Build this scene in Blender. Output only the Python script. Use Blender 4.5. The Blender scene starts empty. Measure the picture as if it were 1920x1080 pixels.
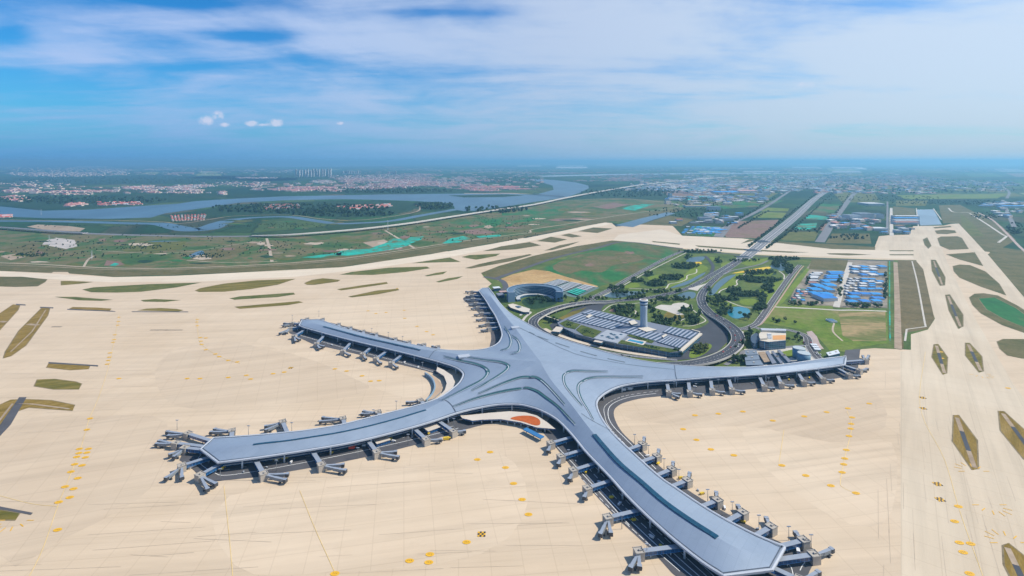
import bpy, bmesh, math, random
import numpy as np
from mathutils import Vector
from mathutils.geometry import delaunay_2d_cdt
random.seed(7)
R = random.Random(11)
S = bpy.context.scene
C = S.collection
# ---------------------------------------------------------------- camera survey
H, F, YH = 300.0, 1000.0, 302.0      # camera height, focal length, horizon row used to survey the site plan

def P(x, y, z=0.0):
    """survey: a sighted point at height z -> metres on the site plan"""
    s = (H - z) / (y - YH)
    return Vector(((x - 960) * s, F * s, z))

def PP(pts, z=0.0):
    return [P(p[0], p[1], z) for p in pts]

cam = bpy.data.cameras.new('camera')
co = bpy.data.objects.new('camera', cam)
C.objects.link(co)
co.location = (0, 0, H)
co.rotation_euler = (math.pi / 2, 0, 0)
cam.sensor_width = 36
cam.lens = 36 * F / 1920
cam.shift_y = -(540 - YH) / 1920
cam.clip_start = 1
cam.clip_end = 400000
S.camera = co

# ---------------------------------------------------------------- helpers
def curve(pts, n=6, closed=False):
    """Catmull-Rom through points (Vectors)"""
    out = []
    m = len(pts)
    rng = range(m) if closed else range(m - 1)
    for i in rng:
        if closed:
            p0, p1, p2, p3 = pts[i - 1], pts[i], pts[(i + 1) % m], pts[(i + 2) % m]
        else:
            p1, p2 = pts[i], pts[i + 1]
            p0 = pts[i - 1] if i > 0 else p1 + (p1 - p2)
            p3 = pts[i + 2] if i + 2 < m else p2 + (p2 - p1)
        for k in range(n):
            t = k / n
            out.append(0.5 * ((2 * p1) + (p2 - p0) * t + (2 * p0 - 5 * p1 + 4 * p2 - p3) * t * t + (3 * p1 - p0 - 3 * p2 + p3) * t ** 3))
    if not closed:
        out.append(pts[-1].copy())
    return out

def obj(name, bm, mats, parent=None, kind=None, smooth=False):
    me = bpy.data.meshes.new(name)
    bm.to_mesh(me)
    bm.free()
    for m in (mats if isinstance(mats, (list, tuple)) else [mats]):
        me.materials.append(m)
    if smooth:
        me.polygons.foreach_set('use_smooth', [True] * len(me.polygons))
    o = bpy.data.objects.new(name, me)
    C.objects.link(o)
    if parent is not None:
        o.parent = parent
        o.matrix_parent_inverse.identity()
    if kind:
        o['kind'] = kind
    return o

def tag(o, label, cat, group=None):
    o['label'] = label
    o['category'] = cat
    if group:
        o['group'] = group
    return o

def thing(name, label, cat, loc=(0, 0, 0), rz=0.0, group=None):
    o = bpy.data.objects.new(name, None)
    o.empty_display_size = 5
    C.objects.link(o)
    o.location = loc
    o.rotation_euler = (0, 0, rz)
    return tag(o, label, cat, group)

def ngon(bm, pts, mi=0):
    vs = [bm.verts.new(p) for p in pts]
    f = bm.faces.new(vs)
    f.normal_update()
    if f.normal.z < 0:
        f.normal_flip()
    f.material_index = mi
    return f

def prism(bm, pts, z0, z1, top=0, side=0, bottom=True):
    """vertical prism on a plan outline"""
    n = len(pts)
    area = sum(pts[i].x * pts[(i + 1) % n].y - pts[(i + 1) % n].x * pts[i].y for i in range(n))
    if area < 0:
        pts = pts[::-1]
    lo = [bm.verts.new((p.x, p.y, z0)) for p in pts]
    hi = [bm.verts.new((p.x, p.y, z1)) for p in pts]
    f = bm.faces.new(hi)
    f.material_index = top
    if bottom:
        f = bm.faces.new(lo[::-1])
        f.material_index = side
    for i in range(n):
        j = (i + 1) % n
        f = bm.faces.new((lo[i], lo[j], hi[j], hi[i]))
        f.material_index = side

def rect(cx, cy, w, d, rz=0.0):
    c, s = math.cos(rz), math.sin(rz)
    return [Vector((cx + x * c - y * s, cy + x * s + y * c, 0)) for x, y in ((-w/2, -d/2), (w/2, -d/2), (w/2, d/2), (-w/2, d/2))]

def box(bm, cx, cy, z0, z1, w, d, rz=0.0, top=0, side=0):
    prism(bm, rect(cx, cy, w, d, rz), z0, z1, top, side)

def beam(bm, a, b, w, h, top=0, side=0, lift=0.0):
    """rectangular bar from a to b (centre of its floor), width w, height h"""
    d = b - a
    n = Vector((-d.y, d.x, 0)).normalized() * (w / 2)
    up = Vector((0, 0, h))
    vs = [bm.verts.new(p) for p in (a - n, b - n, b + n, a + n, a - n + up, b - n + up, b + n + up, a + n + up)]
    for idx, mi in (((0, 3, 2, 1), side), ((4, 5, 6, 7), top), ((0, 1, 5, 4), side), ((1, 2, 6, 5), side), ((2, 3, 7, 6), side), ((3, 0, 4, 7), side)):
        f = bm.faces.new([vs[i] for i in idx])
        f.material_index = mi

def cyl(bm, cx, cy, z0, z1, r0, r1=None, n=12, top=0, side=0):
    r1 = r0 if r1 is None else r1
    lo = [bm.verts.new((cx + r0 * math.cos(2*math.pi*i/n), cy + r0 * math.sin(2*math.pi*i/n), z0)) for i in range(n)]
    hi = [bm.verts.new((cx + r1 * math.cos(2*math.pi*i/n), cy + r1 * math.sin(2*math.pi*i/n), z1)) for i in range(n)]
    f = bm.faces.new(hi); f.material_index = top
    f = bm.faces.new(lo[::-1]); f.material_index = side
    for i in range(n):
        j = (i + 1) % n
        f = bm.faces.new((lo[i], lo[j], hi[j], hi[i])); f.material_index = side; f.smooth = True

def offsets(pts, closed=False):
    """unit left normals along a polyline"""
    out = []
    n = len(pts)
    for i in range(n):
        a = pts[i - 1] if (i > 0 or closed) else pts[i]
        b = pts[(i + 1) % n] if (i < n - 1 or closed) else pts[i]
        d = b - a
        v = Vector((-d.y, d.x, 0))
        out.append(v.normalized() if v.length > 1e-6 else Vector((1, 0, 0)))
    return out

def ribbon(bm, pts, w, mi=0, off=0.0):
    """flat strip of width w (number or list) along pts, shifted sideways by off"""
    ns = offsets(pts)
    n = len(pts)
    ws = w if isinstance(w, (list, tuple)) else [w] * n
    L = [bm.verts.new(p + q * (off + k / 2)) for p, q, k in zip(pts, ns, ws)]
    Rr = [bm.verts.new(p + q * (off - k / 2)) for p, q, k in zip(pts, ns, ws)]
    for i in range(n - 1):
        f = bm.faces.new((Rr[i], Rr[i + 1], L[i + 1], L[i]))
        f.normal_update()
        if f.normal.z < 0:
            f.normal_flip()
        f.material_index = mi

def deck(bm, pts, w, th, top=0, side=0, off=0.0):
    """solid strip (viaduct slab, parapet): width w, thickness th below pts"""
    ns = offsets(pts)
    n = len(pts)
    ws = w if isinstance(w, (list, tuple)) else [w] * n
    dz = Vector((0, 0, th))
    A = [bm.verts.new(p + q * (off + k/2)) for p, q, k in zip(pts, ns, ws)]
    B = [bm.verts.new(p + q * (off - k/2)) for p, q, k in zip(pts, ns, ws)]
    A2 = [bm.verts.new(v.co - dz) for v in A]
    B2 = [bm.verts.new(v.co - dz) for v in B]
    for i in range(n - 1):
        for q, mi in (((B[i], B[i+1], A[i+1], A[i]), top), ((A[i], A[i+1], A2[i+1], A2[i]), side), ((B2[i], B2[i+1], B[i+1], B[i]), side), ((A2[i], A2[i+1], B2[i+1], B2[i]), side)):
            f = bm.faces.new(q); f.material_index = mi
    for i in (0, n - 1):
        f = bm.faces.new((A[i], B[i], B2[i], A2[i])); f.material_index = side

# ---------------------------------------------------------------- materials
MATS = {}
def nt(name):
    m = bpy.data.materials.new(name)
    m.use_nodes = True
    t = m.node_tree
    b = t.nodes['Principled BSDF']
    return m, t, b

def N(t, typ, **kw):
    n = t.nodes.new(typ)
    for k, v in kw.items():
        if k in n.inputs:
            n.inputs[k].default_value = v
        else:
            setattr(n, k, v)
    return n

def mapped_pos(t, scale=(1, 1, 1), rot=(0, 0, 0), obj_space=False):
    if obj_space:
        g = N(t, 'ShaderNodeTexCoord').outputs['Object']
    else:
        g = N(t, 'ShaderNodeNewGeometry').outputs['Position']
    mp = N(t, 'ShaderNodeMapping')
    if rot[2]:
        mp.vector_type = 'TEXTURE'          # stretch along the turned axes
        scale = tuple(1 / k for k in scale)
    mp.inputs['Scale'].default_value = scale
    mp.inputs['Rotation'].default_value = rot
    t.links.new(g, mp.inputs['Vector'])
    return mp.outputs['Vector']

def mixc(t, fac, a, b, blend='MIX'):
    n = N(t, 'ShaderNodeMix', data_type='RGBA', blend_type=blend)
    for sock, v in ((n.inputs[0], fac), (n.inputs[6], a), (n.inputs[7], b)):
        if hasattr(v, 'is_linked') or isinstance(v, bpy.types.NodeSocket):
            t.links.new(v, sock)
        elif isinstance(v, (tuple, list)):
            sock.default_value = (*v[:3], 1)
        else:
            sock.default_value = v
    return n.outputs[2]

def ramp(t, fac, stops, interp='LINEAR'):
    n = N(t, 'ShaderNodeValToRGB')
    n.color_ramp.interpolation = interp
    e = n.color_ramp.elements
    while len(e) > 1:
        e.remove(e[-1])
    e[0].position = stops[0][0]
    c = stops[0][1]
    e[0].color = (*c, 1) if isinstance(c, (tuple, list)) else (c, c, c, 1)
    for p, c in stops[1:]:
        k = e.new(p)
        k.color = (*c, 1) if isinstance(c, (tuple, list)) else (c, c, c, 1)
    t.links.new(fac, n.inputs[0])
    return n.outputs[0]

def noise(t, vec, scale, detail=4, rough=0.55, out='Fac', dist=0.0):
    n = N(t, 'ShaderNodeTexNoise')
    n.inputs['Scale'].default_value = scale
    n.inputs['Detail'].default_value = detail
    n.inputs['Roughness'].default_value = rough
    n.inputs['Distortion'].default_value = dist
    t.links.new(vec, n.inputs['Vector'])
    return n.outputs[out]

def vor(t, vec, scale, out='Color', feature='F1', rand=1.0):
    n = N(t, 'ShaderNodeTexVoronoi')
    n.feature = feature
    n.inputs['Scale'].default_value = scale
    n.inputs['Randomness'].default_value = rand
    t.links.new(vec, n.inputs['Vector'])
    return n.outputs[out]

def plain(name, col, rough=0.7, metal=0.0, var=0.12, vscale=0.05, spec=0.5, obj_space=False):
    """a colour with slow variation and fine wear"""
    if name in MATS:
        return MATS[name]
    m, t, b = nt(name)
    v = mapped_pos(t, obj_space=obj_space)
    f = noise(t, v, vscale, 6, 0.6)
    lo = tuple(c * (1 - var) for c in col)
    hi = tuple(min(1, c * (1 + var)) for c in col)
    t.links.new(ramp(t, f, [(0.3, lo), (0.7, hi)]), b.inputs['Base Color'])
    b.inputs['Roughness'].default_value = rough
    b.inputs['Metallic'].default_value = metal
    b.inputs['Specular IOR Level'].default_value = spec
    MATS[name] = m
    return m

def patchy(name, cols, scale=0.01, rough=0.9, stretch=(1, 1, 1), rot=0.0, detail=6):
    """vegetation or soil: several colours through a fractal"""
    if name in MATS:
        return MATS[name]
    m, t, b = nt(name)
    v = mapped_pos(t, stretch, (0, 0, rot))
    f = noise(t, v, scale, detail, 0.65, dist=0.6)
    n = len(cols)
    st = [(0.3 + 0.42 * i / (n - 1), c) for i, c in enumerate(cols)]
    f2 = noise(t, v, scale * 9, 4, 0.7)
    c = ramp(t, f, st)
    c = mixc(t, 0.55, c, ramp(t, f2, [(0.3, 0.55), (0.7, 1.35)]), 'MULTIPLY')
    t.links.new(c, b.inputs['Base Color'])
    b.inputs['Roughness'].default_value = rough
    b.inputs['Specular IOR Level'].default_value = 0.15
    MATS[name] = m
    return m
# ---------------------------------------------------------------- sky, sun, haze
SUN_EL, SUN_AZ = math.radians(46), math.radians(84)      # azimuth clockwise from +Y (view axis): the sun stands to the right
sd = Vector((math.sin(SUN_AZ) * math.cos(SUN_EL), math.cos(SUN_AZ) * math.cos(SUN_EL), math.sin(SUN_EL)))
sl = bpy.data.lights.new('sun', 'SUN')
sl.energy = 4.6
sl.angle = math.radians(0.5)
sl.color = (1.0, 0.93, 0.80)
so = bpy.data.objects.new('sun', sl)
C.objects.link(so)
so.rotation_euler = (-sd).to_track_quat('-Z', 'Y').to_euler()
so.location = (0, 0, 2000)

W = bpy.data.worlds.new('World')
S.world = W
W.use_nodes = True
t = W.node_tree
for n in list(t.nodes):
    t.nodes.remove(n)
wo = N(t, 'ShaderNodeOutputWorld')
sky = N(t, 'ShaderNodeTexSky')
sky.sky_type = 'NISHITA'
sky.sun_disc = False
sky.sun_elevation = SUN_EL
sky.sun_rotation = SUN_AZ
sky.altitude = 300
sky.air_density = 1.0
sky.dust_density = 0.6
sky.ozone_density = 3.0
hs = N(t, 'ShaderNodeHueSaturation')
hs.inputs['Saturation'].default_value = 1.35
hs.inputs['Hue'].default_value = 0.497
t.links.new(sky.outputs[0], hs.inputs['Color'])
bg = N(t, 'ShaderNodeBackground')
bg.inputs['Strength'].default_value = 0.10
t.links.new(mixc(t, 1.0, hs.outputs[0], (0.33, 0.89, 1.17), 'MULTIPLY'), bg.inputs['Color'])
# direction -> tangent plane ahead (a: across, e: up)
def M(op, *a, clamp=False):
    n = N(t, 'ShaderNodeMath', operation=op)
    n.use_clamp = clamp
    for i, v in enumerate(a):
        if isinstance(v, bpy.types.NodeSocket):
            t.links.new(v, n.inputs[i])
        else:
            n.inputs[i].default_value = v
    return n.outputs[0]
tc = N(t, 'ShaderNodeTexCoord')
sx = N(t, 'ShaderNodeSeparateXYZ')
t.links.new(tc.outputs['Generated'], sx.inputs[0])
dx, dy, dz = sx.outputs
ay = M('MAXIMUM', M('ABSOLUTE', dy), 0.05)
A = M('DIVIDE', dx, ay)
E = M('DIVIDE', dz, ay)
# cirrus sheets, seen in plan so that they flatten towards the horizon
den = M('ADD', M('MAXIMUM', dz, 0.0), 0.11)
cx = N(t, 'ShaderNodeCombineXYZ')
t.links.new(M('DIVIDE', dx, den), cx.inputs[0])
t.links.new(M('MULTIPLY', M('DIVIDE', dy, den), 1.25), cx.inputs[1])
n1 = noise(t, cx.outputs[0], 0.55, 9, 0.55, dist=0.9)
mp = N(t, 'ShaderNodeMapping')
mp.inputs['Scale'].default_value = (0.5, 2.0, 1)
mp.inputs['Rotation'].default_value = (0, 0, 0.22)
mp.inputs['Location'].default_value = (3.1, 1.7, 0)
t.links.new(cx.outputs[0], mp.inputs['Vector'])
n2 = noise(t, mp.outputs[0], 1.3, 10, 0.62, dist=0.6)
n3 = noise(t, cx.outputs[0], 2.6, 8, 0.62, dist=0.3)
def blob(px, py, rx, ry, k):
    """soft ellipse in direction space"""
    a0, e0 = (px - 960) / F, (YH - py) / F
    u = M('DIVIDE', M('SUBTRACT', A, a0), rx / F)
    v = M('DIVIDE', M('SUBTRACT', E, e0), ry / F)
    d = M('ADD', M('MULTIPLY', u, u), M('MULTIPLY', v, v))
    return M('MULTIPLY', M('POWER', 2.718, M('MULTIPLY', d, -1.0)), k)
cov = M('ADD', M('MULTIPLY', n1, 1.15), M('MULTIPLY', n2, 0.42))
cov = M('ADD', cov, M('MULTIPLY', n3, 0.42))
cov = M('ADD', cov, M('MULTIPLY', M('MAXIMUM', M('MINIMUM', A, 1.0), -1.0), 0.16))
for b_ in ((330, 0, 170, 14, -.30), (20, 66, 50, 22, -.35), (20, 140, 70, 18, -.28), (345, 128, 60, 13, -.24), (480, 68, 80, 10, -.26),
           (800, 24, 150, 11, -.26), (1640, 6, 110, 14, -.26), (60, 180, 260, 32, -.15), (560, 140, 260, 25, -.10), (420, 115, 130, 14, -.15),
           (120, 60, 130, 50, .24), (420, 36, 180, 20, .16), (1150, 60, 220, 80, .24), (1750, 90, 260, 70, .20), (620, 80, 260, 40, .10),
           (160, 112, 200, 22, .20), (1240, 130, 120, 14, -.13), (1490, 120, 60, 20, -.16), (1400, 40, 90, 40, -.06)):
    cov = M('ADD', cov, blob(*b_))
cl = N(t, 'ShaderNodeMapRange')
cl.interpolation_type = 'SMOOTHSTEP'
cl.inputs['From Min'].default_value = 0.60
cl.inputs['From Max'].default_value = 1.22
t.links.new(cov, cl.inputs['Value'])
zen = N(t, 'ShaderNodeMapRange')
zen.interpolation_type = 'SMOOTHSTEP'
zen.inputs['From Min'].default_value = 0.34
zen.inputs['From Max'].default_value = 0.6
zen.inputs['To Min'].default_value = 0.88
zen.inputs['To Max'].default_value = 0.30
t.links.new(dz, zen.inputs['Value'])
cloud = M('MULTIPLY', cl.outputs[0], zen.outputs[0])
# fair-weather cumulus low over the plain
edge = M('MULTIPLY', M('SUBTRACT', noise(t, tc.outputs['Generated'], 70, 8, 0.7), 0.5), 3.2)
cum = None
for b_ in ((386, 226, 17, 11, 1), (408, 216, 14, 9, 1), (472, 232, 15, 6, 1), (515, 230, 18, 9, 1), (420, 234, 12, 5, .8), (638, 231, 8, 4, .9), (498, 234, 30, 4, .7), (1512, 158, 50, 9, .55), (310, 231, 15, 5, .5)):
    q = blob(*b_)
    cum = q if cum is None else M('MAXIMUM', cum, q)
cum = M('ADD', cum, M('MULTIPLY', edge, cum))
cm = N(t, 'ShaderNodeMapRange')
cm.interpolation_type = 'SMOOTHSTEP'
cm.inputs['From Min'].default_value = 0.25
cm.inputs['From Max'].default_value = 1.0
cm.inputs['To Max'].default_value = 0.55
t.links.new(cum, cm.inputs['Value'])
# murk near the horizon, whiter towards the sun
hz = M('POWER', 2.718, M('MULTIPLY', M('MAXIMUM', E, 0.0), -9.0))
tow = N(t, 'ShaderNodeMapRange')
tow.interpolation_type = 'SMOOTHSTEP'
tow.inputs['From Min'].default_value = -0.9
tow.inputs['From Max'].default_value = 1.0
t.links.new(A, tow.inputs['Value'])
hcol = ramp(t, tow.outputs[0], [(0.0, (0.075, 0.27, 0.57)), (0.25, (0.14, 0.33, 0.58)), (0.5, (0.24, 0.38, 0.565)), (0.8, (0.34, 0.46, 0.58)), (1.0, (0.40, 0.50, 0.60))])
ccol = ramp(t, tow.outputs[0], [(0.0, (0.44, 0.54, 0.78)), (0.5, (0.48, 0.565, 0.72)), (1.0, (0.57, 0.665, 0.78))])
b2 = N(t, 'ShaderNodeBackground'); b2.inputs['Strength'].default_value = 1.0
t.links.new(ccol, b2.inputs['Color'])
b3 = N(t, 'ShaderNodeBackground'); b3.inputs['Strength'].default_value = 1.0
t.links.new(hcol, b3.inputs['Color'])
b4 = N(t, 'ShaderNodeBackground'); b4.inputs['Strength'].default_value = 1.0
b4.inputs['Color'].default_value = (0.70, 0.66, 0.76, 1)
def MS(f, a, b):
    n = N(t, 'ShaderNodeMixShader')
    if isinstance(f, bpy.types.NodeSocket):
        t.links.new(f, n.inputs[0])
    t.links.new(a, n.inputs[1]); t.links.new(b, n.inputs[2])
    return n.outputs[0]
sh = MS(cloud, bg.outputs[0], b2.outputs[0])
sh = MS(M('MULTIPLY', hz, 0.97), sh, b3.outputs[0])
hcol2 = ramp(t, tow.outputs[0], [(0.0, (0.10, 0.29, 0.55)), (0.5, (0.20, 0.38, 0.60)), (1.0, (0.32, 0.50, 0.66))])
b5 = N(t, 'ShaderNodeBackground'); b5.inputs['Strength'].default_value = 1.0
t.links.new(hcol2, b5.inputs['Color'])
sh = MS(M('MULTIPLY', M('POWER', 2.718, M('MULTIPLY', M('MAXIMUM', E, 0.0), -65.0)), 0.8), sh, b5.outputs[0])
sh = MS(cm.outputs[0], sh, b4.outputs[0])
t.links.new(sh, wo.inputs['Surface'])

S.view_settings.view_transform = 'Standard'
S.view_settings.look = 'None'
S.view_settings.exposure = EXPOSURE = 0.27
S.view_settings.gamma = 1.0
S.cycles.use_denoising = True
S.cycles.volume_bounces = 0
S.cycles.max_bounces = 6
S.cycles.diffuse_bounces = 3

GX, GY0, GY1 = 110000, -3000, 110000
m, t2, b = nt('haze_air')
t2.nodes.remove(b)
pv = t2.nodes.new('ShaderNodeVolumePrincipled')
pv.inputs['Color'].default_value = (0.31, 0.70, 1.0, 1)
pv.inputs['Density'].default_value = 7.4e-5
pv.inputs['Anisotropy'].default_value = 0.27
t2.links.new(pv.outputs[0], t2.nodes['Material Output'].inputs['Volume'])
bm = bmesh.new()
prism(bm, [Vector(v) for v in ((-GX-50, GY0-50, 0), (GX+50, GY0-50, 0), (GX+50, GY1+50, 0), (-GX-50, GY1+50, 0))], -1.5, H + 60)
hz_o = obj('haze', bm, m, kind='stuff')
# ---------------------------------------------------------------- ground materials
def ground_mat():
    m, t, b = nt('plain_farmland')
    v = mapped_pos(t, (1.0, 0.55, 1), (0, 0, 0.35))
    v2 = mapped_pos(t, (0.8, 0.5, 1), (0, 0, -0.5))
    big = noise(t, mapped_pos(t), 0.00022, 5, 0.6)
    # field mosaic: two sizes of parcels
    c1 = vor(t, v, 0.0042, 'Color')
    c2 = vor(t, v2, 0.0016, 'Color')
    s1 = N(t, 'ShaderNodeSeparateColor'); t.links.new(c1, s1.inputs[0])
    s2 = N(t, 'ShaderNodeSeparateColor'); t.links.new(c2, s2.inputs[0])
    f1 = ramp(t, s1.outputs[0], [(0, (.022, .065, .024)), (.35, (.035, .095, .030)), (.6, (.085, .125, .04)), (.8, (.016, .050, .026)), (1, (.14, .115, .065))])
    f2 = ramp(t, s2.outputs[1], [(0, (.007, .032, .022)), (.45, (.014, .052, .027)), (.8, (.022, .075, .030)), (1, (.07, .11, .045))])
    c = mixc(t, ramp(t, big, [(.40, 0.0), (.58, 1.0)]), f1, f2)
    fine = noise(t, mapped_pos(t), 0.02, 6, 0.7)
    c = mixc(t, 0.6, c, ramp(t, fine, [(.3, .45), (.7, 1.45)]), 'MULTIPLY')
    # hedges and tracks along parcel edges
    e1 = vor(t, v, 0.0042, 'Distance', 'DISTANCE_TO_EDGE')
    c = mixc(t, ramp(t, e1, [(.010, .75), (.03, 0.0)]), c, (.018, .042, .022))
    t.links.new(c, b.inputs['Base Color'])
    b.inputs['Roughness'].default_value = .95
    b.inputs['Specular IOR Level'].default_value = .1
    return m

def concrete_mat(name, c0, c1, rot, slab=True, streak=1.0):
    """slab concrete: bay joints, drag streaks and tyre rubber"""
    m, t, b = nt(name)
    pos = mapped_pos(t)
    st = mapped_pos(t, (0.10, 1.6, 1), (0, 0, rot))
    f1 = noise(t, st, 0.03, 6, .65)
    f2 = noise(t, pos, 0.006, 5, .6, dist=.5)
    f3 = noise(t, mapped_pos(t, (0.03, 0.9, 1), (0, 0, rot)), 0.11, 5, .7)
    c = ramp(t, f2, [(.3, c0), (.7, c1)])
    c = mixc(t, .6 * streak, c, ramp(t, f1, [(.34, .86), (.5, 1.0), (.66, 1.10)]), 'MULTIPLY')
    c = mixc(t, .5 * streak, c, ramp(t, f3, [(.30, .84), (.45, 1.0), (.7, 1.08)]), 'MULTIPLY')
    if slab:
        br = N(t, 'ShaderNodeTexBrick')
        br.offset = 0.0
        br.inputs['Scale'].default_value = 1.0
        br.inputs['Brick Width'].default_value = 24.0
        br.inputs['Row Height'].default_value = 24.0
        br.inputs['Mortar Size'].default_value = 0.45
        br.inputs['Mortar Smooth'].default_value = .4
        br.inputs['Color1'].default_value = (1, 1, 1, 1)
        br.inputs['Color2'].default_value = (.95, .955, .95, 1)
        br.inputs['Mortar'].default_value = (.74, .72, .69, 1)
        t.links.new(mapped_pos(t, (1, 1, 1), (0, 0, rot)), br.inputs['Vector'])
        c = mixc(t, .38, c, br.outputs['Color'], 'MULTIPLY')
    f4 = noise(t, pos, 0.035, 8, .72)
    c = mixc(t, .45, c, ramp(t, f4, [(.28, .86), (.42, 1.0), (.62, 1.0), (.75, 1.1)]), 'MULTIPLY')
    t.links.new(c, b.inputs['Base Color'])
    b.inputs['Roughness'].default_value = .85
    b.inputs['Specular IOR Level'].default_value = .25
    return m

MG = ground_mat()
M_APRON = concrete_mat('apron_concrete', (.54, .418, .288), (.605, .482, .348), 0.10)
M_RUN = concrete_mat('runway_concrete', (.525, .425, .305), (.59, .495, .37), 0.94, streak=1.0)
M_TAXI = concrete_mat('taxiway_concrete', (.62, .515, .385), (.68, .58, .445), 0.2, streak=.8)
M_OLIVE = patchy('dry_grass', [(.085, .085, .014), (.165, .135, .026), (.27, .20, .06)], .05, stretch=(.25, 1.6, 1), rot=.3)
M_VERGE = patchy('worn_turf', [(.075, .085, .025), (.125, .112, .042), (.17, .14, .07)], .02)
M_OCHRE = patchy('ochre_dry_grass', [(.15, .105, .018), (.235, .155, .032), (.31, .215, .075)], .06, stretch=(.3, 1.6, 1), rot=.9)
M_GREENV = patchy('green_turf', [(.07, .09, .018), (.115, .125, .028), (.17, .155, .05)], .03)
M_MEADOW = patchy('meadow', [(.065, .12, .012), (.115, .18, .018), (.16, .19, .04), (.24, .2, .085)], .012)
M_FIELD = patchy('crop_field', [(.016, .12, .032), (.03, .145, .04), (.12, .115, .05), (.17, .13, .07)], .0055, stretch=(1, .6, 1))
M_SAND = patchy('bare_sand', [(.36, .22, .085), (.46, .30, .13), (.52, .37, .19)], .012)
M_PARK = patchy('park_lawn', [(.045, .085, .02), (.09, .135, .03), (.15, .17, .045)], .016)
M_LAWN = patchy('bright_lawn', [(.12, .18, .02), (.17, .23, .03)], .03)
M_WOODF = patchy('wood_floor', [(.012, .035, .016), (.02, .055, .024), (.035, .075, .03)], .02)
M_EARTH = patchy('bare_earth', [(.17, .105, .085), (.23, .145, .115), (.15, .13, .06)], .008)
M_SCRUB = patchy('scrub', [(.03, .085, .022), (.06, .115, .03), (.17, .135, .065), (.04, .11, .035)], .0075)
M_TAN = patchy('tan_soil', [(.30, .22, .15), (.42, .33, .24)], .01)
M_NET = plain('teal_netting', (.025, .40, .30), .8, var=.3, vscale=.03)
M_NETG = patchy('torn_teal_netting', [(.14, .12, .06), (.10, .15, .07), (.03, .33, .25), (.025, .42, .32), (.03, .48, .36)], .02)
M_YEL = plain('yellow_flowers', (.62, .42, .02), .9, var=.25, vscale=.2)
M_SHOULDER = plain('turf_shoulder', (.20, .155, .085), .95, var=.35, vscale=.12)
M_ASPH = plain('asphalt', (.080, .078, .085), .9, var=.2, vscale=.03)
M_ASPH2 = plain('fresh_asphalt', (.042, .047, .06), .85, var=.2, vscale=.03)
M_ROADG = plain('worn_asphalt', (.165, .165, .175), .9, var=.15, vscale=.02)
M_PATH = plain('pale_paving', (.50, .46, .40), .9, var=.1)
M_DIRT = plain('dirt_track', (.42, .34, .25), .95, var=.12)
M_WHITE = plain('white_paint', (.75, .75, .73), .6, var=.05)
M_YPAINT = plain('yellow_paint', (.72, .39, .01), .7, var=.12, vscale=.4)
M_BLACKP = plain('black_paint', (.035, .035, .04), .7)
M_TAXIL = plain('faded_yellow_line', (.74, .53, .20), .8, var=.15)

def water_mat(name, col, rough):
    m, t, b = nt(name)
    f = noise(t, mapped_pos(t, (1, .4, 1)), .004, 5, .6)
    t.links.new(ramp(t, f, [(.3, tuple(c * .75 for c in col)), (.7, tuple(c * 1.25 for c in col))]), b.inputs['Base Color'])
    b.inputs['Roughness'].default_value = rough
    bp = N(t, 'ShaderNodeBump'); bp.inputs['Strength'].default_value = .15; bp.inputs['Distance'].default_value = .3
    t.links.new(noise(t, mapped_pos(t), .12, 4, .6), bp.inputs['Height'])
    t.links.new(bp.outputs[0], b.inputs['Normal'])
    return m
M_RIVER = water_mat('river_water', (.075, .14, .19), .42)
M_POND = water_mat('pond_water', (.05, .105, .125), .3)
M_TEALP = water_mat('teal_pond_water', (.008, .16, .22), .25)

def ground(name, pts, m, z, smooth=0, px=True):
    v = PP(pts) if px else pts
    if smooth:
        v = curve(v, smooth, True)
    bm = bmesh.new()
    ngon(bm, [Vector((p.x, p.y, z)) for p in v])
    bmesh.ops.triangulate(bm, faces=bm.faces[:])
    return obj(name, bm, m, kind='structure')

NROAD = [0]
def road(name, pts, w, m, z, smooth=6, lines=None, kerb=None):
    """ribbon road; lines = list of (offset fraction, width, dashed)"""
    NROAD[0] += 1
    z += (NROAD[0] * 7 % 12) * .005
    v = curve(PP(pts), smooth) if smooth else PP(pts)
    v = [Vector((p.x, p.y, z)) for p in v]
    if isinstance(w, (list, tuple)):
        n = len(v)
        k = len(w)
        w = [w[min(int(i/(n-1)*(k-1)), k-2)] * (1 - (i/(n-1)*(k-1)) + min(int(i/(n-1)*(k-1)), k-2)) + w[min(int(i/(n-1)*(k-1)), k-2) + 1] * ((i/(n-1)*(k-1)) - min(int(i/(n-1)*(k-1)), k-2)) for i in range(n)]
    bm = bmesh.new()
    ribbon(bm, v, w, 0)
    if lines:
        up = [p + Vector((0, 0, .06)) for p in v]
        ww = w if isinstance(w, list) else [w] * len(v)
        for fr, lw, dash in lines:
            ns = offsets(up)
            q = [p + n * (k * fr) for p, n, k in zip(up, ns, ww)]
            if dash:
                d = 0; acc = [q[0]]
                seg = []
                for a, b_ in zip(q, q[1:]):
                    L = (b_ - a).length
                    s = 0
                    while s < L:
                        seg.append((a.lerp(b_, s / L), a.lerp(b_, min(1, (s + dash) / L))))
                        s += dash * 2.2
                for a, b_ in seg:
                    if (b_ - a).length > .5:
                        ribbon(bm, [a, b_], lw, 1)
            else:
                ribbon(bm, q, lw, 1)
    return obj(name, bm, [m, M_WHITE], kind='structure')

# ---------------------------------------------------------------- ground sheets
bm = bmesh.new()
xs = [-GX, -30000, -9000, -3000, 0, 3000, 9000, 30000, GX]
ys = [GY0, 0, 1200, 3000, 9000, 30000, GY1]
g = [[bm.verts.new((x, y, 0)) for x in xs] for y in ys]
for j in range(len(ys) - 1):
    for i in range(len(xs) - 1):
        bm.faces.new((g[j][i], g[j][i+1], g[j+1][i+1], g[j+1][i]))
obj('ground', bm, MG, kind='structure')

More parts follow.
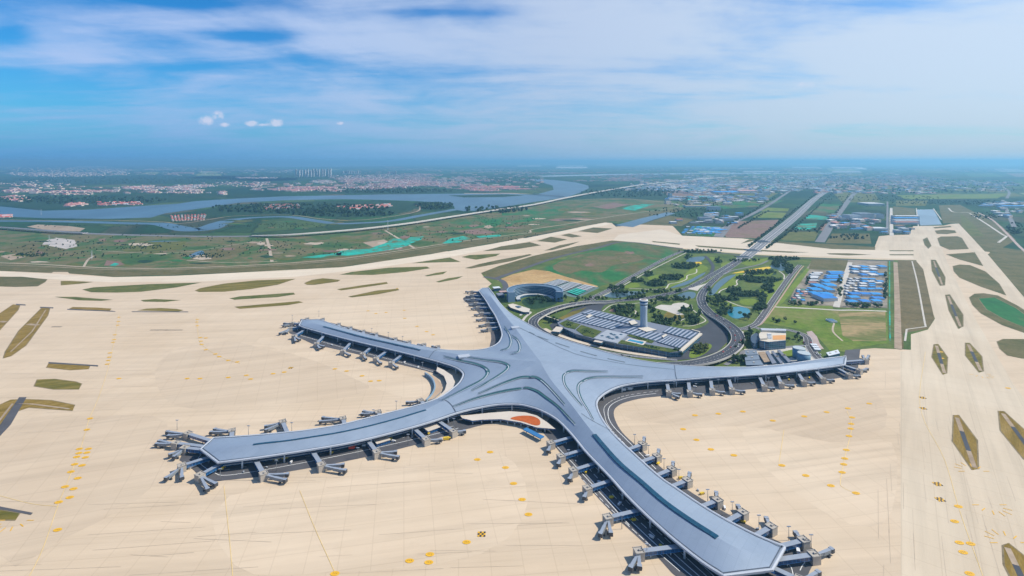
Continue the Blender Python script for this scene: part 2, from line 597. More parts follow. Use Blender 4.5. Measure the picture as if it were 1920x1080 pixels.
# airfield concrete
apron = [(-700, 545), (-300, 520), (0, 508), (97, 512), (100, 510), (127, 510), (130, 513), (213, 519.5), (330, 517), (430, 512), (640, 501), (760, 486), (816, 475), (838, 471), (852, 472),
         (905, 461), (965, 449), (980, 446), (993, 447), (1095, 424), (1135, 417), (1147, 418), (1155, 425), (1190, 422), (1240, 418), (1262, 424), (1278, 441),
         (1280, 442), (1390, 447), (1430, 451), (1560, 466), (1638, 468), (1648, 443), (1667, 441), (1705, 440), (1712, 424), (1770, 423), (1782, 420), (1798, 419),
         (1847, 472), (1858, 468), (1862, 471), (1852, 477), (1920, 556), (2100, 770), (2500, 1240), (2700, 1700), (-900, 1700)]
ground('apron', apron, M_APRON, .10)
# runway on the right and the parallel one sweeping round the left
ground('runway', [(1782, 420), (1798, 419), (1847, 472), (1920, 556), (2100, 770), (2500, 1240), (2330, 1240), (2020, 850), (1920, 702), (1843, 588), (1887, 553), (1843, 498), (1815, 467)][:6] + [(2330, 1240), (2060, 850), (1920, 640), (1887, 556), (1843, 500), (1800, 442)], M_RUN, .16)
ground('runway', [(-700, 545), (-300, 520), (0, 508.5), (213, 520), (330, 517.5), (430, 512.5), (640, 501.5), (816, 475.5), (980, 447.5), (1135, 417.5), (1147, 420), (980, 455), (843, 482), (700, 503), (553, 519), (376, 528), (200, 529), (90, 523), (0, 518), (-300, 528), (-700, 556)], M_TAXI, .16)
ground('taxiway', [(1160, 440), (1240, 430), (1278, 442), (1390, 448), (1430, 452), (1560, 467), (1638, 469), (1700, 470), (1715, 486), (1650, 484), (1400, 475), (1280, 465), (1150, 450)], plain('pale_taxiway', (.60, .50, .375), .85, var=.07, vscale=.01), .18)
ground('taxiway', [(1640, 470), (1650, 444), (1705, 441), (1713, 425), (1750, 424), (1760, 445), (1775, 490), (1830, 600), (1900, 720), (2000, 850), (2300, 1300), (1690, 1300), (1688, 660), (1708, 656), (1708, 627), (1740, 618), (1753, 598), (1718, 488)], M_RUN, .14)

M_AP2 = concrete_mat('worn_apron_concrete', (.515, .398, .277), (.575, .46, .333), 0.35)
M_AP3 = concrete_mat('pale_apron_concrete', (.565, .44, .307), (.625, .502, .365), 0.2)
for k, (q, m_) in enumerate((([(430, 640), (486, 652), (560, 668), (640, 692), (690, 718), (676, 738), (600, 752), (470, 760), (330, 762), (290, 700), (330, 655)], M_AP2), ([(480, 640), (545, 636), (700, 690), (800, 712), (806, 735), (760, 745), (690, 722), (600, 680)], M_AP3),
                             ([(1170, 780), (1300, 755), (1560, 730), (1640, 735), (1660, 800), (1560, 830), (1400, 800), (1280, 798)], M_AP2), ([(1400, 800), (1560, 830), (1672, 830), (1672, 960), (1600, 985), (1500, 930), (1420, 860)], M_AP3), ([(0, 800), (200, 780), (310, 790), (300, 900), (120, 1010), (0, 1040)], M_AP2),
                             ([(430, 930), (800, 870), (940, 850), (990, 940), (900, 1040), (600, 1075), (440, 1060)], M_AP3), ([(560, 585), (720, 556), (860, 545), (880, 580), (905, 620), (900, 645), (800, 640)], M_AP3))):
    ground('apron_bay', q, m_, .105 + .003 * k, 3)
# landside: one sheet, then its patches
land = [(902, 512), (935, 499), (1000, 480), (1080, 462), (1148, 451), (1200, 455), (1280, 467), (1340, 472), (1400, 477), (1500, 482), (1650, 487), (1718, 488), (1753, 598), (1740, 618),
        (1708, 627), (1708, 656), (1640, 653), (1615, 655), (1590, 672), (1500, 692), (1300, 696), (1150, 685), (1000, 640), (950, 600), (930, 560), (915, 538), (922, 532), (908, 520)]
ground('landside_ground', land, M_PARK, .30)
ground('grass_verge', [(902, 512), (935, 499), (1000, 480), (1080, 462), (1148, 451), (1168, 453), (1120, 463), (1040, 483), (965, 508), (932, 523), (915, 519)], M_VERGE, .40)
road('service_road', [(908, 519), (940, 526), (948, 540), (935, 545)], 14, M_ASPH, .46)
road('service_road', [(925, 524), (960, 512), (1040, 484), (1120, 465), (1172, 454), (1280, 466.5)], [16, 14, 14, 14], M_ASPH, .48)
road('service_road', [(1280, 468.5), (1400, 479), (1500, 484), (1650, 489), (1676, 489)], 14, M_ASPH, .48)
ground('crop_field', [(1012, 505), (1046, 491), (1082, 477), (1160, 457), (1174, 455), (1280, 468), (1250, 482), (1215, 501), (1160, 526), (1122, 538), (1095, 530), (1057, 519)], M_FIELD, .40)
ground('sand_ground', [(932, 526), (960, 515), (1000, 505.5), (1030, 509), (1057, 518), (1095, 529), (1122, 537), (1112, 542), (1060, 536), (1040, 526), (1010, 534), (960, 547), (945, 540), (950, 530)], M_SAND, .44)
# construction camp and meadows
ground('camp_yard', [(1478, 568), (1500, 520), (1522, 490), (1580, 487), (1664, 489), (1664, 578), (1570, 577)], patchy('yard_gravel', [(.13, .12, .085), (.26, .22, .17), (.36, .32, .26)], .03), .42)
ground('waste_ground', [(1522, 486), (1590, 488), (1588, 508), (1545, 506), (1516, 505)], M_VERGE, .50)
ground('meadow', [(1430, 606), (1456, 576), (1500, 579), (1560, 582), (1662, 582), (1666, 644), (1605, 652), (1590, 660), (1556, 658), (1540, 640), (1524, 622), (1480, 614)], M_MEADOW, .46)
ground('meadow', [(1470, 570), (1456, 576), (1520, 579), (1562, 580), (1561, 574), (1520, 573), (1480, 571)], M_MEADOW, .52)
ground('meadow', [(1440, 592), (1470, 566), (1500, 531), (1518, 505), (1512, 503), (1495, 522), (1470, 552), (1450, 575)], M_LAWN, .50)
ground('tilled_ground', [(1572, 585), (1660, 585), (1662, 640), (1600, 640), (1580, 630)], patchy('tilled_soil', [(.09, .14, .02), (.16, .16, .05), (.36, .26, .13), (.12, .17, .03)], .02, stretch=(.4, 1.5, 1)), .50)
road('dirt_track', [(1453, 576), (1520, 579), (1570, 582), (1600, 582), (1662, 584)], 7, M_PATH, .60)
road('dirt_track', [(1594, 492), (1590, 505), (1580, 535), (1568, 576)], 12, M_PATH, .60)
road('dirt_track', [(1564, 606), (1562, 622), (1580, 640)], 3, M_DIRT, .60)
ground('grass_verge', [(1684, 488), (1717, 488.5), (1731, 505), (1752, 598), (1740, 617), (1694, 625), (1694, 655), (1686, 655)], patchy('brown_turf', [(.10, .085, .035), (.145, .115, .05), (.19, .15, .075)], .02), .44)
road('dirt_track', [(1679, 492), (1682, 560), (1684, 655)], 10, M_TAN, .62)
road('drain', [(1668, 490), (1668, 560), (1669, 640)], 2.2, M_NETG, .62)
road('dirt_track', [(1710, 490), (1720, 530), (1733, 600), (1736, 613)], 3, M_PATH, .6)
road('dirt_track', [(1736, 613), (1700, 618), (1697, 640)], 3, M_PATH, .62, smooth=0)
ground('apron_road', [(1585, 657), (1613, 655), (1609, 690), (1575, 700)], M_ASPH, .56)

# grass islands between the taxiways: outline, material
isl = []
def island(pts, m=None, smooth=0, name='grass_island', z=.24):
    isl.append(ground(name, pts, m or M_OLIVE, z, smooth))
    v = PP(pts)
    c_ = sum(v, Vector()) / len(v)
    bm = bmesh.new()
    q = [Vector((p.x, p.y, z - .03)) for p in v]
    n_ = offsets(q, True)
    ar = sum(a_.x * b_.y - b_.x * a_.y for a_, b_ in zip(q, q[1:] + q[:1]))
    q = [p - k * (1.3 if ar > 0 else -1.3) for p, k in zip(q, n_)]
    ngon(bm, q)
    bmesh.ops.triangulate(bm, faces=bm.faces[:])
    obj('grass_shoulder', bm, M_SHOULDER, kind='structure')
island([(-40, 516), (0, 519), (40, 519), (88, 524), (84, 529), (70, 537), (30, 538), (-40, 536)], M_VERGE)
island([(115, 527), (130, 527), (174, 529), (150, 532), (115, 535)])
island([(155, 543), (175, 539), (280, 533), (377, 530), (330, 539), (265, 547), (220, 548.5), (172, 548)], M_GREENV)
island([(366, 545), (376, 540.5), (420, 532), (480, 526), (554, 523), (520, 534), (470, 542), (420, 547), (374, 547.5)])
island([(571, 531), (585, 525), (605, 522), (638, 525), (633, 528), (590, 534), (576, 534)])
island([(103, 556.5), (140, 557), (211, 562.5), (190, 564), (150, 563)], M_GREENV)
island([(264, 563), (290, 561), (338, 563), (310, 566), (270, 565.5)], M_GREENV)
island([(431, 559.5), (450, 556), (550, 549), (553, 552), (520, 557), (440, 562)], M_GREENV)
island([(440, 575.5), (480, 572), (560, 565), (568, 567), (540, 572), (450, 579)])
island([(136, 576), (180, 577), (208, 579), (206, 583), (130, 579)], M_OCHRE)
island([(258, 582), (275, 579), (300, 578), (330, 579.5), (343, 582), (335, 584)])
island([(25, 571), (37, 572), (33, 582), (0, 618), (-60, 680), (-60, 640), (0, 588)], M_OCHRE)
island([(79, 577), (93, 578), (89, 592), (48, 648), (20, 668), (7, 672), (11, 659), (36, 620)], M_OCHRE)
island([(91, 681), (130, 683), (168, 686), (166, 692), (132, 694), (88, 689)], M_OCHRE)
island([(70, 712), (101, 711), (140, 716), (152, 720), (148, 730), (101, 730), (65, 724)])
island([(-30, 790), (-10, 764), (20, 750), (45, 749), (95, 751), (139, 760), (137, 770), (55, 764), (22, 775), (-10, 812)], M_OCHRE)
island([(-40, 955), (0, 957), (36, 963), (30, 975), (-40, 974)])
island([(637, 515), (660, 510), (730, 502), (800, 500), (806, 503), (760, 510), (700, 515.5)], M_GREENV)
island([(773, 493.5), (813, 487.5), (843, 483), (863, 491), (820, 492)], M_GREENV)
island([(866, 482), (880, 478.5), (938, 475.5), (930, 480), (893, 487)], M_GREENV)
island([(906, 471), (940, 462), (973, 457), (993, 454), (1014, 460), (967, 467.5)], M_VERGE)
island([(1007, 452), (1033, 444), (1063, 449), (1040, 455)], M_VERGE)
island([(1052, 441), (1067, 438), (1091, 443), (1073, 445.5)], M_VERGE)
island([(1084, 433.5), (1113, 426.5), (1148, 428.5), (1120, 437)], M_VERGE)
island([(872, 503), (900, 495), (940, 486.5), (994, 476.5), (997, 478), (957, 490), (883, 503.5)], M_VERGE)
island([(1021, 470), (1050, 460), (1087, 453), (1067, 460.5), (1035, 469)], M_VERGE)
island([(796, 517.5), (817, 512), (838, 509), (830, 514), (801, 518)], M_GREENV)
island([(818, 528.5), (840, 522), (868, 518), (857, 523), (823, 529.5)], M_GREENV)
island([(632, 542.5), (680, 535), (725, 529), (727, 532), (680, 539), (640, 544.5)])
island([(653, 556.5), (707, 545), (746, 541.5), (748, 544), (707, 552), (660, 557.5)])
island([(1222, 452), (1275, 457), (1274, 459), (1225, 454)], M_VERGE)
island([(1303, 460), (1400, 467), (1450, 470), (1517, 473.5), (1480, 474), (1395, 469.5), (1310, 463)], M_VERGE)
island([(1550, 475), (1590, 475), (1634, 477.5), (1590, 479), (1555, 477)], M_VERGE)
island([(1668, 469.5), (1713, 469.5), (1713, 471), (1668, 471)], M_VERGE)
island([(1668, 477), (1713, 477), (1713, 478.7), (1668, 478.7)], M_VERGE)
island([(1389, 457), (1413, 451.5), (1440, 453.5), (1560, 467), (1640, 468.5), (1641, 463), (1560, 458), (1480, 454), (1432, 450.5), (1405, 449)], M_VERGE)
island([(1731, 449), (1738, 445), (1746, 461), (1741, 466.5), (1734, 459)], M_VERGE)
island([(1750, 426), (1782, 423.5), (1784, 426), (1753, 428.5)], M_VERGE)
island([(1753, 432.5), (1770, 430.5), (1790, 432), (1793, 436.5), (1775, 439), (1757, 438.5)], M_VERGE)
island([(1758, 447), (1765, 443.5), (1795, 443), (1803, 446), (1816, 467), (1780, 468.5), (1763, 461)], M_VERGE)
island([(1774, 477), (1827, 473), (1843, 499), (1800, 487)], M_VERGE)
island([(1787, 499), (1800, 496), (1818, 497), (1847, 509), (1873, 532), (1886, 554), (1840, 538), (1800, 521), (1789, 509)], M_VERGE)
island([(1818, 558), (1828, 551), (1845, 550), (1870, 554), (1907, 573), (1960, 607), (1990, 650), (1920, 624), (1880, 610), (1840, 588), (1824, 572)], M_VERGE)
island([(1835, 560), (1865, 558), (1905, 578), (1940, 605), (1920, 614), (1880, 597), (1850, 580)], M_FIELD, z=.28)
island([(1870, 641), (1882, 636), (1930, 636), (1970, 660), (1950, 675), (1915, 672), (1890, 667), (1876, 655)], M_VERGE)
dia = [[(1746, 487), (1754, 487.5), (1772, 520), (1771, 535), (1763, 536), (1748, 508)],
       [(1773, 553), (1780, 552), (1805, 590), (1805, 612), (1798, 617), (1780, 583)],
       [(1752, 646), (1758, 645), (1776, 670), (1774, 700), (1769, 703), (1748, 670)],
       [(1811, 643), (1817, 643), (1840, 668), (1843, 696), (1837, 699), (1811, 667)],
       [(1789, 779), (1796, 778), (1831, 825), (1833, 879), (1824, 882), (1787, 828)],
       [(1873, 771), (1881, 771), (1921, 807), (1950, 860), (1950, 880), (1921, 862), (1877, 808)],
       [(1882, 1024), (1890, 1019), (1925, 1047), (1965, 1150), (1930, 1150), (1884, 1060)]]
for d in dia:
    island(d, M_OCHRE if d[0][1] > 760 else (M_OLIVE if d[0][1] > 600 else M_VERGE))
    a = ((d[0][0] + d[1][0]) / 2, (d[0][1] + d[1][1]) / 2)
    e = ((d[3][0] + d[4][0]) / 2, (d[3][1] + d[4][1]) / 2)
    L = lambda f: (a[0] + (e[0] - a[0]) * f, a[1] + (e[1] - a[1]) * f)
    w = 4.0
    road('service_path', [L(.05), L(.3)], w, M_TAN, .32, 0)
    road('service_path', [L(.3), L(.66)], w, M_ASPH2, .32, 0)
    road('service_path', [L(.66), L(.97)], w, M_TAN, .32, 0)
# paved strips beside the islands on the left
for q in ([(30, 570), (48, 571), (48, 573), (30, 572.3)], [(75, 575.5), (100, 576.5), (100, 578.5), (75, 577.5)], [(126, 579.5), (210, 582.8), (217, 584), (216, 584.8), (126, 581)],
          [(247, 584), (353, 584.3), (353, 585.6), (247, 585.3)], [(91, 679), (184, 685), (184, 687.5), (130, 684), (91, 682)],
          [(36, 745), (50, 745), (20, 797), (-30, 850), (-30, 820), (0, 797)], [(-30, 944), (10, 952), (62, 962), (58, 966), (10, 957), (-30, 953)]):
    ground('paved_strip', q, M_ASPH, .30)
for q in ([(52, 608), (72, 610)], [(0, 603), (12, 604)]):
    road('paved_strip', q, 8, M_TAN, .34, 0)
road('service_path', [(-10, 800), (24, 757), (60, 758), (130, 767)], 2.5, M_TAN, .34, 0)
road('service_path', [(86, 581), (60, 622), (20, 660)], 2, M_TAN, .34, 0)

# asphalt service roads wrapped round the piers
LN = [(.40, .5, 0), (-.40, .5, 0), (0.0, .5, 6)]
ground('apron_road', [(345, 845), (336, 863), (358, 877), (369, 888), (404, 903), (480, 895), (580, 878), (611, 873), (706, 853), (800, 829), (852, 811), (905, 797), (940, 790), (930, 770), (860, 775), (700, 800), (540, 815), (420, 822), (370, 835)], M_ASPH, .22)
ground('apron_road', [(541, 622), (543, 625), (588, 646), (634, 656), (685, 668), (747, 683), (800, 696), (818, 702), (850, 690), (760, 640), (620, 605), (560, 605)], M_ASPH, .22)
ground('apron_road', curve(PP([(1241, 743), (1204, 747), (1173, 754.5), (1158, 762), (1151, 772), (1154, 789), (1167, 811), (1193, 836), (1230, 868), (1276, 909), (1323, 940), (1370, 967), (1407, 987), (1470, 1020), (1530, 1032), (1512, 1085)]), 4)
       + PP([(1505, 1130), (1330, 1130), (1260, 1075), (1217, 1027), (1164, 979), (1122, 935), (1069, 873), (1035, 830), (1015, 808), (1040, 770), (1100, 720), (1250, 700), (1560, 690), (1613, 655), (1611, 663), (1600, 704), (1540, 715), (1430, 728), (1334, 737)]), M_ASPH, .22, px=False)
ground('apron_road', curve(PP([(868, 560), (890, 552), (925, 545), (950, 590), (945, 640), (925, 652), (918, 652), (921, 635), (918, 618), (905, 595), (885, 575)]), 4, True), M_ASPH, .22, px=False)
def lane(pts, w=.7, dash=0, z=.26, m=None):
    NROAD[0] += 1
    z += (NROAD[0] * 7 % 12) * .004
    v = [Vector((p.x, p.y, z)) for p in curve(PP(pts), 6)]
    bm = bmesh.new()
    if dash:
        for a, b_ in zip(v, v[1:]):
            L = (b_ - a).length
            s = 0
            while s < L - dash * .6:
                ribbon(bm, [a.lerp(b_, s / L), a.lerp(b_, min(1, (s + dash) / L))], w)
                s += dash * 2.4
    else:
        ribbon(bm, v, w)
    return obj('lane_marking', bm, m or M_WHITE, kind='structure')
lane([(372, 868), (400, 886), (440, 890), (600, 862), (750, 830), (860, 803)], .6)
lane([(420, 882), (600, 852), (750, 822), (860, 797)], .5, 5)
lane([(380, 850), (372, 860), (378, 872), (395, 884)], .5)
lane([(1230, 738), (1180, 745), (1148, 758), (1140, 775), (1148, 797), (1180, 830), (1230, 880)], .7)
lane([(1235, 733), (1170, 743), (1136, 760), (1134, 780), (1144, 803), (1180, 842)], .5, 5)
for k in range(4):
    d = k * 13
    lane([(1090 + d, 880 - k * 2), (1160 + d, 955 - k * 2), (1250 + d, 1040 - k * 2), (1320 + d, 1100)], .7, 7 if k in (1, 2, 3) else 0)
lane([(1040, 833), (1075, 870), (1130, 930), (1180, 985)], .6)
lane([(1075, 880), (1135, 945), (1210, 1015), (1275, 1072)], .5, 6)
lane([(1450, 1045), (1480, 1060), (1488, 1080)], .5)
lane([(1490, 1030), (1510, 1045), (1500, 1070)], .5, 5)
lane([(560, 628), (640, 651), (750, 679), (812, 697)], .6)

# painted stand numbers: flattened discs with a dark numeral block; lead-in lines
spots = [(441, 596), (440, 601), (440, 606), (433, 607), (435, 615), (436, 621), (434, 629), (431, 634), (429, 640), (428, 645)]
spots = [(223, 595), (222, 603), (221, 610), (215, 628), (214, 637), (212, 642), (206, 662), (205, 670), (203, 676), (201, 683), (223, 710),
         (370, 599), (369, 604), (370, 611), (376, 633), (386, 634), (377, 640), (378, 646), (386, 656), (404, 664), (411, 669), (428, 676), (445, 679), (351, 710), (375, 710), (428, 708), (462, 704), (470, 711), (512, 701), (533, 698),
         (169, 785), (163, 806), (149, 842), (166, 842), (148, 850), (163, 849), (144, 857), (160, 858), (140, 871), (154, 873), (133, 885), (146, 897), (122, 913), (138, 917), (131, 933), (110, 942), (108, 994),
         (628, 692), (650, 696), (679, 705), (695, 715), (711, 714), (745, 541), (758, 582), (724, 586), (759, 597), (782, 612), (800, 622), (812, 628), (705, 588), (690, 583),
         (919, 848), (895, 862), (948, 877), (963, 907), (979, 937), (991, 965), (875, 1017), (806, 1040), (768, 1052), (628, 1076), (804, 1055),
         (1303, 779), (1347, 776), (1393, 772), (1449, 789), (1508, 781), (1550, 773), (1590, 766), (1598, 783), (1596, 795), (1595, 804), (1592, 818), (1587, 844), (1584, 860), (1582, 871), (1579, 886), (1630, 757), (1281, 805),
         (1306, 825), (1333, 843), (1376, 854), (1466, 873), (1511, 892), (1558, 911), (1605, 925), (1797, 950), (1790, 978), (1799, 1018), (1806, 1036), (1818, 1076), (1820, 1020), (1890, 728), (1764, 660), (1766, 672)]
bm = bmesh.new()
for (x, y) in spots:
    p = P(x, y)
    r = 2.7
    for k, rr, mi, z in ((0, r, 0, .32),):
        ngon(bm, [Vector((p.x + rr * 1.25 * math.cos(a * math.pi / 7), p.y + rr * .85 * math.sin(a * math.pi / 7), z)) for a in range(14)], mi)
    for j in (-1, 0, 1):
        q = rect(p.x + j * 1.3, p.y + .2, .3, 1.3)
        ngon(bm, [Vector((v.x, v.y, .36)) for v in q], 1)
obj('stand_number_marking', bm, [M_YPAINT, M_BLACKP], kind='structure')
for pts in ([(223, 590), (214, 640), (203, 690), (185, 745), (166, 790), (150, 845), (110, 945), (80, 1030), (45, 1100)], [(369, 595), (372, 630), (378, 646), (410, 668), (450, 682)],
            [(420, 912), (425, 960), (432, 1030), (438, 1100)], [(562, 920), (590, 990), (628, 1074)], [(1470, 806), (1460, 873)],
            [(1588, 770), (1597, 800), (1586, 850), (1576, 900), (1580, 914), (1605, 925)], [(1735, 660), (1725, 760), (1770, 860), (1800, 960), (1850, 1100)], [(0, 930), (60, 945), (110, 950)]):
    lane(pts, .38, 0, .26, M_TAXIL)
# chevron rays at taxiway noses and black-and-yellow signs painted on the concrete
bm = bmesh.new()
for (x, y, sp) in ((1826, 884, 1), (1892, 1018, 1), (1838, 702, 0), (1855, 947, 0), (30, 976, 0)):
    c0 = P(x, y)
    for k in range(7):
        a = math.pi * (k / 6.0) + (math.pi if not sp else 0)
        d = Vector((math.cos(a), math.sin(a), 0))
        ribbon(bm, [Vector((c0.x, c0.y, .30)) + d * 9, Vector((c0.x, c0.y, .30)) + d * 15], .7, 0)
for (x, y) in ((1758, 908), (1763, 937), (1730, 746), (1731, 766), (903, 1002), (545, 690)):
    c0 = P(x, y)
    for j in range(4):
        for k in range(3):
            q = rect(c0.x + (j - 1.5) * 1.6, c0.y + (k - 1) * 2.0, 1.55, 1.95)
            ngon(bm, [Vector((v.x, v.y, .30)) for v in q], (j + k) % 2)
for (x, y, n) in ((298, 619, 12), (326, 619, 12), (113, 613, 7)):
    for k in range(n):
        c0 = P(x - 15 + 30 * k / 11.0, y)
        q = rect(c0.x, c0.y, 1.5, 4)
        ngon(bm, [Vector((v.x, v.y, .30)) for v in q], 1)
obj('taxiway_marking', bm, [M_YPAINT, M_BLACKP], kind='structure')
# long wandering traces of tyres and sealed joints
bm = bmesh.new()
for k in range(90):
    x, y = R.uniform(-50, 1000), R.uniform(600, 1080)
    L = R.uniform(15, 90)
    a = P(x, y); b_ = a + Vector((L, R.uniform(-.08, .12) * L, 0))
    ribbon(bm, [Vector((a.x, a.y, .2)), Vector((b_.x, b_.y, .2))], R.uniform(.15, .4), 0)
for k in range(36):
    x, y = R.uniform(1640, 1920), R.uniform(660, 1080)
    L = R.uniform(15, 80)
    a = P(x, y); b_ = a + Vector((L * R.uniform(.66, .74), L, 0)) * R.choice((1, -1))
    ribbon(bm, [Vector((a.x, a.y, .2)), Vector((b_.x, b_.y, .2))], R.uniform(.15, .4), 0)
obj('joint_marking', bm, plain('joint_sealant', (.44, .355, .26), .9), kind='structure')
# ---------------------------------------------------------------- terminal
M_ROOF = None
def roof_mat():
    m, t, b = nt('standing_seam_roof')
    f = noise(t, mapped_pos(t, (1, .25, 1), (0, 0, .6)), .012, 5, .6)
    v = mapped_pos(t)
    w = N(t, 'ShaderNodeTexWave'); w.inputs['Scale'].default_value = .22; w.inputs['Distortion'].default_value = 0.0
    w.bands_direction = 'DIAGONAL'
    t.links.new(v, w.inputs['Vector'])
    c = ramp(t, f, [(.3, (.25, .31, .39)), (.7, (.305, .365, .445))])
    c = mixc(t, .12, c, ramp(t, w.outputs['Fac'], [(.0, .75), (.2, 1.0), (1, 1.0)]), 'MULTIPLY')
    br = N(t, 'ShaderNodeTexBrick')
    br.inputs['Scale'].default_value = 1
    br.inputs['Brick Width'].default_value = 26
    br.inputs['Row Height'].default_value = 7
    br.inputs['Mortar Size'].default_value = .25
    br.inputs['Color1'].default_value = (1, 1, 1, 1)
    br.inputs['Color2'].default_value = (.86, .88, .90, 1)
    br.inputs['Mortar'].default_value = (.72, .74, .78, 1)
    t.links.new(mapped_pos(t, (1, 1, 1), (0, 0, .9)), br.inputs['Vector'])
    c = mixc(t, .33, c, br.outputs['Color'], 'MULTIPLY')
    c = mixc(t, .5, c, ramp(t, noise(t, v, .06, 8, .7), [(.3, .86), (.5, 1.0), (.75, 1.08)]), 'MULTIPLY')
    t.links.new(c, b.inputs['Base Color'])
    b.inputs['Metallic'].default_value = .15
    b.inputs['Roughness'].default_value = .45
    return m
M_ROOF = roof_mat()
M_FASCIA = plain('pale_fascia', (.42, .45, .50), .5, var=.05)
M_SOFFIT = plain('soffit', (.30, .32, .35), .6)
M_COL = plain('white_column', (.62, .66, .70), .5, var=.04)
def glass_mat(name, c0, c1, sc=(1, 1, .25), rough=.18):
    m, t, b = nt(name)
    br = N(t, 'ShaderNodeTexBrick')
    br.offset = 0
    br.inputs['Scale'].default_value = 1
    br.inputs['Brick Width'].default_value = 4
    br.inputs['Row Height'].default_value = 3.2
    br.inputs['Mortar Size'].default_value = .12
    br.inputs['Color1'].default_value = (*c0, 1)
    br.inputs['Color2'].default_value = (*c1, 1)
    br.inputs['Mortar'].default_value = (*(min(1, x * 3 + .02) for x in c1), 1)
    g = N(t, 'ShaderNodeNewGeometry')
    sp = N(t, 'ShaderNodeSeparateXYZ'); t.links.new(g.outputs['Position'], sp.inputs[0])
    ad = N(t, 'ShaderNodeMath', operation='ADD'); t.links.new(sp.outputs[0], ad.inputs[0]); t.links.new(sp.outputs[1], ad.inputs[1])
    cb = N(t, 'ShaderNodeCombineXYZ'); t.links.new(ad.outputs[0], cb.inputs[0]); t.links.new(sp.outputs[2], cb.inputs[1])
    t.links.new(cb.outputs[0], br.inputs['Vector'])
    t.links.new(br.outputs[0], b.inputs['Base Color'])
    b.inputs['Roughness'].default_value = rough
    b.inputs['Specular IOR Level'].default_value = .7
    return m
M_GLASS = glass_mat('curtain_wall_glass', (.008, .05, .15), (.015, .085, .21))
M_SKYL = plain('skylight_glass', (.010, .06, .105), .2, var=.25, vscale=.2)
M_SKYT = plain('louvre_glass', (.02, .095, .095), .3, var=.3, vscale=.3)
M_LINE = plain('roof_gutter', (.07, .09, .12), .6)
M_TERR = plain('terrace_paving', (.56, .49, .41), .9, var=.06)
M_ORANGE = patchy('orange_planting', [(.40, .085, .02), (.52, .13, .03)], .05)
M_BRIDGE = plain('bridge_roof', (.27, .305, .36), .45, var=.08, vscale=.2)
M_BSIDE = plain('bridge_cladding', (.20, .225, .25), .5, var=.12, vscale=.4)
M_HOUSE = plain('rotunda_render', (.40, .36, .31), .8, var=.08)
M_DARK = plain('dark_metal', (.05, .055, .065), .5)

ZE = 10.0
out_px = [(376.6, 842), (400.5, 821), (472.5, 816.6), (552, 809.4), (580, 806), (638, 796.6), (700.5, 781), (755, 767.5), (794, 756.8), (819, 748), (834, 740), (850, 728), (862, 717), (868.3, 705), (867.7, 699), (860, 691.7), (848, 686), (832, 681),
          (807.5, 674), (757, 661.4), (704.4, 648.7), (659.7, 638), (617, 627), (574, 615), (561, 610), (566.4, 600), (593.6, 599), (607, 602), (646, 615.7), (685, 626.4), (724, 636), (762.7, 644), (801.6, 651.3), (825, 655), (849, 657), (884, 657),
          (913, 653.2), (932.8, 644.4), (940.5, 632.8), (941, 623), (936.6, 609.4), (929, 592), (919, 576.4), (911, 562.8), (897.8, 545.3), (903.6, 540.4), (916, 539.4), (925, 551), (932.8, 562.8), (942.5, 574.4), (956, 587), (973.6, 598), (985, 604.6), (1004.7, 615.3), (1024, 625), (1053, 635.5), (1090, 647), (1109, 652.4), (1138, 661), (1177, 670.8), (1216, 678.2), (1255, 683), (1294, 686.4), (1342, 688.3), (1400, 688.6),
          (1418, 687.5), (1476.6, 682.5), (1535, 674), (1586.5, 667.7), (1583.6, 683.6), (1554.4, 688), (1496, 695.3), (1437.8, 701), (1400, 703.7), (1332.7, 708), (1269.5, 712.6), (1216, 716), (1177, 721), (1154, 727), (1134.4, 737), (1121.8, 748), (1118.3, 758.5), (1121.8, 772), (1130.5, 789), (1145, 808.8), (1161.6, 826), (1181.5, 844.8),
          (1234.8, 893), (1268, 916), (1317.8, 949.4), (1365, 977), (1417.8, 1003.6), (1462, 1022), (1470.5, 1025.8), (1447, 1067.5), (1356.7, 1078.6), (1315, 1052), (1264.4, 1012), (1234.8, 986), (1205, 958.5), (1172.6, 926), (1146, 896), (1119, 868), (1095.6, 843), (1073, 815), (1044, 785.5), (1014.4, 769), (995, 762.5), (971.6, 758), (932.8, 758.5), (892, 765.4), (856, 774.3),
          (813, 789), (774.4, 800.5), (716, 816), (657.8, 829.7), (600, 840), (532.7, 850.5), (474.4, 859), (409.3, 867)]
corner = {(376.6, 842), (400.5, 821), (561, 610), (566.4, 600), (593.6, 599), (897.8, 545.3), (903.6, 540.4), (916, 539.4), (1586.5, 667.7), (1583.6, 683.6), (1470.5, 1025.8), (1447, 1067.5), (1356.7, 1078.6), (409.3, 867)}
def soft_outline(px, corners, z, n=3):
    out = []
    m = len(px)
    V = PP(px, z)
    for i in range(m):
        p1, p2 = V[i], V[(i + 1) % m]
        p0 = V[i - 1] if px[i] not in corners else p1 + (p1 - p2)
        p3 = V[(i + 2) % m] if px[(i + 1) % m] not in corners else p2 + (p2 - p1)
        for k in range(n):
            t = k / n
            out.append(0.5 * ((2*p1) + (p2-p0)*t + (2*p0-5*p1+4*p2-p3)*t*t + (3*p1-p0-3*p2+p3)*t**3))
    return out
OUT = soft_outline(out_px, corner, ZE)
PEAK = (1012.5, 677, 40)
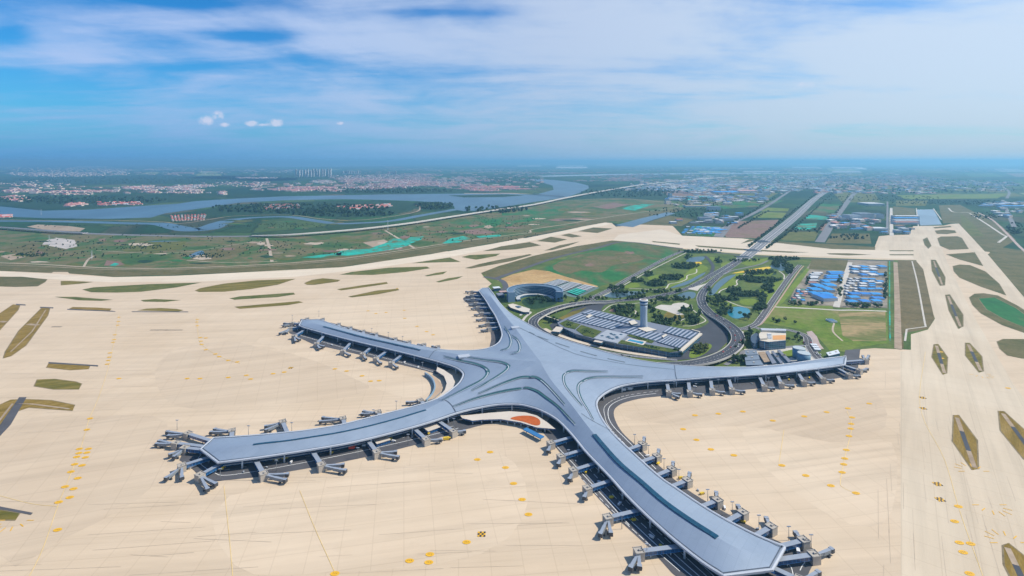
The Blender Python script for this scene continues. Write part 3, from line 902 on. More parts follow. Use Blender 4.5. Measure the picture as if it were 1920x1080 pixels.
RIDGE_PX = [
    [PEAK, (1030, 708, 37), (1050, 733, 34), (1070, 757, 31.5), (1113, 813, 29), (1157.8, 863.7, 28.5), (1202, 902, 28.5), (1246.7, 940.7, 28.5), (1299.4, 977.8, 28.5), (1345, 1007.5, 28), (1400, 1038, 25.5)],
    [PEAK, (985, 691, 37), (940, 708, 33), (880, 730, 30), (838, 748, 28.5), (798.7, 767, 28), (755, 780, 28), (696.6, 795.6, 28), (638, 808.5, 28), (580, 818, 28), (532.7, 825, 28), (474.4, 832.5, 27.5), (425, 839, 25)],
    [PEAK, (975, 675.5, 37), (920, 671, 33), (878, 667, 30), (835, 660.5, 28.5), (789, 654.5, 28), (743, 644, 28), (685, 631, 28), (636, 618, 28), (607, 610.5, 27), (582, 605, 25)],
    [PEAK, (990, 648, 36), (967.7, 617, 31), (950, 595, 28.5), (931, 570, 28), (917, 551, 26)],
    [PEAK, (1092, 683, 35), (1140, 687, 32), (1200, 692, 29.5), (1268, 694, 27.5), (1340, 694, 27), (1450, 688.5, 26.5), (1530, 680, 26), (1570, 675.5, 24.5)]]
RID = []
for r in RIDGE_PX:
    v = [P(q[0], q[1], ZE + (q[2] - 22) * .95) for q in r]
    RID.append(curve(v, 3))
oe = np.array([(p.x, p.y) for p in OUT])
ob = np.roll(oe, -1, 0)
ra, rb = [], []
for r in RID:
    for a, b_ in zip(r, r[1:]):
        ra.append(tuple(a)); rb.append(tuple(b_))
ra, rb = np.array(ra), np.array(rb)
def seg_d(p, a, b):
    ab = b - a
    tt = np.clip(((p - a) * ab).sum(1) / np.maximum((ab * ab).sum(1), 1e-9), 0, 1)
    q = a + ab * tt[:, None]
    return np.sqrt(((q - p) ** 2).sum(1)), tt
def roof_z(x, y):
    p = np.array((x, y))
    de = seg_d(p, oe, ob)[0].min()
    d, tt = seg_d(p, ra[:, :2], rb[:, :2])
    i = d.argmin()
    zr = ra[i, 2] + (rb[i, 2] - ra[i, 2]) * tt[i]
    f = de / (de + d[i] + 1e-9)
    return ZE + (zr - ZE) * (f ** .8)
def inside(x, y):
    a, b = oe, ob
    c = ((a[:, 1] > y) != (b[:, 1] > y)) & (x < (b[:, 0] - a[:, 0]) * (y - a[:, 1]) / (b[:, 1] - a[:, 1] + 1e-12) + a[:, 0])
    return c.sum() % 2 == 1
def on_roof(x, y, lift=0.0):
    z = 14.0
    for _ in range(4):
        p = P(x, y, z)
        z = roof_z(p.x, p.y) + lift
    p = P(x, y, z)
    return p
vs = [Vector((p.x, p.y)) for p in OUT]
es = [(i, (i + 1) % len(OUT)) for i in range(len(OUT))]
pk = None
ridge_keys = set()
for r in RID:
    idx = []
    for p in r:
        q = Vector((p.x, p.y))
        if pk is not None and (q - vs[pk]).length < .01:
            idx.append(pk); continue
        vs.append(q)
        if pk is None:
            pk = len(vs) - 1
        idx.append(len(vs) - 1)
    es += list(zip(idx, idx[1:]))
ridge_start = len(OUT)
x0, y0 = oe.min(0); x1, y1 = oe.max(0)
gs = 9.0
yy = y0
row = 0
while yy < y1:
    xx = x0 + (row % 2) * gs / 2
    while xx < x1:
        if inside(xx, yy):
            p = np.array((xx, yy))
            if seg_d(p, oe, ob)[0].min() > 4 and seg_d(p, ra[:, :2], rb[:, :2])[0].min() > 4:
                vs.append(Vector((xx, yy)))
        xx += gs
    yy += gs * .87
    row += 1
cv, ce, cf, ov, oed, of = delaunay_2d_cdt(vs, es, [], 1, .001)
bm = bmesh.new()
tv = [bm.verts.new((v.x, v.y, roof_z(v.x, v.y))) for v in cv]
for f in cf:
    q = bm.faces.new([tv[i] for i in f])
    q.normal_update()
    if q.normal.z < 0:
        q.normal_flip()
    q.smooth = True
rs = [np.array((p.x, p.y)) for r in RID for p in r]
bm.edges.ensure_lookup_table()
rset = set()
for i, v in enumerate(cv):
    if seg_d(np.array((v.x, v.y)), ra[:, :2], rb[:, :2])[0].min() < .05:
        rset.add(i)
bm.verts.index_update()
for e in bm.edges:
    if e.verts[0].index in rset and e.verts[1].index in rset:
        e.smooth = False

TERM = thing('airport_terminal', 'huge star shaped airport terminal with five long piers under one blue grey metal roof', 'airport terminal', tuple(P(1012, 690)))
T0 = TERM.location.copy()
def term_part(name, bm, m, **k):
    bmesh.ops.translate(bm, verts=bm.verts[:], vec=-T0)
    return obj(name, bm, m, TERM, **k)
term_part('roof', bm, M_ROOF)
def inset(pts, d):
    ns = offsets(pts, True)
    area = sum(a.x * b.y - b.x * a.y for a, b in zip(pts, pts[1:] + pts[:1]))
    sg = 1 if area > 0 else -1
    return [p + n * (d * sg) for p, n in zip(pts, ns)]
def ring(bm, a, za, b, zb, mi=0):
    n = len(a)
    A_ = [bm.verts.new((p.x, p.y, za)) for p in a]
    B_ = [bm.verts.new((p.x, p.y, zb)) for p in b]
    for i in range(n):
        j = (i + 1) % n
        f = bm.faces.new((A_[i], A_[j], B_[j], B_[i])); f.material_index = mi
# fascia: upstand, outer face, soffit back to the glass
o1, o2 = OUT, inset(OUT, -1.2)
FAC = inset(OUT, 7.0)
bm = bmesh.new()
ring(bm, inset(OUT, .9), ZE + .35, o1, ZE + .75)
ring(bm, o1, ZE + .75, o2, ZE + .45)
ring(bm, o2, ZE + .45, o2, ZE - 1.0)
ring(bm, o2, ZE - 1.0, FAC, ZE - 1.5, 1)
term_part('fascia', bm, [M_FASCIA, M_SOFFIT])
bm = bmesh.new()
ring(bm, inset(OUT, 2.0), ZE + .62, inset(OUT, 1.2), ZE + .62)
term_part('gutter', bm, M_LINE)
bm = bmesh.new()
ring(bm, FAC, 3.92, FAC, ZE - 1.4)
FB = inset(OUT, 9.5)
ring(bm, FB, 0, FB, 3.85, 0)
term_part('glass_facade', bm, M_GLASS)
bm = bmesh.new()
FE = inset(OUT, 5.6)
for z0, z1, ins in ((3.2, 3.9, 5.4), (6.0, 6.4, 6.3)):
    q = inset(OUT, ins)
    ring(bm, q, z1, q, z0); ring(bm, q, z1, FB, z1); ring(bm, q, z0, FB, z0)
term_part('floor_band', bm, plain('floor_band', (.40, .45, .50), .5))
# columns under the eaves at a steady pitch
ci = inset(OUT, 2.2)
acc = 0
ncol = 0
for i in range(len(ci)):
    a, b_ = ci[i], ci[(i + 1) % len(ci)]
    acc += (b_ - a).length
    if acc > 36 and ncol < 96:
        acc = 0
        bm = bmesh.new()
        cyl(bm, b_.x, b_.y, 0, ZE - 1.0, .95, .75, 8)
        term_part('column', bm, M_COL)
        ncol += 1
# skylights
def strip(name, px, w, m, lift=.35, n=5, th=None):
    v = curve([on_roof(x, y, lift) for x, y in px], n)
    v = [Vector((p.x, p.y, roof_z(p.x, p.y) + lift)) for p in v]
    k = len(v)
    if isinstance(w, tuple):
        ww = [w[0] + (w[1] - w[0]) * math.sin(math.pi * i / (k - 1)) for i in range(k)]
    else:
        ww = w
    bm = bmesh.new()
    if th:
        deck(bm, v, ww, th)
    else:
        ribbon(bm, v, ww)
    return term_part(name, bm, m)
strip('skylight', [(1114, 814), (1157.8, 863.7), (1202, 902), (1246.7, 940.7), (1299.4, 977.8), (1345, 1007)], 4.6, M_SKYL, .25, th=.4)
strip('skylight', [(798.7, 768), (755, 781), (696.6, 796.6), (638, 809.5), (580, 819), (532.7, 826), (474.4, 833)], 2.6, M_SKYL, .25, th=.4)
strip('skylight', [(789, 655.5), (743, 645), (685, 632), (636, 619), (607, 611.5)], 4.2, M_SKYL, .25, th=.4)
SW = [[(883, 733), (913, 717), (940.5, 700), (953, 689), (951, 683), (936.6, 678), (907.5, 674.5), (868.6, 668)],
      [(828.7, 751), (874, 727.5), (903.6, 712), (915, 698), (907.5, 688), (888, 681), (859, 675), (831.7, 668.5)],
      [(896, 739), (940.5, 719.7), (975.5, 708), (999, 706), (1014.4, 712), (1034, 731), (1059, 758.6)],
      [(849, 762.5), (888, 748), (936.6, 735), (979.4, 728.5), (1004.7, 732), (1024, 745), (1049.4, 764.4), (1078.6, 795.5)],
      [(1140, 697.5), (1102, 696), (1072, 695.5), (1058, 702), (1058, 718), (1069, 735), (1092, 762)],
      [(1206, 706.5), (1138, 706.5), (1105, 709), (1087, 718), (1084, 731), (1090, 748.6), (1101, 766), (1113, 788)],
      [(936.6, 659), (953, 652), (958.5, 640), (955, 626), (946, 613)],
      [(956, 663), (972, 659), (975, 648), (970, 636.6), (960, 630)]]
for k, s in enumerate(SW):
    strip('skylight', s, (.6, 4.8 if k < 4 else 3.8), M_SKYT, .45, 6)
    # white upstand along the outer lip and a dark gutter along the inner
    sh = [(x, y - 1.2) for x, y in s]
    strip('roof_lip', [(x, y + (1.6 if k < 4 else 1.2)) for x, y in s], (.5, 1.4), M_FASCIA, .7, 6)
    strip('roof_gutter', [(x, y - 2.2) for x, y in s], .7, M_LINE, .42, 6)
strip('roof_gutter', [(973.6, 614), (1014, 634), (1053, 653), (1092, 667), (1140, 676.5), (1173, 682.5), (1264, 692.5)], .9, M_LINE)
strip('roof_gutter', [(1264.5, 684), (1266, 698), (1269, 711)], .8, M_LINE)
strip('roof_gutter', [(822, 750), (840, 753), (850, 764), (855, 773)], .9, M_LINE)
strip('roof_gutter', [(803, 672), (812, 661), (820, 656)], .9, M_LINE)
strip('roof_gutter', [(1090, 775), (1110, 788), (1145, 807)], .6, M_LINE)
for a, b_ in (((992, 622), (1001.8, 627)), ((1007.6, 630), (1028, 637.6)), ((1041.6, 642.5), (1068, 651)), ((1088.4, 658.5), (1119, 667)), ((1139, 672), (1172, 679))):
    strip('skylight', [a, b_], 3.0, plain('smoked_skylight', (.13, .16, .19), .4), .4, 3)
# pale raised blocks for the bright roof facets where the pier ridges start
for c_, rr in (((966, 614), 4), ((870, 668), 5)):
    p = on_roof(*c_, .3)
    bm = bmesh.new()
    prism(bm, rect(p.x, p.y, rr * 3.4, rr * 2.2, .3), p.z - 1.0, p.z + .9)
    term_part('facet_block', bm, M_FASCIA)
p = on_roof(1088, 790)
# bright sunlit notch at the start of the near pier
q = [on_roof(x, y, .5) for x, y in ((1069, 756), (1094, 765), (1114, 789), (1096, 790), (1112, 811))]

# terraces in the bays between piers
def terrace(pts, z, mats, z0=0, smooth=0):
    v = PP(pts, z)
    if smooth:
        v = curve(v, smooth, True)
    bm = bmesh.new()
    prism(bm, v, z - 1.6, z, 0, 1)
    return term_part('terrace', bm, mats), v
_, tv1 = terrace([(820, 688), (832.7, 693.6), (848, 704), (853, 717), (849, 728), (838.5, 738), (817, 749), (824, 742), (834, 731), (837.6, 719), (832.7, 705), (818, 695.5)], 5.5, [M_TERR, M_GLASS])
terrace([(801.6, 699.4), (819, 709), (829, 721), (827, 734), (811, 748), (800, 750), (811, 739), (815.5, 727), (813, 713)], 3, [plain('ramp_paving', (.42, .30, .2), .9), M_SOFFIT])
_, tv2 = terrace([(862.8, 779), (866.7, 784), (886, 788.7), (903.6, 786.8), (938.6, 785.8), (975.5, 791.6), (1006.6, 801.4), (1041.6, 804.3), (1026, 791.6), (1006.6, 779), (985, 773), (956, 771), (917, 774), (880, 778)], 5.5, [M_TERR, M_GLASS])
bm = bmesh.new()
ngon(bm, curve(PP([(957, 785), (971.6, 780), (995, 779.6), (1010.5, 785.8), (1012.5, 795.5), (1002.7, 797.5), (981, 790.7)], 5.62), 4, True))
term_part('roof_garden', bm, M_ORANGE)
for x, y in ((886, 788), (903, 786.5), (922, 786), (938.6, 785.3), (952, 788), (965, 790), (977, 792), (990, 796), (1006, 801), (1022, 803)):
    p = P(x, y, 5)
    bm = bmesh.new()
    cyl(bm, p.x, p.y + 1.5, 0, 3.9, .7, None, 8)
    term_part('terrace_column', bm, M_COL)
bm = bmesh.new()
deck(bm, curve(PP([(797, 698), (808, 706), (814, 716), (815, 727), (809, 739), (799, 749)], 4.5), 5), 1.8, 4.4, 0, 0)
term_part('ramp_parapet', bm, plain('blue_grey_panel', (.20, .30, .38), .5))
bm = bmesh.new()
deck(bm, PP([(984, 803), (1017, 820)], 4.5), 6, .9)
for f_ in (.1, .5, .9):
    p = P(984 + 33 * f_, 803 + 17 * f_, 4)
    cyl(bm, p.x, p.y, 0, 3.6, .4, None, 6)
o = obj('entrance_canopy', bm, plain('blue_canopy', (.03, .16, .36), .4))
tag(o, 'slanted blue flat canopy on posts below the terrace with orange planting', 'canopy')
for k, (x0_, y0_, x1_, y1_) in enumerate(((703, 829, 729, 821), (798, 806, 823, 797))):
    a, b_ = P(x0_, y0_, 3.6), P(x1_, y1_, 3.6)
    bm = bmesh.new()
    a.z = b_.z = 0
    beam(bm, a, b_, 9, 3.6, 0, 1)
    o = thing('gate_annex', ('cream roofed low annex between the third and fourth bridges of the lower left pier', 'cream roofed low annex between the fourth and fifth bridges of the lower left pier')[k], 'annex', tuple((a + b_) / 2))
    bmesh.ops.translate(bm, verts=bm.verts[:], vec=-o.location)
    obj('wall', bm, [M_HOUSE, M_GLASS], o)
    bm = bmesh.new()
    beam(bm, a + Vector((0, 0, 3.61)), b_ + Vector((0, 0, 3.61)), 10.5, .5)
    bmesh.ops.translate(bm, verts=bm.verts[:], vec=-o.location)
    obj('roof', bm, M_TERR, o)

# ---------------------------------------------------------------- jet bridges
def jet_bridge(label, s, n, ends, group, zs=5.0, big=.82):
    a, b_ = P(*s, zs), P(*n, zs)
    d = (b_ - a)
    d.z = 0
    a = a - d.normalized() * 9                       # starts behind the glass, under the eaves
    root = thing('jet_bridge', label, 'jet bridge', (b_.x, b_.y, 0), 0, group)
    L0 = root.location.copy()
    def part(name, bm, m, par=root):
        bmesh.ops.translate(bm, verts=bm.verts[:], vec=-L0)
        return obj(name, bm, m, par)
    w = 4.6 * big
    bm = bmesh.new()
    u = d.normalized()
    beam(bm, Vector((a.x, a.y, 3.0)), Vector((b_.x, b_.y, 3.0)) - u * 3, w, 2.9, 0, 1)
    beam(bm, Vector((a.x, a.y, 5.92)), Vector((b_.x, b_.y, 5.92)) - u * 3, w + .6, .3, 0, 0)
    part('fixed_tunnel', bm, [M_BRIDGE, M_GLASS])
    k = 8.2 * big
    rz = math.atan2(u.y, u.x)
    bm = bmesh.new()
    box(bm, b_.x, b_.y, 0, 6.6, k, k, rz, 0, 0)
    hs_ = part('rotunda_house', bm, M_HOUSE)
    bm = bmesh.new()
    for sx_, sy_, lw, ld in ((0, k/2, k + .8, .5), (0, -k/2, k + .8, .5), (k/2, 0, .5, k + .8), (-k/2, 0, .5, k + .8)):
        c_, s_ = math.cos(rz), math.sin(rz)
        box(bm, b_.x + sx_ * c_ - sy_ * s_, b_.y + sx_ * s_ + sy_ * c_, 6.62, 7.1, lw, ld, rz)
    box(bm, b_.x + .8, b_.y, 6.62, 7.6, 2.2, 1.6, rz)
    part('roof_parapet', bm, plain('parapet', (.36, .33, .29), .8), hs_)
    for f_ in (.45, .8):
        q = a.lerp(b_, f_)
        bm = bmesh.new()
        cyl(bm, q.x, q.y, 0, 2.98, .5, None, 6)
        part('support_column', bm, M_COL)
    for e in ends:
        c_ = P(*e, 3.6)
        dd = c_ - b_
        dd.z = 0
        v = dd.normalized()
        st = Vector((b_.x, b_.y, 3.3)) + v * (k * .45)
        en = Vector((c_.x, c_.y, 2.2)) - v * 1.5
        mid = st.lerp(en, .55)
        bm = bmesh.new()
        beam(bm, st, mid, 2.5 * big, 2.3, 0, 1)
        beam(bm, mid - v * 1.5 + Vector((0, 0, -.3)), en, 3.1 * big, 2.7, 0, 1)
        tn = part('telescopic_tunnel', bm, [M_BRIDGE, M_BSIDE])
        bm = bmesh.new()
        r2 = math.atan2(v.y, v.x)
        box(bm, c_.x, c_.y, 1.9, 5.1, 3.6 * big, 4.2 * big, r2, 0, 1)
        part('cab', bm, [M_BRIDGE, M_DARK], tn)
        bm = bmesh.new()
        q = st.lerp(en, .8)
        nn = Vector((-v.y, v.x, 0)) * 1.6
        for sg in (-1, 1):
            cyl(bm, q.x + nn.x * sg, q.y + nn.y * sg, .2, 2.9, .3, None, 6)
        box(bm, q.x, q.y, .2, 1.1, 1.4, 4.4, r2)
        part('drive_leg', bm, M_DARK, tn)
ORD = ['first', 'second', 'third', 'fourth', 'fifth', 'sixth', 'seventh', 'eighth', 'ninth', 'tenth']
SETS = [
 ('near side of the lower left pier', 'pier tip', 'jet bridges along the lower left pier', [((478, 862), (494, 890), [(538.6, 890), (534.7, 900.8)]), ((583, 843), (602.5, 873), [(643, 872), (647, 883)]), ((688, 825), (706.5, 849), [(742, 848), (746, 857.5)]),
   ((774, 802), (799, 825.5), [(826, 825)]), ((820, 789), (850, 810), [(871, 809)])]),
 ('end of the lower left pier', 'near corner', 'jet bridges along the lower left pier', [((412, 872), (375, 892), [(389, 918), (404, 908)]), ((387, 860), (341, 874.5), [(312, 897), (341, 896)]), ((385, 845), (346, 841), [(319, 853), (327, 857)]), ((378, 838), (330, 832), [(294, 833), (299, 827.5)]), ((393, 827), (352, 814), [(314, 810.4), (316, 818)])]),
 ('far side of the lower left pier', 'pier tip', 'jet bridges along the lower left pier', [((434, 825), (435, 809), [(396, 811), (403, 805.5)]), ((538.5, 812), (530, 792), [(498, 800), (499, 807)]), ((648, 803), (643, 786), [(601, 791), (606, 783.5)]), ((716, 788), (709, 774), [(679, 777), (682, 772)]), ((800, 763), (788, 752), [(763, 755)])]),
 ('near side of the left pier', 'pier tip', 'jet bridges along the left pier', [((568, 621), (552, 630.5), [(554, 640), (562, 637)]), ((606, 632), (593.6, 645), [(599.4, 653.6), (607, 650)]), ((656, 645), (643, 659), [(655.5, 666)]), ((692, 655), (680, 665), [(686, 673)]), ((721, 662), (705, 673), [(714, 681.5)]), ((750, 669), (734, 681), [(744.5, 689)])]),
 ('end of the left pier', 'near corner', 'jet bridges along the left pier', [((559, 614), (544, 616), [(525, 625), (536, 624)]), ((559, 607), (548, 606.5), [(531, 611), (533, 606.5)])]),
 ('far side of the left pier', 'pier tip', 'jet bridges along the left pier', [((576, 603), (576, 598.5), [(565, 600)]), ((606, 605), (605, 599), [(595, 600)]), ((636, 614), (635, 608.5), [(624, 609)]), ((658, 621), (657, 615), [(646, 615.5)]), ((682, 627), (681, 621.5), [(671, 621)]), ((706, 632), (705, 627), [(695, 627)]), ((742, 641), (741, 636), [(731, 635.5)]), ((768, 647), (767, 642), [(757, 641)]), ((796, 652), (795, 647), [(784, 646.5)]), ((823, 656), (821, 651), [(811, 650)])]),
 ('left side of the upper pier', 'far tip', 'jet bridges along the upper pier', [((898, 547.5), (885, 547), [(874, 547)]), ((902, 555), (885, 554), [(874, 556)]), ((906, 562), (887, 561), [(874, 563)]), ((912, 570), (892, 569), [(880, 572)]), ((917, 577), (896, 577), [(884, 579)]), ((922, 588), (903, 588), [(890, 590.5)]), ((927, 597), (908, 597), [(894, 600)]), ((931, 606), (914, 607), [(899, 611)]), ((935, 614), (917, 616.5), [(903, 620)])]),
 ('near side of the right pier', 'star centre', 'jet bridges along the right pier', [((1251, 720), (1254, 736), [(1274, 739.5), (1271.5, 745)]), ((1291, 718), (1293.5, 736), [(1314.5, 740.5)]), ((1332.7, 715), (1335.5, 732.5), [(1357, 736.5)]), ((1366.7, 713), (1372.5, 731), [(1395, 734.5)]), ((1425, 709), (1433, 725.5), [(1450.5, 728.5)]), ((1458, 705.5), (1465, 720.5), [(1487, 724)]), ((1497, 701), (1507, 716.5), [(1526, 718.5)]), ((1530, 697), (1543, 711.5), [(1562, 713.5)]), ((1570, 691), (1592, 703), [(1611, 705.5)])]),
 ('end of the right pier', 'near corner', 'jet bridges along the right pier', [((1580, 685), (1611, 695), [(1626, 692)]), ((1585, 679), (1622.5, 676), [(1629, 667.5), (1618, 668)])]),
 ('left side of the near pier', 'star centre', 'jet bridges along the near pier', [((1072, 821), (1033, 832), [(1028, 846)]), ((1094, 844.4), (1052, 857), [(1047, 871)]), ((1117.8, 869.6), (1075, 883), [(1068, 899)]), ((1147.4, 902), (1101.5, 917), [(1096, 933)]), ((1205, 957), (1140, 972), [(1126, 1002), (1145, 1000)]), ((1285, 1025), (1198, 1036), [(1183, 1065), (1199, 1063)])]),
 ('right side of the near pier', 'star centre', 'jet bridges along the near pier', [((1181.5, 843), (1205, 834), [(1208, 822)]), ((1206.7, 866), (1232, 856.5), [(1235, 845)]), ((1236, 891), (1260, 881), [(1262, 868.5)]), ((1261.5, 913), (1289, 902), [(1293, 888.5)]), ((1320.5, 949.5), (1345.5, 939.7), [(1343, 925)]), ((1368, 976.5), (1393, 963), [(1384, 950)]), ((1420.5, 1004), (1446, 989.5), [(1437, 973)]), ((1467.8, 1025), (1506.7, 1015), [(1492, 1000)])]),
 ('end of the near pier', 'right corner', 'jet bridges along the near pier', [((1456, 1052), (1526, 1042), [(1559, 1031)]), ((1448, 1066), (1500, 1090), [(1534, 1074)])]),
]
for side, ref, grp, items in SETS:
    for k, (s_, n_, e_) in enumerate(items):
        lab = f'{ORD[k]} jet bridge from the {ref}, {side}'
        if len(e_) == 2 and k < 2:
            lab = f'two armed {ORD[k]} bridge from the {ref}, {side}'
        jet_bridge(lab, s_, n_, e_, grp)
# flood-light masts
masts = [('lower left pier', [(466, 817), (413, 901), (518, 884), (671, 860), (765, 834), (851, 803), (743, 769), (332, 806), (700, 786), (547, 811)]),
         ('near pier', [(1190, 834), (1216, 855), (1245, 881), (1273, 902), (1327, 941), (1373, 965), (1423, 991), (1479, 1013), (1521, 1029), (1066, 864), (1166, 992), (1213, 1047)]),
         ('right pier', [(1264, 731), (1305, 735), (1347, 727), (1383, 722.5), (1441, 724), (1477, 721), (1513, 711), (1550, 704)]),
         ('left pier', [(638, 658), (690, 670), (748, 683), (792, 694), (728, 635), (697, 628), (598, 594), (548, 602), (755, 643)])]
for who, L in masts:
    for k, (x, y) in enumerate(L):
        p = P(x, y)
        o = thing('floodlight_mast', f'slim grey floodlight mast on the apron beside the {who}', 'light mast', tuple(p), 0, 'apron floodlight masts by the ' + who)
        bm = bmesh.new()
        cyl(bm, 0, 0, 0, 11, .28, .16, 6)
        obj('pole', bm, M_BSIDE, o)
        bm = bmesh.new()
        box(bm, 0, 0, 10.7, 11.2, 3.0, .8)
        obj('lamp_head', bm, M_BRIDGE, o)
# ---------------------------------------------------------------- landside roads and park
M_VIA = plain('viaduct_concrete', (.52, .49, .45), .85, var=.08)
def up(pts, zs):
    """pixels with a height each -> points"""
    return [P(x, y, z) for (x, y), z in zip(pts, zs)]
# right carriageway: flat approach, then raised curb-side viaduct
ra_px = [(1560, 352), (1530, 373), (1500, 400), (1470, 426), (1440, 450), (1418, 469), (1397, 486), (1375, 501), (1350, 518), (1328, 538), (1316, 556)]
road('approach_road', [(1578, 338), (1556, 354), (1528, 373), (1497, 401), (1466, 427), (1437, 450), (1414, 469), (1392, 486)], [56, 50, 46, 44, 42, 40, 38, 36], M_ROADG, .70, 5, [(0, 1.5, 0), (.28, .8, 0), (-.28, .8, 0), (.49, 1.2, 0), (-.49, 1.2, 0)])
road('approach_road', [(1397, 484), (1375, 499), (1350, 516), (1326, 538), (1315, 556), (1318, 573), (1328, 590)], [14, 14, 15, 17, 19, 20, 21], M_ASPH2, .72, 6, [(.46, .5, 0), (-.46, .5, 0), (.15, .4, 5), (-.15, .4, 5)])
road('approach_road', [(1391, 482), (1372, 494), (1350, 507), (1320, 525), (1290, 541), (1250, 552), (1212, 559.5), (1150, 565), (1100, 569)], [14, 14, 15, 16, 17, 18, 18, 18], M_ASPH2, .74, 6, [(.46, .5, 0), (-.46, .5, 0), (.15, .4, 5), (-.15, .4, 5)])
ground('paved_island', [(1290, 541), (1300, 539), (1327, 531), (1312, 541), (1308, 546), (1292, 543)], M_PATH, .78)
road('side_road', [(1500, 497), (1490, 508), (1477, 524), (1452, 560), (1425, 600), (1412, 611), (1395, 617), (1375, 616)], [11, 12, 13, 13, 13, 13, 14, 16], M_ASPH, .76, 6, [(.45, .5, 0), (-.45, .5, 0), (0, .4, 5)])
road('footpath', [(1507, 499), (1496, 512), (1460, 565), (1432, 603), (1420, 612)], 3, plain('reddish_paving', (.42, .28, .22), .9), .74)
road('side_road', [(1280, 471), (1250, 484), (1215, 503), (1180, 522), (1150, 540), (1115, 557), (1090, 569)], 14, M_ASPH, .76, 6, [(.45, .5, 0), (-.45, .5, 0), (0, .5, 0)])
road('footpath', [(1287, 474), (1222, 506), (1155, 543), (1098, 571)], 3, M_PATH, .74)
road('side_road', [(1322, 480), (1331, 490), (1337, 500), (1333, 512), (1322, 520)], 9, M_ASPH2, .72)
road('side_road', [(1440, 489), (1425, 496), (1395, 503), (1372, 508), (1358, 514)], 7, M_ROADG, .72)
road('side_road', [(1410, 612), (1440, 622), (1462, 618), (1490, 622), (1512, 632), (1517, 648), (1530, 668), (1545, 680)], [8, 9, 10, 12, 14, 14, 14], M_ASPH, .72, 6, [(.45, .5, 0), (-.45, .5, 0), (0, .4, 5)])
road('side_road', [(1515, 648), (1470, 652), (1420, 657), (1395, 659), (1388, 668), (1360, 685)], 7, M_ROADG, .74)
ground('bare_patch', [(1036, 499), (1082, 479), (1130, 470), (1170, 473), (1208, 485), (1182, 493), (1150, 498), (1128, 511), (1090, 508), (1060, 514)], patchy('bare_crop', [(.17, .135, .075), (.15, .125, .06), (.09, .12, .04), (.04, .12, .035)], .012), .455, 3)
road('footpath', [(1392, 622), (1396, 640), (1388, 655)], 3, M_PATH, .74)
ground('car_park', [(1512, 623), (1522, 621), (1532, 632), (1537, 645), (1545, 655), (1528, 656), (1520, 640)], plain('pink_paving', (.40, .31, .28), .9), .70)
ground('forecourt', [(1062, 590), (1075, 580), (1100, 572), (1150, 568), (1320, 575), (1335, 590), (1352, 602), (1364, 620), (1366, 640), (1345, 660), (1310, 672), (1270, 676), (1240, 672), (1050, 640), (1030, 610)], M_ASPH2, .60)
ground('grass_verge', [(1062, 604), (1048, 597), (1072, 585), (1092, 579), (1100, 576), (1082, 590), (1075, 602)], M_OLIVE, .66)
garden = [(1128, 580), (1140, 571), (1180, 568), (1235, 561), (1270, 556), (1292, 555), (1304, 568), (1312, 582), (1325, 598), (1328, 606), (1310, 616), (1285, 618), (1235, 612), (1190, 606), (1150, 594), (1132, 588)]
ground('garden', garden, M_PARK, .68, 4)
road('footpath', [(1130, 584), (1150, 571.5), (1190, 569.5), (1240, 563), (1272, 558)], 2.2, M_PATH, .76)
road('footpath', [(1185, 575), (1188, 581), (1193, 586), (1186, 592), (1180, 594)], 3, M_PATH, .76)
ground('plaza', [(1228, 577), (1240, 572), (1258, 573), (1262, 570), (1280, 568), (1292, 572), (1289, 577), (1278, 579), (1270, 584), (1283, 590), (1270, 591), (1250, 584), (1235, 580)], M_PATH, .76, 3)
ground('lawn', [(1245, 592), (1255, 584), (1280, 591), (1285, 594), (1265, 602), (1248, 600)], M_OLIVE, .74, 3)
road('footpath', [(1296, 571), (1300, 582), (1318, 596), (1322, 603), (1300, 611), (1280, 612)], 2.2, M_PATH, .76)
road('footpath', [(1253, 602), (1272, 603), (1284, 598)], 2, M_PATH, .78)
ground('flower_bed', [(1142, 583), (1150, 579), (1158, 582), (1152, 586)], M_EARTH, .74, 3)
ground('pond', [(1271, 553), (1290, 547.5), (1304, 550), (1300, 560), (1277, 558)], M_POND, .76, 3)
ground('pond', [(1286, 490), (1297, 483), (1320, 481.5), (1318, 488), (1302, 492)], M_POND, .62, 3)
ground('pond', [(1322, 511), (1310, 516), (1296, 524), (1275, 532), (1255, 541), (1285, 535), (1306, 524), (1320, 515)], M_POND, .62, 3)
ground('pond', [(1133, 556), (1148, 548), (1185, 546.5), (1212, 549), (1190, 553), (1160, 559)], M_POND, .62, 3)
ground('pond', [(1380, 515), (1362, 519), (1345, 530), (1334, 544), (1328, 553), (1338, 553), (1350, 540), (1366, 526)], M_POND, .62, 3)
ground('pond', [(1444, 501), (1456, 491.5), (1476, 495), (1468, 508), (1456, 505)], M_POND, .62, 3)
ground('pond', [(1364, 580), (1384, 575.5), (1404, 580), (1404, 591), (1382, 598), (1367, 592)], M_TEALP, .64, 4)
ground('pond_island', [(1384, 585), (1389, 584), (1392, 587), (1388, 589.5), (1384, 588)], M_WOODF, .70, 3)
ground('lawn', [(1380, 513), (1410, 508), (1420, 512), (1390, 520), (1381, 530), (1378, 537), (1352, 543), (1345, 552), (1352, 561), (1385, 574), (1360, 572), (1338, 560), (1345, 545), (1368, 526)], M_LAWN, .60, 2)
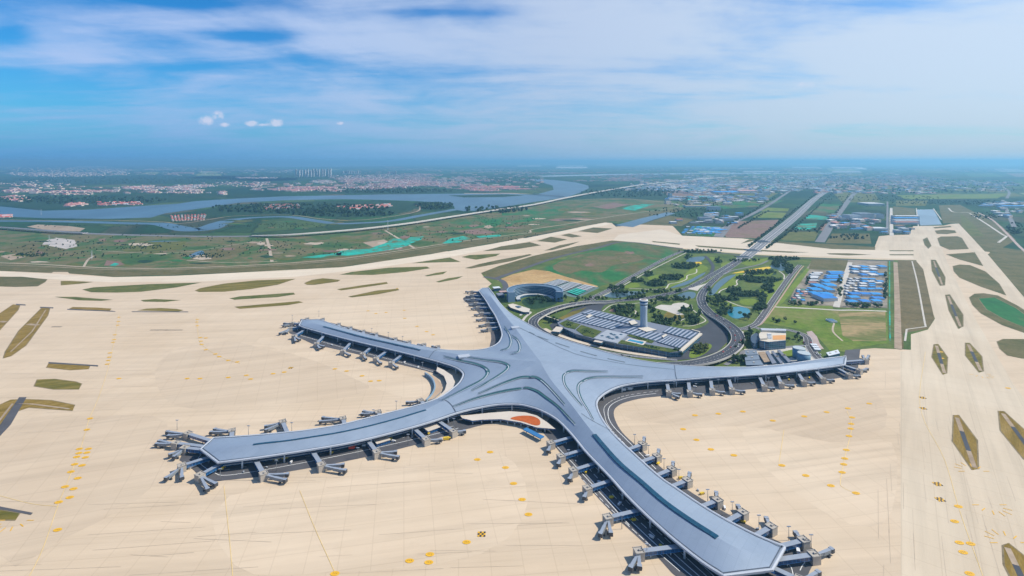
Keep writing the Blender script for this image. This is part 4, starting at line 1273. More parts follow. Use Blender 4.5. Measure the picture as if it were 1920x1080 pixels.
for q in ([(1400, 510), (1430, 505), (1450, 512), (1440, 517), (1405, 518)], [(1418, 545), (1445, 540), (1452, 548), (1430, 552), (1412, 551)], [(1390, 562), (1415, 561), (1424, 567), (1405, 573), (1388, 569)], [(1446, 535), (1470, 520), (1462, 540), (1440, 570), (1437, 560)],
          [(1330, 482), (1352, 486), (1340, 492)], [(1352, 496), (1370, 488), (1384, 482), (1380, 490), (1358, 504)], [(1287, 512), (1310, 496), (1328, 503), (1312, 515), (1290, 527), (1250, 541), (1238, 541), (1270, 528)], [(1170, 538), (1190, 530), (1200, 537), (1180, 541)], [(1215, 520), (1240, 515), (1245, 522), (1222, 527)], [(1380, 486), (1420, 487), (1440, 484), (1430, 494), (1400, 498)]):
    ground('lawn', q, M_LAWN, .56, 3)
ground('flower_strip', [(1372, 513), (1408, 505.5), (1440, 500.5), (1443, 504), (1410, 509.5)], M_YEL, .64, 3)
ground('flower_strip', [(1300, 492), (1313, 491.5), (1316, 495), (1308, 495)], M_YEL, .64, 3)
for pts in ([(1180, 541), (1225, 543), (1248, 541), (1255, 533), (1272, 530), (1287, 524), (1289, 517), (1305, 512), (1306, 505)], [(1405, 508), (1382, 526), (1381, 535), (1352, 545), (1349, 555), (1360, 563), (1390, 575), (1412, 577)], [(1460, 508), (1470, 516), (1470, 524)]):
    road('footpath', pts, 3, M_PATH, .68)

# the raised departure loop: deck, parapets, piers
def viaduct(name, label, pts, zs, w, pier_step, cat='viaduct', lines=True, th=1.6, deck_m=None, par=True):
    v = curve(up(pts, zs), 6)
    o = thing(name, label, cat, tuple(Vector((v[0].x, v[0].y, 0))))
    L0 = o.location.copy()
    def part(nm, bm, m, par_=None):
        bmesh.ops.translate(bm, verts=bm.verts[:], vec=-L0)
        return obj(nm, bm, m, par_ or o)
    ww = w
    if isinstance(w, (list, tuple)):
        n = len(v); k = len(w)
        ww = [np.interp(i / (n - 1) * (k - 1), range(k), w) for i in range(n)]
        ww = [float(x) for x in ww]
    else:
        ww = [w] * len(v)
    bm = bmesh.new()
    deck(bm, v, ww, th, 0, 1)
    dk = part('deck', bm, [deck_m or M_ASPH2, M_VIA])
    if lines:
        bm = bmesh.new()
        u_ = [p + Vector((0, 0, .05)) for p in v]
        ns = offsets(u_)
        for fr in (-.17, .17):
            q = [p + n_ * (k * fr) for p, n_, k in zip(u_, ns, ww)]
            for a, b_ in zip(q, q[1:]):
                Ls = (b_ - a).length; s = 0
                while s < Ls:
                    ribbon(bm, [a.lerp(b_, s / Ls), a.lerp(b_, min(1, (s + 4) / Ls))], .3); s += 14
        part('lane_line', bm, M_WHITE, dk)
    if par:
        ns = offsets(v)
        for sg in (-1, 1):
            q = [p + n_ * (sg * (k / 2 - .3)) + Vector((0, 0, 1.1)) for p, n_, k in zip(v, ns, ww)]
            bm = bmesh.new()
            deck(bm, q, .6, 1.08)
            part('parapet', bm, M_VIA)
    acc = 0; npier = 0
    for a, b_, k in zip(v, v[1:], ww):
        d = (b_ - a).length
        n_ = Vector((-(b_ - a).y, (b_ - a).x, 0)).normalized()
        acc += d
        while acc > pier_step and npier < 90:
            acc -= pier_step
            p = b_ - (b_ - a).normalized() * acc
            if p.z < 3:
                continue
            bm = bmesh.new()
            for sg in ((-1, 1) if k > 13 else (0,)):
                cyl(bm, p.x + n_.x * sg * k * .3, p.y + n_.y * sg * k * .3, 0, p.z - th - .9, .9, None, 8)
            beam(bm, Vector((p.x, p.y, p.z - th - .9)) - n_ * (k * .4), Vector((p.x, p.y, p.z - th - .9)) + n_ * (k * .4), 1.8, .88)
            part('pier', bm, M_VIA)
            npier += 1
    return o
viaduct('departure_viaduct', 'raised departure road curving round the forecourt beside the right pier', [(1318, 573), (1332, 588), (1354, 601), (1374, 616), (1384, 633), (1379, 648), (1360, 663), (1325, 676), (1280, 683), (1230, 684)], [.8, 2.5, 5, 6.5, 7, 7, 7, 7, 7, 7], [18, 19, 20, 21, 21, 21, 21, 20, 18, 14], 26)
viaduct('departure_viaduct', 'raised departure road curving past the oval hotel to the upper pier', [(1150, 565.5), (1120, 566.5), (1095, 567.5), (1062, 573), (1036, 580.5), (1012, 591.5), (1000, 602), (1004, 614), (1030, 630)], [1, 3, 5.5, 6.5, 7, 7, 7, 7, 7], [15, 15, 16, 16, 17, 18, 18, 16, 14], 26)
# white dividers across the wide deck
bm = bmesh.new()
# approach bridge under the cross taxiway: dark portals
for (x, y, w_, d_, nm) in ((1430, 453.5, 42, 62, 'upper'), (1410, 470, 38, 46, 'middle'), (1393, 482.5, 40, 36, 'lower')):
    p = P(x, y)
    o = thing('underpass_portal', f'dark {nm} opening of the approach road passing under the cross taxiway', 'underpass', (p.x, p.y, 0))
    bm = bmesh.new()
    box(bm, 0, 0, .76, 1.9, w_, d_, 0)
    obj('wall', bm, plain('portal_shadow', (.03, .05, .075), .9), o)  # no wall: dark slab, its colour paints the shade inside the underpass
    bm = bmesh.new()
    box(bm, 0, -d_ / 2 - 2, .78, 2.6, w_ + 4, 3, 0)
    obj('portal_beam', bm, M_VIA, o)

# ---------------------------------------------------------------- transport centre in front of the terminal
M_GTC = plain('pale_roof_deck', (.165, .185, .23), .6, var=.06)
M_SLAT = plain('louvre_slat', (.33, .36, .43), .45, var=.05)
M_LDARK = plain('louvre_void', (.035, .07, .12), .6)
M_WALLB = glass_mat('blue_cladding', (.02, .06, .11), (.03, .09, .15))
M_CREAM = plain('cream_render', (.58, .52, .43), .8, var=.06)
ZG = 8.0
g_out = [(1087, 586), (1105, 580), (1128, 584), (1195, 600), (1218, 604), (1250, 611), (1295, 619), (1314, 625), (1312, 630), (1276, 660), (1256, 661), (1205, 652), (1160, 645), (1112, 635), (1080, 626), (1050, 612), (1045, 605), (1060, 597)]
gv = PP(g_out, ZG)
GT = thing('transport_centre', 'low wide transport centre with striped louvre roofs, planted decks and a roof pool', 'transport centre', tuple(P(1170, 620)))
def gpart(nm, bm, m, par=None):
    bmesh.ops.translate(bm, verts=bm.verts[:], vec=-GT.location)
    return obj(nm, bm, m, par or GT)
bm = bmesh.new(); prism(bm, gv, 0, ZG, 0, 1); gpart('wall', bm, [M_GTC, M_WALLB])
def louvre(quad, n, zb, axis=0, nm='louvre_roof'):
    """slatted roof bay: dark tray, n raised slats"""
    q = PP(quad, zb)
    bm = bmesh.new()
    prism(bm, q, zb - .6, zb)
    par = gpart(nm, bm, M_LDARK)
    bm = bmesh.new()
    a, b_, c_, d_ = q if axis == 0 else (q[1], q[2], q[3], q[0])
    for k in range(n):
        f0, f1 = (k + .3) / n, (k + .72) / n
        e = [a.lerp(d_, f0), b_.lerp(c_, f0), b_.lerp(c_, f1), a.lerp(d_, f1)]
        prism(bm, e, zb + .25, zb + .7)
    bmesh.ops.translate(bm, verts=bm.verts[:], vec=-GT.location)
    obj('louvre_slat', bm, M_SLAT, par)
louvre([(1090, 587), (1106, 581), (1193, 601), (1179, 607.5)], 11, ZG + 1.2)
louvre([(1063, 599), (1088, 588.5), (1174, 608.5), (1148, 618)], 11, ZG + .7)
louvre([(1164, 622), (1188, 612.5), (1252, 629.5), (1231, 640)], 8, ZG + .7)
louvre([(1242, 622), (1256, 612.5), (1310, 625), (1294, 636)], 7, ZG + 1.0)
louvre([(1232, 641), (1250, 631), (1290, 640), (1275, 653)], 7, ZG + 1.0)
bm = bmesh.new()
prism(bm, PP([(1113, 634), (1139, 618), (1176, 626), (1157, 643)], ZG + 2), ZG + .02, ZG + 2)
pl = gpart('plaza_roof', bm, plain('pale_panel_roof', (.33, .36, .40), .6))
bm = bmesh.new()
for k in range(11):
    fx, fy = R.uniform(.15, .85), R.uniform(.15, .85)
    a = P(1113, 634, ZG + 2).lerp(P(1139, 618, ZG + 2), fx).lerp(P(1157, 643, ZG + 2).lerp(P(1176, 626, ZG + 2), fx), fy)
    s_ = R.uniform(3, 6)
    prism(bm, rect(a.x, a.y, s_, s_, .5), ZG + 2.01, ZG + 2.4)
bmesh.ops.translate(bm, verts=bm.verts[:], vec=-GT.location)
obj('skylight', bm, M_SKYL, pl)
M_BED = patchy('roof_planting', [(.03, .06, .015), (.07, .10, .02), (.14, .15, .04)], .08)
for q in ([(1049, 606), (1062, 600), (1088, 608), (1078, 617), (1060, 613)], [(1080, 618), (1090, 609), (1128, 621), (1113, 633), (1095, 629)], [(1158, 643), (1164, 637), (1210, 645), (1268, 655), (1272, 658), (1256, 660), (1205, 651)], [(1176, 629), (1183, 626), (1228, 638), (1222, 643), (1212, 641)]):
    bm = bmesh.new()
    prism(bm, PP(q, ZG + .6), ZG + .02, ZG + .6)
    gpart('planted_deck', bm, M_BED)
    bm = bmesh.new()
    V = PP(q, ZG + .6)
    for _ in range(26):
        w_ = [R.random() for _ in V]; s_ = sum(w_)
        p = sum((v * (k / s_) for v, k in zip(V, w_)), Vector())
        cyl(bm, p.x, p.y, ZG + .6, ZG + R.uniform(1.0, 2.2), R.uniform(.8, 1.8), .3, 5)
    gpart('roof_shrub', bm, M_WOODF)
bm = bmesh.new(); prism(bm, PP([(1172, 639), (1179, 634), (1212, 640), (1206, 647)], ZG + .9), ZG + .6, ZG + .9); pl = gpart('roof_pool_rim', bm, M_CREAM)
bm = bmesh.new(); ngon(bm, PP([(1176, 638.5), (1181, 635.5), (1208, 641), (1204, 645)], ZG + .96)); bmesh.ops.translate(bm, verts=bm.verts[:], vec=-GT.location); obj('pool_water', bm, plain('pool_water_blue', (.015, .22, .36), .12), pl)
for a, b_, w_ in (((1314, 627), (1276, 660), 5), ((1312, 624), (1297, 620), 3)):
    bm = bmesh.new(); beam(bm, P(*a, ZG) + Vector((0, 0, .02)), P(*b_, ZG) + Vector((0, 0, .02)), w_, 2.2); gpart('roof_edge', bm, M_CREAM)
for q in ([(1098, 594), (1106, 589), (1112, 591), (1104, 596)], [(1240, 630), (1248, 626), (1252, 628), (1244, 633)], [(1195, 615), (1215, 613), (1232, 618), (1212, 622)], [(1178, 602), (1190, 600), (1196, 606), (1184, 609)]):
    bm = bmesh.new(); prism(bm, PP(q, ZG + 2.4), ZG + .9, ZG + 2.4, 0, 1); gpart('plant_room', bm, [M_CREAM, M_WALLB])
# link bridges to the terminal
for a, b_ in (((1120, 645), (1135, 634)), ((1050, 616), (1042, 625))):
    bm = bmesh.new(); beam(bm, P(*a, 5), P(*b_, 5), 14, 3, 0, 1); gpart('link_bridge', bm, [M_TERR, M_WALLB])
# long forecourt ramp wall left of the centre
o = thing('ramp_wall', 'long white topped retaining wall left of the transport centre', 'wall', tuple(P(1028, 603)))
bm = bmesh.new(); beam(bm, P(1008, 593) , P(1047, 607), 1.6, 6, 0, 1); bmesh.ops.translate(bm, verts=bm.verts[:], vec=-o.location); obj('wall', bm, [M_CREAM, M_WALLB], o)
bm = bmesh.new(); beam(bm, P(1008, 593) + Vector((0, 0, 6.01)), P(1047, 607) + Vector((0, 0, 6.01)), 2.6, .6); bmesh.ops.translate(bm, verts=bm.verts[:], vec=-o.location); obj('coping', bm, M_CREAM, o)
# low kerbed walk between terminal and centre
road('footpath', [(1020, 617), (1045, 628), (1090, 643), (1140, 655), (1190, 664), (1250, 671)], 9, plain('cream_walk', (.56, .47, .36), .9), .82)
road('side_road', [(1012, 618), (1040, 632), (1090, 648), (1140, 661), (1200, 670), (1270, 676)], 8, M_ROADG, .80, 6, [(0, .4, 5)])

# control tower
tp = P(1207, 612.5, ZG)
TW = thing('control_tower', 'tall round pale blue control tower rising from the transport centre roof', 'control tower', (tp.x, tp.y, ZG + .02))
hT = 300 - 260 * (tp.y / 1000) - ZG
M_TWR = plain('tower_cladding', (.36, .43, .50), .5, var=.05)
bm = bmesh.new()
prof = [(0, 6.6), (hT * .1, 6.2), (hT * .5, 6.0), (hT * .74, 6.3), (hT * .80, 6.5)]
nseg = 28
rings = [[bm.verts.new((r * math.cos(2*math.pi*i/nseg), r * math.sin(2*math.pi*i/nseg), z)) for i in range(nseg)] for z, r in prof]
for a, b_ in zip(rings, rings[1:]):
    for i in range(nseg):
        f = bm.faces.new((a[i], a[(i+1) % nseg], b_[(i+1) % nseg], b_[i])); f.smooth = True
bm.faces.new(rings[-1]); obj('shaft', bm, M_TWR, TW)
bm = bmesh.new(); cyl(bm, 0, 0, hT*.80 + .02, hT*.83, 6.2, 6.2, nseg); obj('window_band', bm, M_DARK, TW)
bm = bmesh.new(); cyl(bm, 0, 0, hT*.83 + .02, hT*.90, 6.7, 7.0, nseg); obj('collar', bm, M_TWR, TW)
bm = bmesh.new(); cyl(bm, 0, 0, hT*.90 + .02, hT*.965, 6.3, 6.9, nseg); obj('cab', bm, M_GLASS, TW)
bm = bmesh.new(); cyl(bm, 0, 0, hT*.965 + .02, hT, 7.3, 7.5, nseg); cr = obj('roof', bm, plain('white_roof', (.7, .7, .69), .5), TW)
bm = bmesh.new(); cyl(bm, 0, 0, hT + .02, hT + .4, 5.2, 5.2, nseg); obj('roof_well', bm, plain('roof_well', (.3, .24, .2), .8), cr)
bm = bmesh.new(); cyl(bm, 1, 0, hT + .42, hT + 4.5, .25, .1, 5); cyl(bm, -1.5, .5, hT + .42, hT + 1.8, .9, .9, 8); obj('antenna', bm, M_FASCIA, cr)

# oval hotel: an open ring of dark floors
HT = thing('oval_hotel', 'dark blue glass hotel curved in an open oval ring round a planted court', 'hotel', tuple(P(1003, 563)))
hc = HT.location.copy()
def arc_block(nm, r0, r1, sx_, a0, a1, z0, z1, m, par=None, n=44, mi_top=0):
    bm = bmesh.new()
    vi = []
    for i in range(n + 1):
        a = math.radians(a0 + (a1 - a0) * i / n)
        ca, sa = math.cos(a) * sx_, math.sin(a)
        vi.append([bm.verts.new((ca * r, sa * r, z)) for r, z in ((r0, z0), (r1, z0), (r1, z1), (r0, z1))])
    for a, b_ in zip(vi, vi[1:]):
        for k in range(4):
            f = bm.faces.new((a[k], b_[k], b_[(k+1) % 4], a[(k+1) % 4]))
            f.material_index = 0 if k == 2 else 1
    bm.faces.new(vi[0]).material_index = 1
    bm.faces.new(vi[-1][::-1]).material_index = 1
    bmesh.ops.recalc_face_normals(bm, faces=bm.faces[:])
    return obj(nm, bm, m, par or HT)
M_HGL = plain('hotel_glass', (.018, .07, .13), .25, var=.3, vscale=.08)
arc_block('wall', 46, 60, 1.0, -12, 196, 0, 21, [plain('hotel_roof', (.10, .17, .25), .5), M_HGL])
for k in range(6):
    arc_block('floor_band', 45.4, 60.6, 1.0, -12.5, 196.5, 2.6 + k * 3.3, 3.5 + k * 3.3, [M_FASCIA, plain('hotel_band', (.16, .28, .38), .5)])
arc_block('roof_rim', 58.4, 61, 1.0, -13, 197, 21.02, 22.2, [plain('rim', (.22, .32, .42), .5), M_HGL])
for a0, a1 in ((-15, -12.7), (196.7, 199)):
    arc_block('end_wall', 45, 61, 1.0, a0, a1, 0, 21.6, [M_FASCIA, plain('hotel_end', (.15, .24, .35), .5)], n=3)
arc_block('podium', 30, 38, 1.08, -5, 200, 0, 5, [plain('podium_roof', (.45, .47, .48), .6), M_WALLB])
for k in (60, 118):
    arc_block('podium_pavilion', 38.6, 44, 1.0, k - 9, k + 9, 0, 4, [M_CREAM, M_WALLB], n=8)
ground('hotel_court', [(985, 560), (1000, 557), (1020, 557), (1035, 561), (1045, 567), (1030, 575), (1000, 580), (985, 574), (978, 566)], M_WOODF, .50, 4)
o = thing('hotel_lobby', 'cream flat roofed entrance block between the oval hotel and the upper pier', 'lobby', tuple(P(972, 576)))
bm = bmesh.new(); prism(bm, PP([(952, 571), (962, 569), (994, 579), (992, 585), (982, 585), (958, 577)], 5), 0, 5, 0, 1); bmesh.ops.translate(bm, verts=bm.verts[:], vec=-o.location); obj('wall', bm, [M_CREAM, M_WALLB], o)
bm = bmesh.new(); prism(bm, PP([(966, 574), (972, 573), (978, 575), (972, 577)], 6), 5.02, 6); bmesh.ops.translate(bm, verts=bm.verts[:], vec=-o.location); obj('skylight', bm, M_SKYL, o)
road('footpath', [(975, 592), (984, 586), (995, 586), (985, 595), (980, 602)], 5, M_PATH, .66)
for k, (x, y, w_, d_) in enumerate(((931, 545, 15, 14), (943, 551, 16, 12), (938, 557, 14, 20))):
    p = P(x, y)
    o = thing('service_building', ('white roofed', 'pinkish roofed', 'dark roofed')[k] + ' service block beside the tip of the upper pier', 'building', (p.x, p.y, 0))
    bm = bmesh.new(); box(bm, 0, 0, 0, (7, 5, 6)[k], w_, d_, .3); obj('wall', bm, M_WALLB, o)
    bm = bmesh.new(); box(bm, 0, 0, (7, 5, 6)[k] + .01, (7, 5, 6)[k] + .8, w_ + 1, d_ + 1, .3); obj('roof', bm, (M_COL, plain('pink_roof', (.45, .3, .27), .8), M_GTC)[k], o)

# parking canopies beyond the hotel
gq = [P(1016, 534), P(1046, 525), P(1120, 540), P(1084, 557)]
def gq_at(u, v):
    return gq[0].lerp(gq[1], v).lerp(gq[3].lerp(gq[2], v), u)
ground('car_park', [(1012, 534), (1046, 523.5), (1124, 540), (1084, 559), (1050, 553)], plain('parking_asphalt', (.10, .16, .15), .9), .46)
M_CAN = plain('canopy_roof', (.45, .47, .48), .5, var=.1)
proto = None
for i in range(3):
    for j in range(8):
        u0, v0 = (i + .5) / 3, (j + .5) / 8
        teal = (i == 2 and j < 4) 
        c_ = gq_at(u0, v0)
        a = gq_at(u0 - .13, v0); b_ = gq_at(u0 + .13, v0)
        rz = math.atan2((b_ - a).y, (b_ - a).x)
        key = 'teal' if teal else 'grey'
        o = thing('parking_canopy', 'teal netted parking canopy at the near right corner of the canopy rows' if teal else 'long pale grey parking canopy in the rows behind the oval hotel', 'canopy', (c_.x, c_.y, 0), rz, 'parking canopies behind the hotel')
        L_ = (b_ - a).length
        wd = (gq_at(u0, v0 + .04) - gq_at(u0, v0 - .04)).length
        bm = bmesh.new(); prism(bm, rect(0, 0, L_, wd * .9), 2.6, 3.0); obj('roof', bm, M_NET if teal else M_CAN, o)
        for sg in (-1, 1):
            bm = bmesh.new(); beam(bm, Vector((-L_ * .45, sg * wd * .3, 0)) , Vector((L_ * .45, sg * wd * .3, 0)), .4, 2.58); obj('post_row', bm, M_DARK, o)

# office block by the right pier
o = thing('office_building', 'cream and blue office block with an orange roof terrace and a curved glazed end', 'office building', tuple(P(1446, 642)))
def opart(nm, bm, m, par=None):
    bmesh.ops.translate(bm, verts=bm.verts[:], vec=-o.location); return obj(nm, bm, m, par or o)
zo = 14
bm = bmesh.new(); prism(bm, PP([(1423, 626), (1427, 622), (1474, 625), (1473, 638), (1441, 641), (1424, 638)], zo), 0, zo, 0, 1); opart('wall', bm, [M_CREAM, M_WALLB])
bm = bmesh.new(); prism(bm, PP([(1426, 615), (1474, 617), (1474, 620), (1428, 619)], zo + 3), zo * .3, zo + 3, 0, 1); opart('rear_wing', bm, [M_FASCIA, M_CREAM])
bm = bmesh.new(); prism(bm, PP([(1449, 629), (1473, 628), (1473, 636.5), (1449, 637)], zo + .3), zo + .02, zo + .3); opart('roof_terrace', bm, plain('orange_deck', (.62, .30, .10), .8))
bm = bmesh.new(); prism(bm, PP([(1424, 630), (1437, 628), (1438, 634), (1425, 635)], zo + 2.5), zo + .02, zo + 2.5); opart('plant_room', bm, M_CREAM)
for k in range(4):
    bm = bmesh.new(); a, b_ = P(1439, 626 + k * 2.6, zo + 1.2), P(1446, 626 + k * 2.6, zo + 1.2); beam(bm, a - Vector((0, 0, 1.1)), b_ - Vector((0, 0, 1.1)), 2.2, 1.4); opart('vent_unit', bm, M_COL)
bm = bmesh.new(); prism(bm, curve(PP([(1408, 636), (1410, 629), (1416, 625), (1422, 626), (1422, 640), (1412, 643)], 10), 4, True), 0, 10, 0, 1); opart('curved_wing', bm, [plain('dark_roof', (.04, .07, .11), .6), M_WALLB])
for k in range(3):
    bm = bmesh.new(); V = curve(PP([(1422, 640), (1412, 643), (1408, 636), (1410, 629), (1416, 625)], 3 + k * 3), 4); deck(bm, V, 1.0, .7); opart('balcony_band', bm, M_FASCIA)
# storage tanks
for k, (x, y, r) in enumerate(((1498, 651.7, 9.0), (1507, 661, 9.0))):
    z = 16
    p = P(x, y, z)
    tk = thing('storage_tank', ('taller looking grey blue storage tank standing behind its twin', 'front grey blue storage tank nearest the right pier')[k], 'storage tank', (p.x, p.y, 0), 0, 'round storage tanks')
    bm = bmesh.new(); cyl(bm, 0, 0, 0, z - 1, r, r, 32); obj('shell', bm, plain('tank_shell', (.12, .24, .33), .5, var=.06), tk)
    bm = bmesh.new(); cyl(bm, 0, 0, z - .98, z, r + .2, r - .6, 32); obj('roof', bm, plain('tank_roof', (.40, .46, .48), .6), tk)
    bm = bmesh.new()
    for i in range(12):
        box(bm, r + .35, 0, 1 + i * 1.1, 1.3 + i * 1.1, .6, 1.2)
    obj('ladder', bm, M_FASCIA, tk)
# utility sheds
def shed(label, quad, z, mt, mw, name='utility_shed', cat='shed', group=None, vents=0):
    V = PP(quad, z)
    c_ = sum(V, Vector()) / len(V)
    o_ = thing(name, label, cat, (c_.x, c_.y, 0), 0, group)
    L_ = o_.location.copy()
    V = [v - Vector((L_.x, L_.y, 0)) for v in V]
    bm = bmesh.new(); prism(bm, [v * .97 for v in V], 0, z - .5, 0, 0); obj('wall', bm, mw, o_)
    bm = bmesh.new(); prism(bm, V, z - .48, z); rf = obj('roof', bm, mt, o_)
    if vents:
        bm = bmesh.new()
        for i in range(vents):
            q = V[0].lerp(V[1], (i + .5) / vents).lerp(V[3].lerp(V[2], (i + .5) / vents), .5)
            box(bm, q.x, q.y, z + .01, z + 1.1, 2.4, 2.0)
        obj('roof_vent', bm, M_CREAM, rf)
    return o_
M_GREYR = plain('slate_grey_roof', (.16, .20, .25), .6, var=.1)
shed('slate grey flat roof shed, the upper one of three stepped sheds', [(1397, 657), (1418, 656.5), (1421, 664.5), (1397, 666)], 8, M_GREYR, M_WALLB, vents=2)
shed('slate grey flat roof shed, the middle one of three stepped sheds', [(1396.5, 667), (1422, 665.5), (1425, 674), (1397, 675.5)], 8.5, M_GREYR, M_WALLB, vents=1)
shed('slate grey flat roof shed, the lowest of three stepped sheds', [(1397.5, 676.5), (1425.5, 675), (1432, 684), (1399, 684.5)], 9, M_GREYR, M_WALLB, vents=1)
shed('cream roofed long shed beside the slate grey sheds', [(1421, 660), (1433, 659), (1446, 677), (1433, 679)], 5, M_TAN, M_WALLB)
shed('pale grey long shed beside the cream roofed shed', [(1435, 658.5), (1441, 658), (1456, 680), (1448, 682)], 6, M_GREYR if False else M_GTC, M_WALLB)
shed('narrow grey plant row with dark bays near the tanks', [(1446, 658), (1450, 657.5), (1468, 680), (1463, 681)], 5, M_GTC, M_WALLB, vents=8)
shed('narrow grey plant row closest to the storage tanks', [(1457, 656), (1462, 655.5), (1484, 677), (1478, 679)], 5, M_GTC, M_WALLB, vents=9)
ground('utility_yard', [(1395, 655), (1470, 652), (1512, 652), (1530, 675), (1500, 690), (1400, 690)], M_PATH, .50)
ground('grass_verge', [(1462, 661), (1485, 656), (1490, 668), (1478, 672)], M_LAWN, .56)
shed('white roofed gatehouse at the end of the right pier', [(1549, 661), (1571, 655.5), (1575, 662), (1554, 667)], 6, M_COL, M_WALLB, 'gatehouse', 'gatehouse', vents=2)
for i in range(3):
    for j in range(3):
        x, y = 1522 + i * 4 + j * 3.2, 645.5 + j * 4.2 + i * .2
        p = P(x, y, 3)
        o_ = thing('site_cabin', 'white site cabin in the block of cabins left of the gatehouse', 'cabin', (p.x, p.y, 0), -.25, 'white site cabins')
        bm = bmesh.new(); box(bm, 0, 0, 0, 2.8, 2.6, 7.5); obj('wall', bm, M_CREAM, o_)
        bm = bmesh.new(); box(bm, 0, 0, 2.81, 3.1, 2.9, 8); obj('roof', bm, M_COL, o_)
p = P(1559, 603)
o_ = thing('pump_house', 'small blue roofed pump house alone in the bright meadow', 'pump house', (p.x, p.y, 0), 0)
bm = bmesh.new(); box(bm, 0, 0, 0, 3.2, 12, 16); obj('wall', bm, M_COL, o_)
bm = bmesh.new(); box(bm, 0, 0, 3.21, 3.7, 9.5, 13); obj('roof', bm, plain('blue_grey_roof', (.05, .14, .25), .5), o_)

# ---------------------------------------------------------------- construction camp: blue roofs
M_BLUE = plain('blue_sheet_roof', (.012, .25, .60), .55, var=.18, vscale=.06)
M_BLUE2 = plain('deep_blue_sheet_roof', (.010, .18, .54), .55, var=.15, vscale=.06)
M_WROOF = plain('white_sheet_roof', (.55, .56, .57), .6, var=.1)
M_PINKR = plain('faded_red_roof', (.38, .17, .14), .7, var=.2)
M_WALLW = plain('white_panel_wall', (.55, .56, .56), .7)
def gable_mesh(w, d, h, rh, mr, mw, name):
    bm = bmesh.new()
    box(bm, 0, 0, 0, h, w, d, 0, 1, 1)
    a = [bm.verts.new(v) for v in ((-w/2 - .4, -d/2 - .4, h + .02), (w/2 + .4, -d/2 - .4, h + .02), (w/2 + .4, d/2 + .4, h + .02), (-w/2 - .4, d/2 + .4, h + .02))]
    r0, r1 = bm.verts.new((-w/2 - .4, 0, h + rh)), bm.verts.new((w/2 + .4, 0, h + rh))
    for q in ((a[0], a[1], r1, r0), (a[2], a[3], r0, r1), (a[1], a[2], r1), (a[3], a[0], r0)):
        bm.faces.new(q).material_index = 0
    me = bpy.data.meshes.new(name)
    bm.to_mesh(me); bm.free()
    me.materials.append(mr); me.materials.append(mw)
    return me
def put(me, name, label, cat, group, x, y, rz=0.0, s=None):
    o_ = bpy.data.objects.new(name, me)
    C.objects.link(o_)
    o_.location = (x, y, .0)
    o_.rotation_euler = (0, 0, rz)
    if s:
        o_.scale = s
    return tag(o_, label, cat, group)
def house2(name, label, cat, group, x, y, w, d, h, rh, rz, mr, mw):
    """building with wall and roof parts"""
    o_ = thing(name, label, cat, (x, y, .4), rz, group)
    bm = bmesh.new(); box(bm, 0, 0, -.4, h, w, d); obj('wall', bm, mw, o_)
    bm = bmesh.new()
    if rh > .1:
        a = [bm.verts.new(v) for v in ((-w/2 - .5, -d/2 - .5, h + .02), (w/2 + .5, -d/2 - .5, h + .02), (w/2 + .5, d/2 + .5, h + .02), (-w/2 - .5, d/2 + .5, h + .02))]
        r0, r1 = bm.verts.new((-w/2 - .5, 0, h + rh)), bm.verts.new((w/2 + .5, 0, h + rh))
        for q in ((a[0], a[1], r1, r0), (a[2], a[3], r0, r1), (a[1], a[2], r1), (a[3], a[0], r0), (a[3], a[2], a[1], a[0])):
            bm.faces.new(q)
    else:
        box(bm, 0, 0, h + .02, h + .6, w + .8, d + .8)
    obj('roof', bm, mr, o_)
    return o_
def camp(quad, cols, rows, cell, group, label, mats, fill=1.0, wf=.8, df=.45, h=5):
    q = PP(quad)
    for i in range(cols):
        for j in range(rows):
            if R.random() > fill:
                continue
            u, v = (i + .5) / cols, (j + .5) / rows
            c_ = q[0].lerp(q[1], u).lerp(q[3].lerp(q[2], u), v)
            ex = (q[1] - q[0]).lerp(q[2] - q[3], v) / cols
            ey = ((q[3] - q[0]).lerp(q[2] - q[1], u)) / rows
            rz = math.atan2(ex.y, ex.x)
            m_ = R.choice(mats)
            lb = label.format(c={'blue_sheet_roof': 'bright blue', 'deep_blue_sheet_roof': 'deep blue', 'white_sheet_roof': 'white', 'faded_red_roof': 'faded red'}.get(m_.name, 'grey'))
            house2('site_hut', lb, 'hut', group, c_.x + R.uniform(-2, 2), c_.y + R.uniform(-3, 3), ex.length * wf * R.uniform(.75, 1.05), ey.length * df * R.uniform(.8, 1.1), h * R.uniform(.7, 1.1), 1.2, rz, m_, M_WALLW)
camp([(1552, 511), (1583, 511), (1574, 530), (1545, 530)], 1, 5, 0, 'blue roofed huts of the left camp block', '{c} roofed long hut in the upper rows of the left camp block', [M_BLUE, M_BLUE, M_BLUE2], h=5, df=.6, wf=.95)
camp([(1524, 534), (1566, 534), (1557, 558), (1514, 558)], 2, 3, 0, 'blue roofed huts of the left camp block', '{c} roofed wide hut in the middle rows of the left camp block', [M_BLUE], h=5, df=.72, wf=.88)
camp([(1520, 512), (1542, 512), (1532, 533), (1508, 533)], 1, 6, 0, 'pale huts of the left camp block', '{c} roofed narrow hut in the pale rows of the left camp block', [M_WROOF, M_WROOF, M_PINKR], h=4, df=.5)
camp([(1495, 543), (1516, 543), (1508, 567), (1482, 567)], 3, 6, 0, 'small huts at the left camp corner', '{c} roofed small hut at the near left corner of the camp', [M_PINKR, M_WROOF, M_BLUE, plain('green_sheet_roof', (.06, .22, .14), .6)], .85, h=3)
p = P(1546, 561); house2('assembly_hall', 'large bright blue roofed hall, the biggest roof in the left camp block', 'hall', None, p.x, p.y, 32, 40, 7, 1.2, .1, M_BLUE2, M_WALLW)
p = P(1547, 531); house2('canteen', 'square blue roofed canteen between the upper and middle rows of the camp', 'canteen', None, p.x, p.y, 13, 26, 6, 1.0, 0, M_BLUE, M_WALLW)
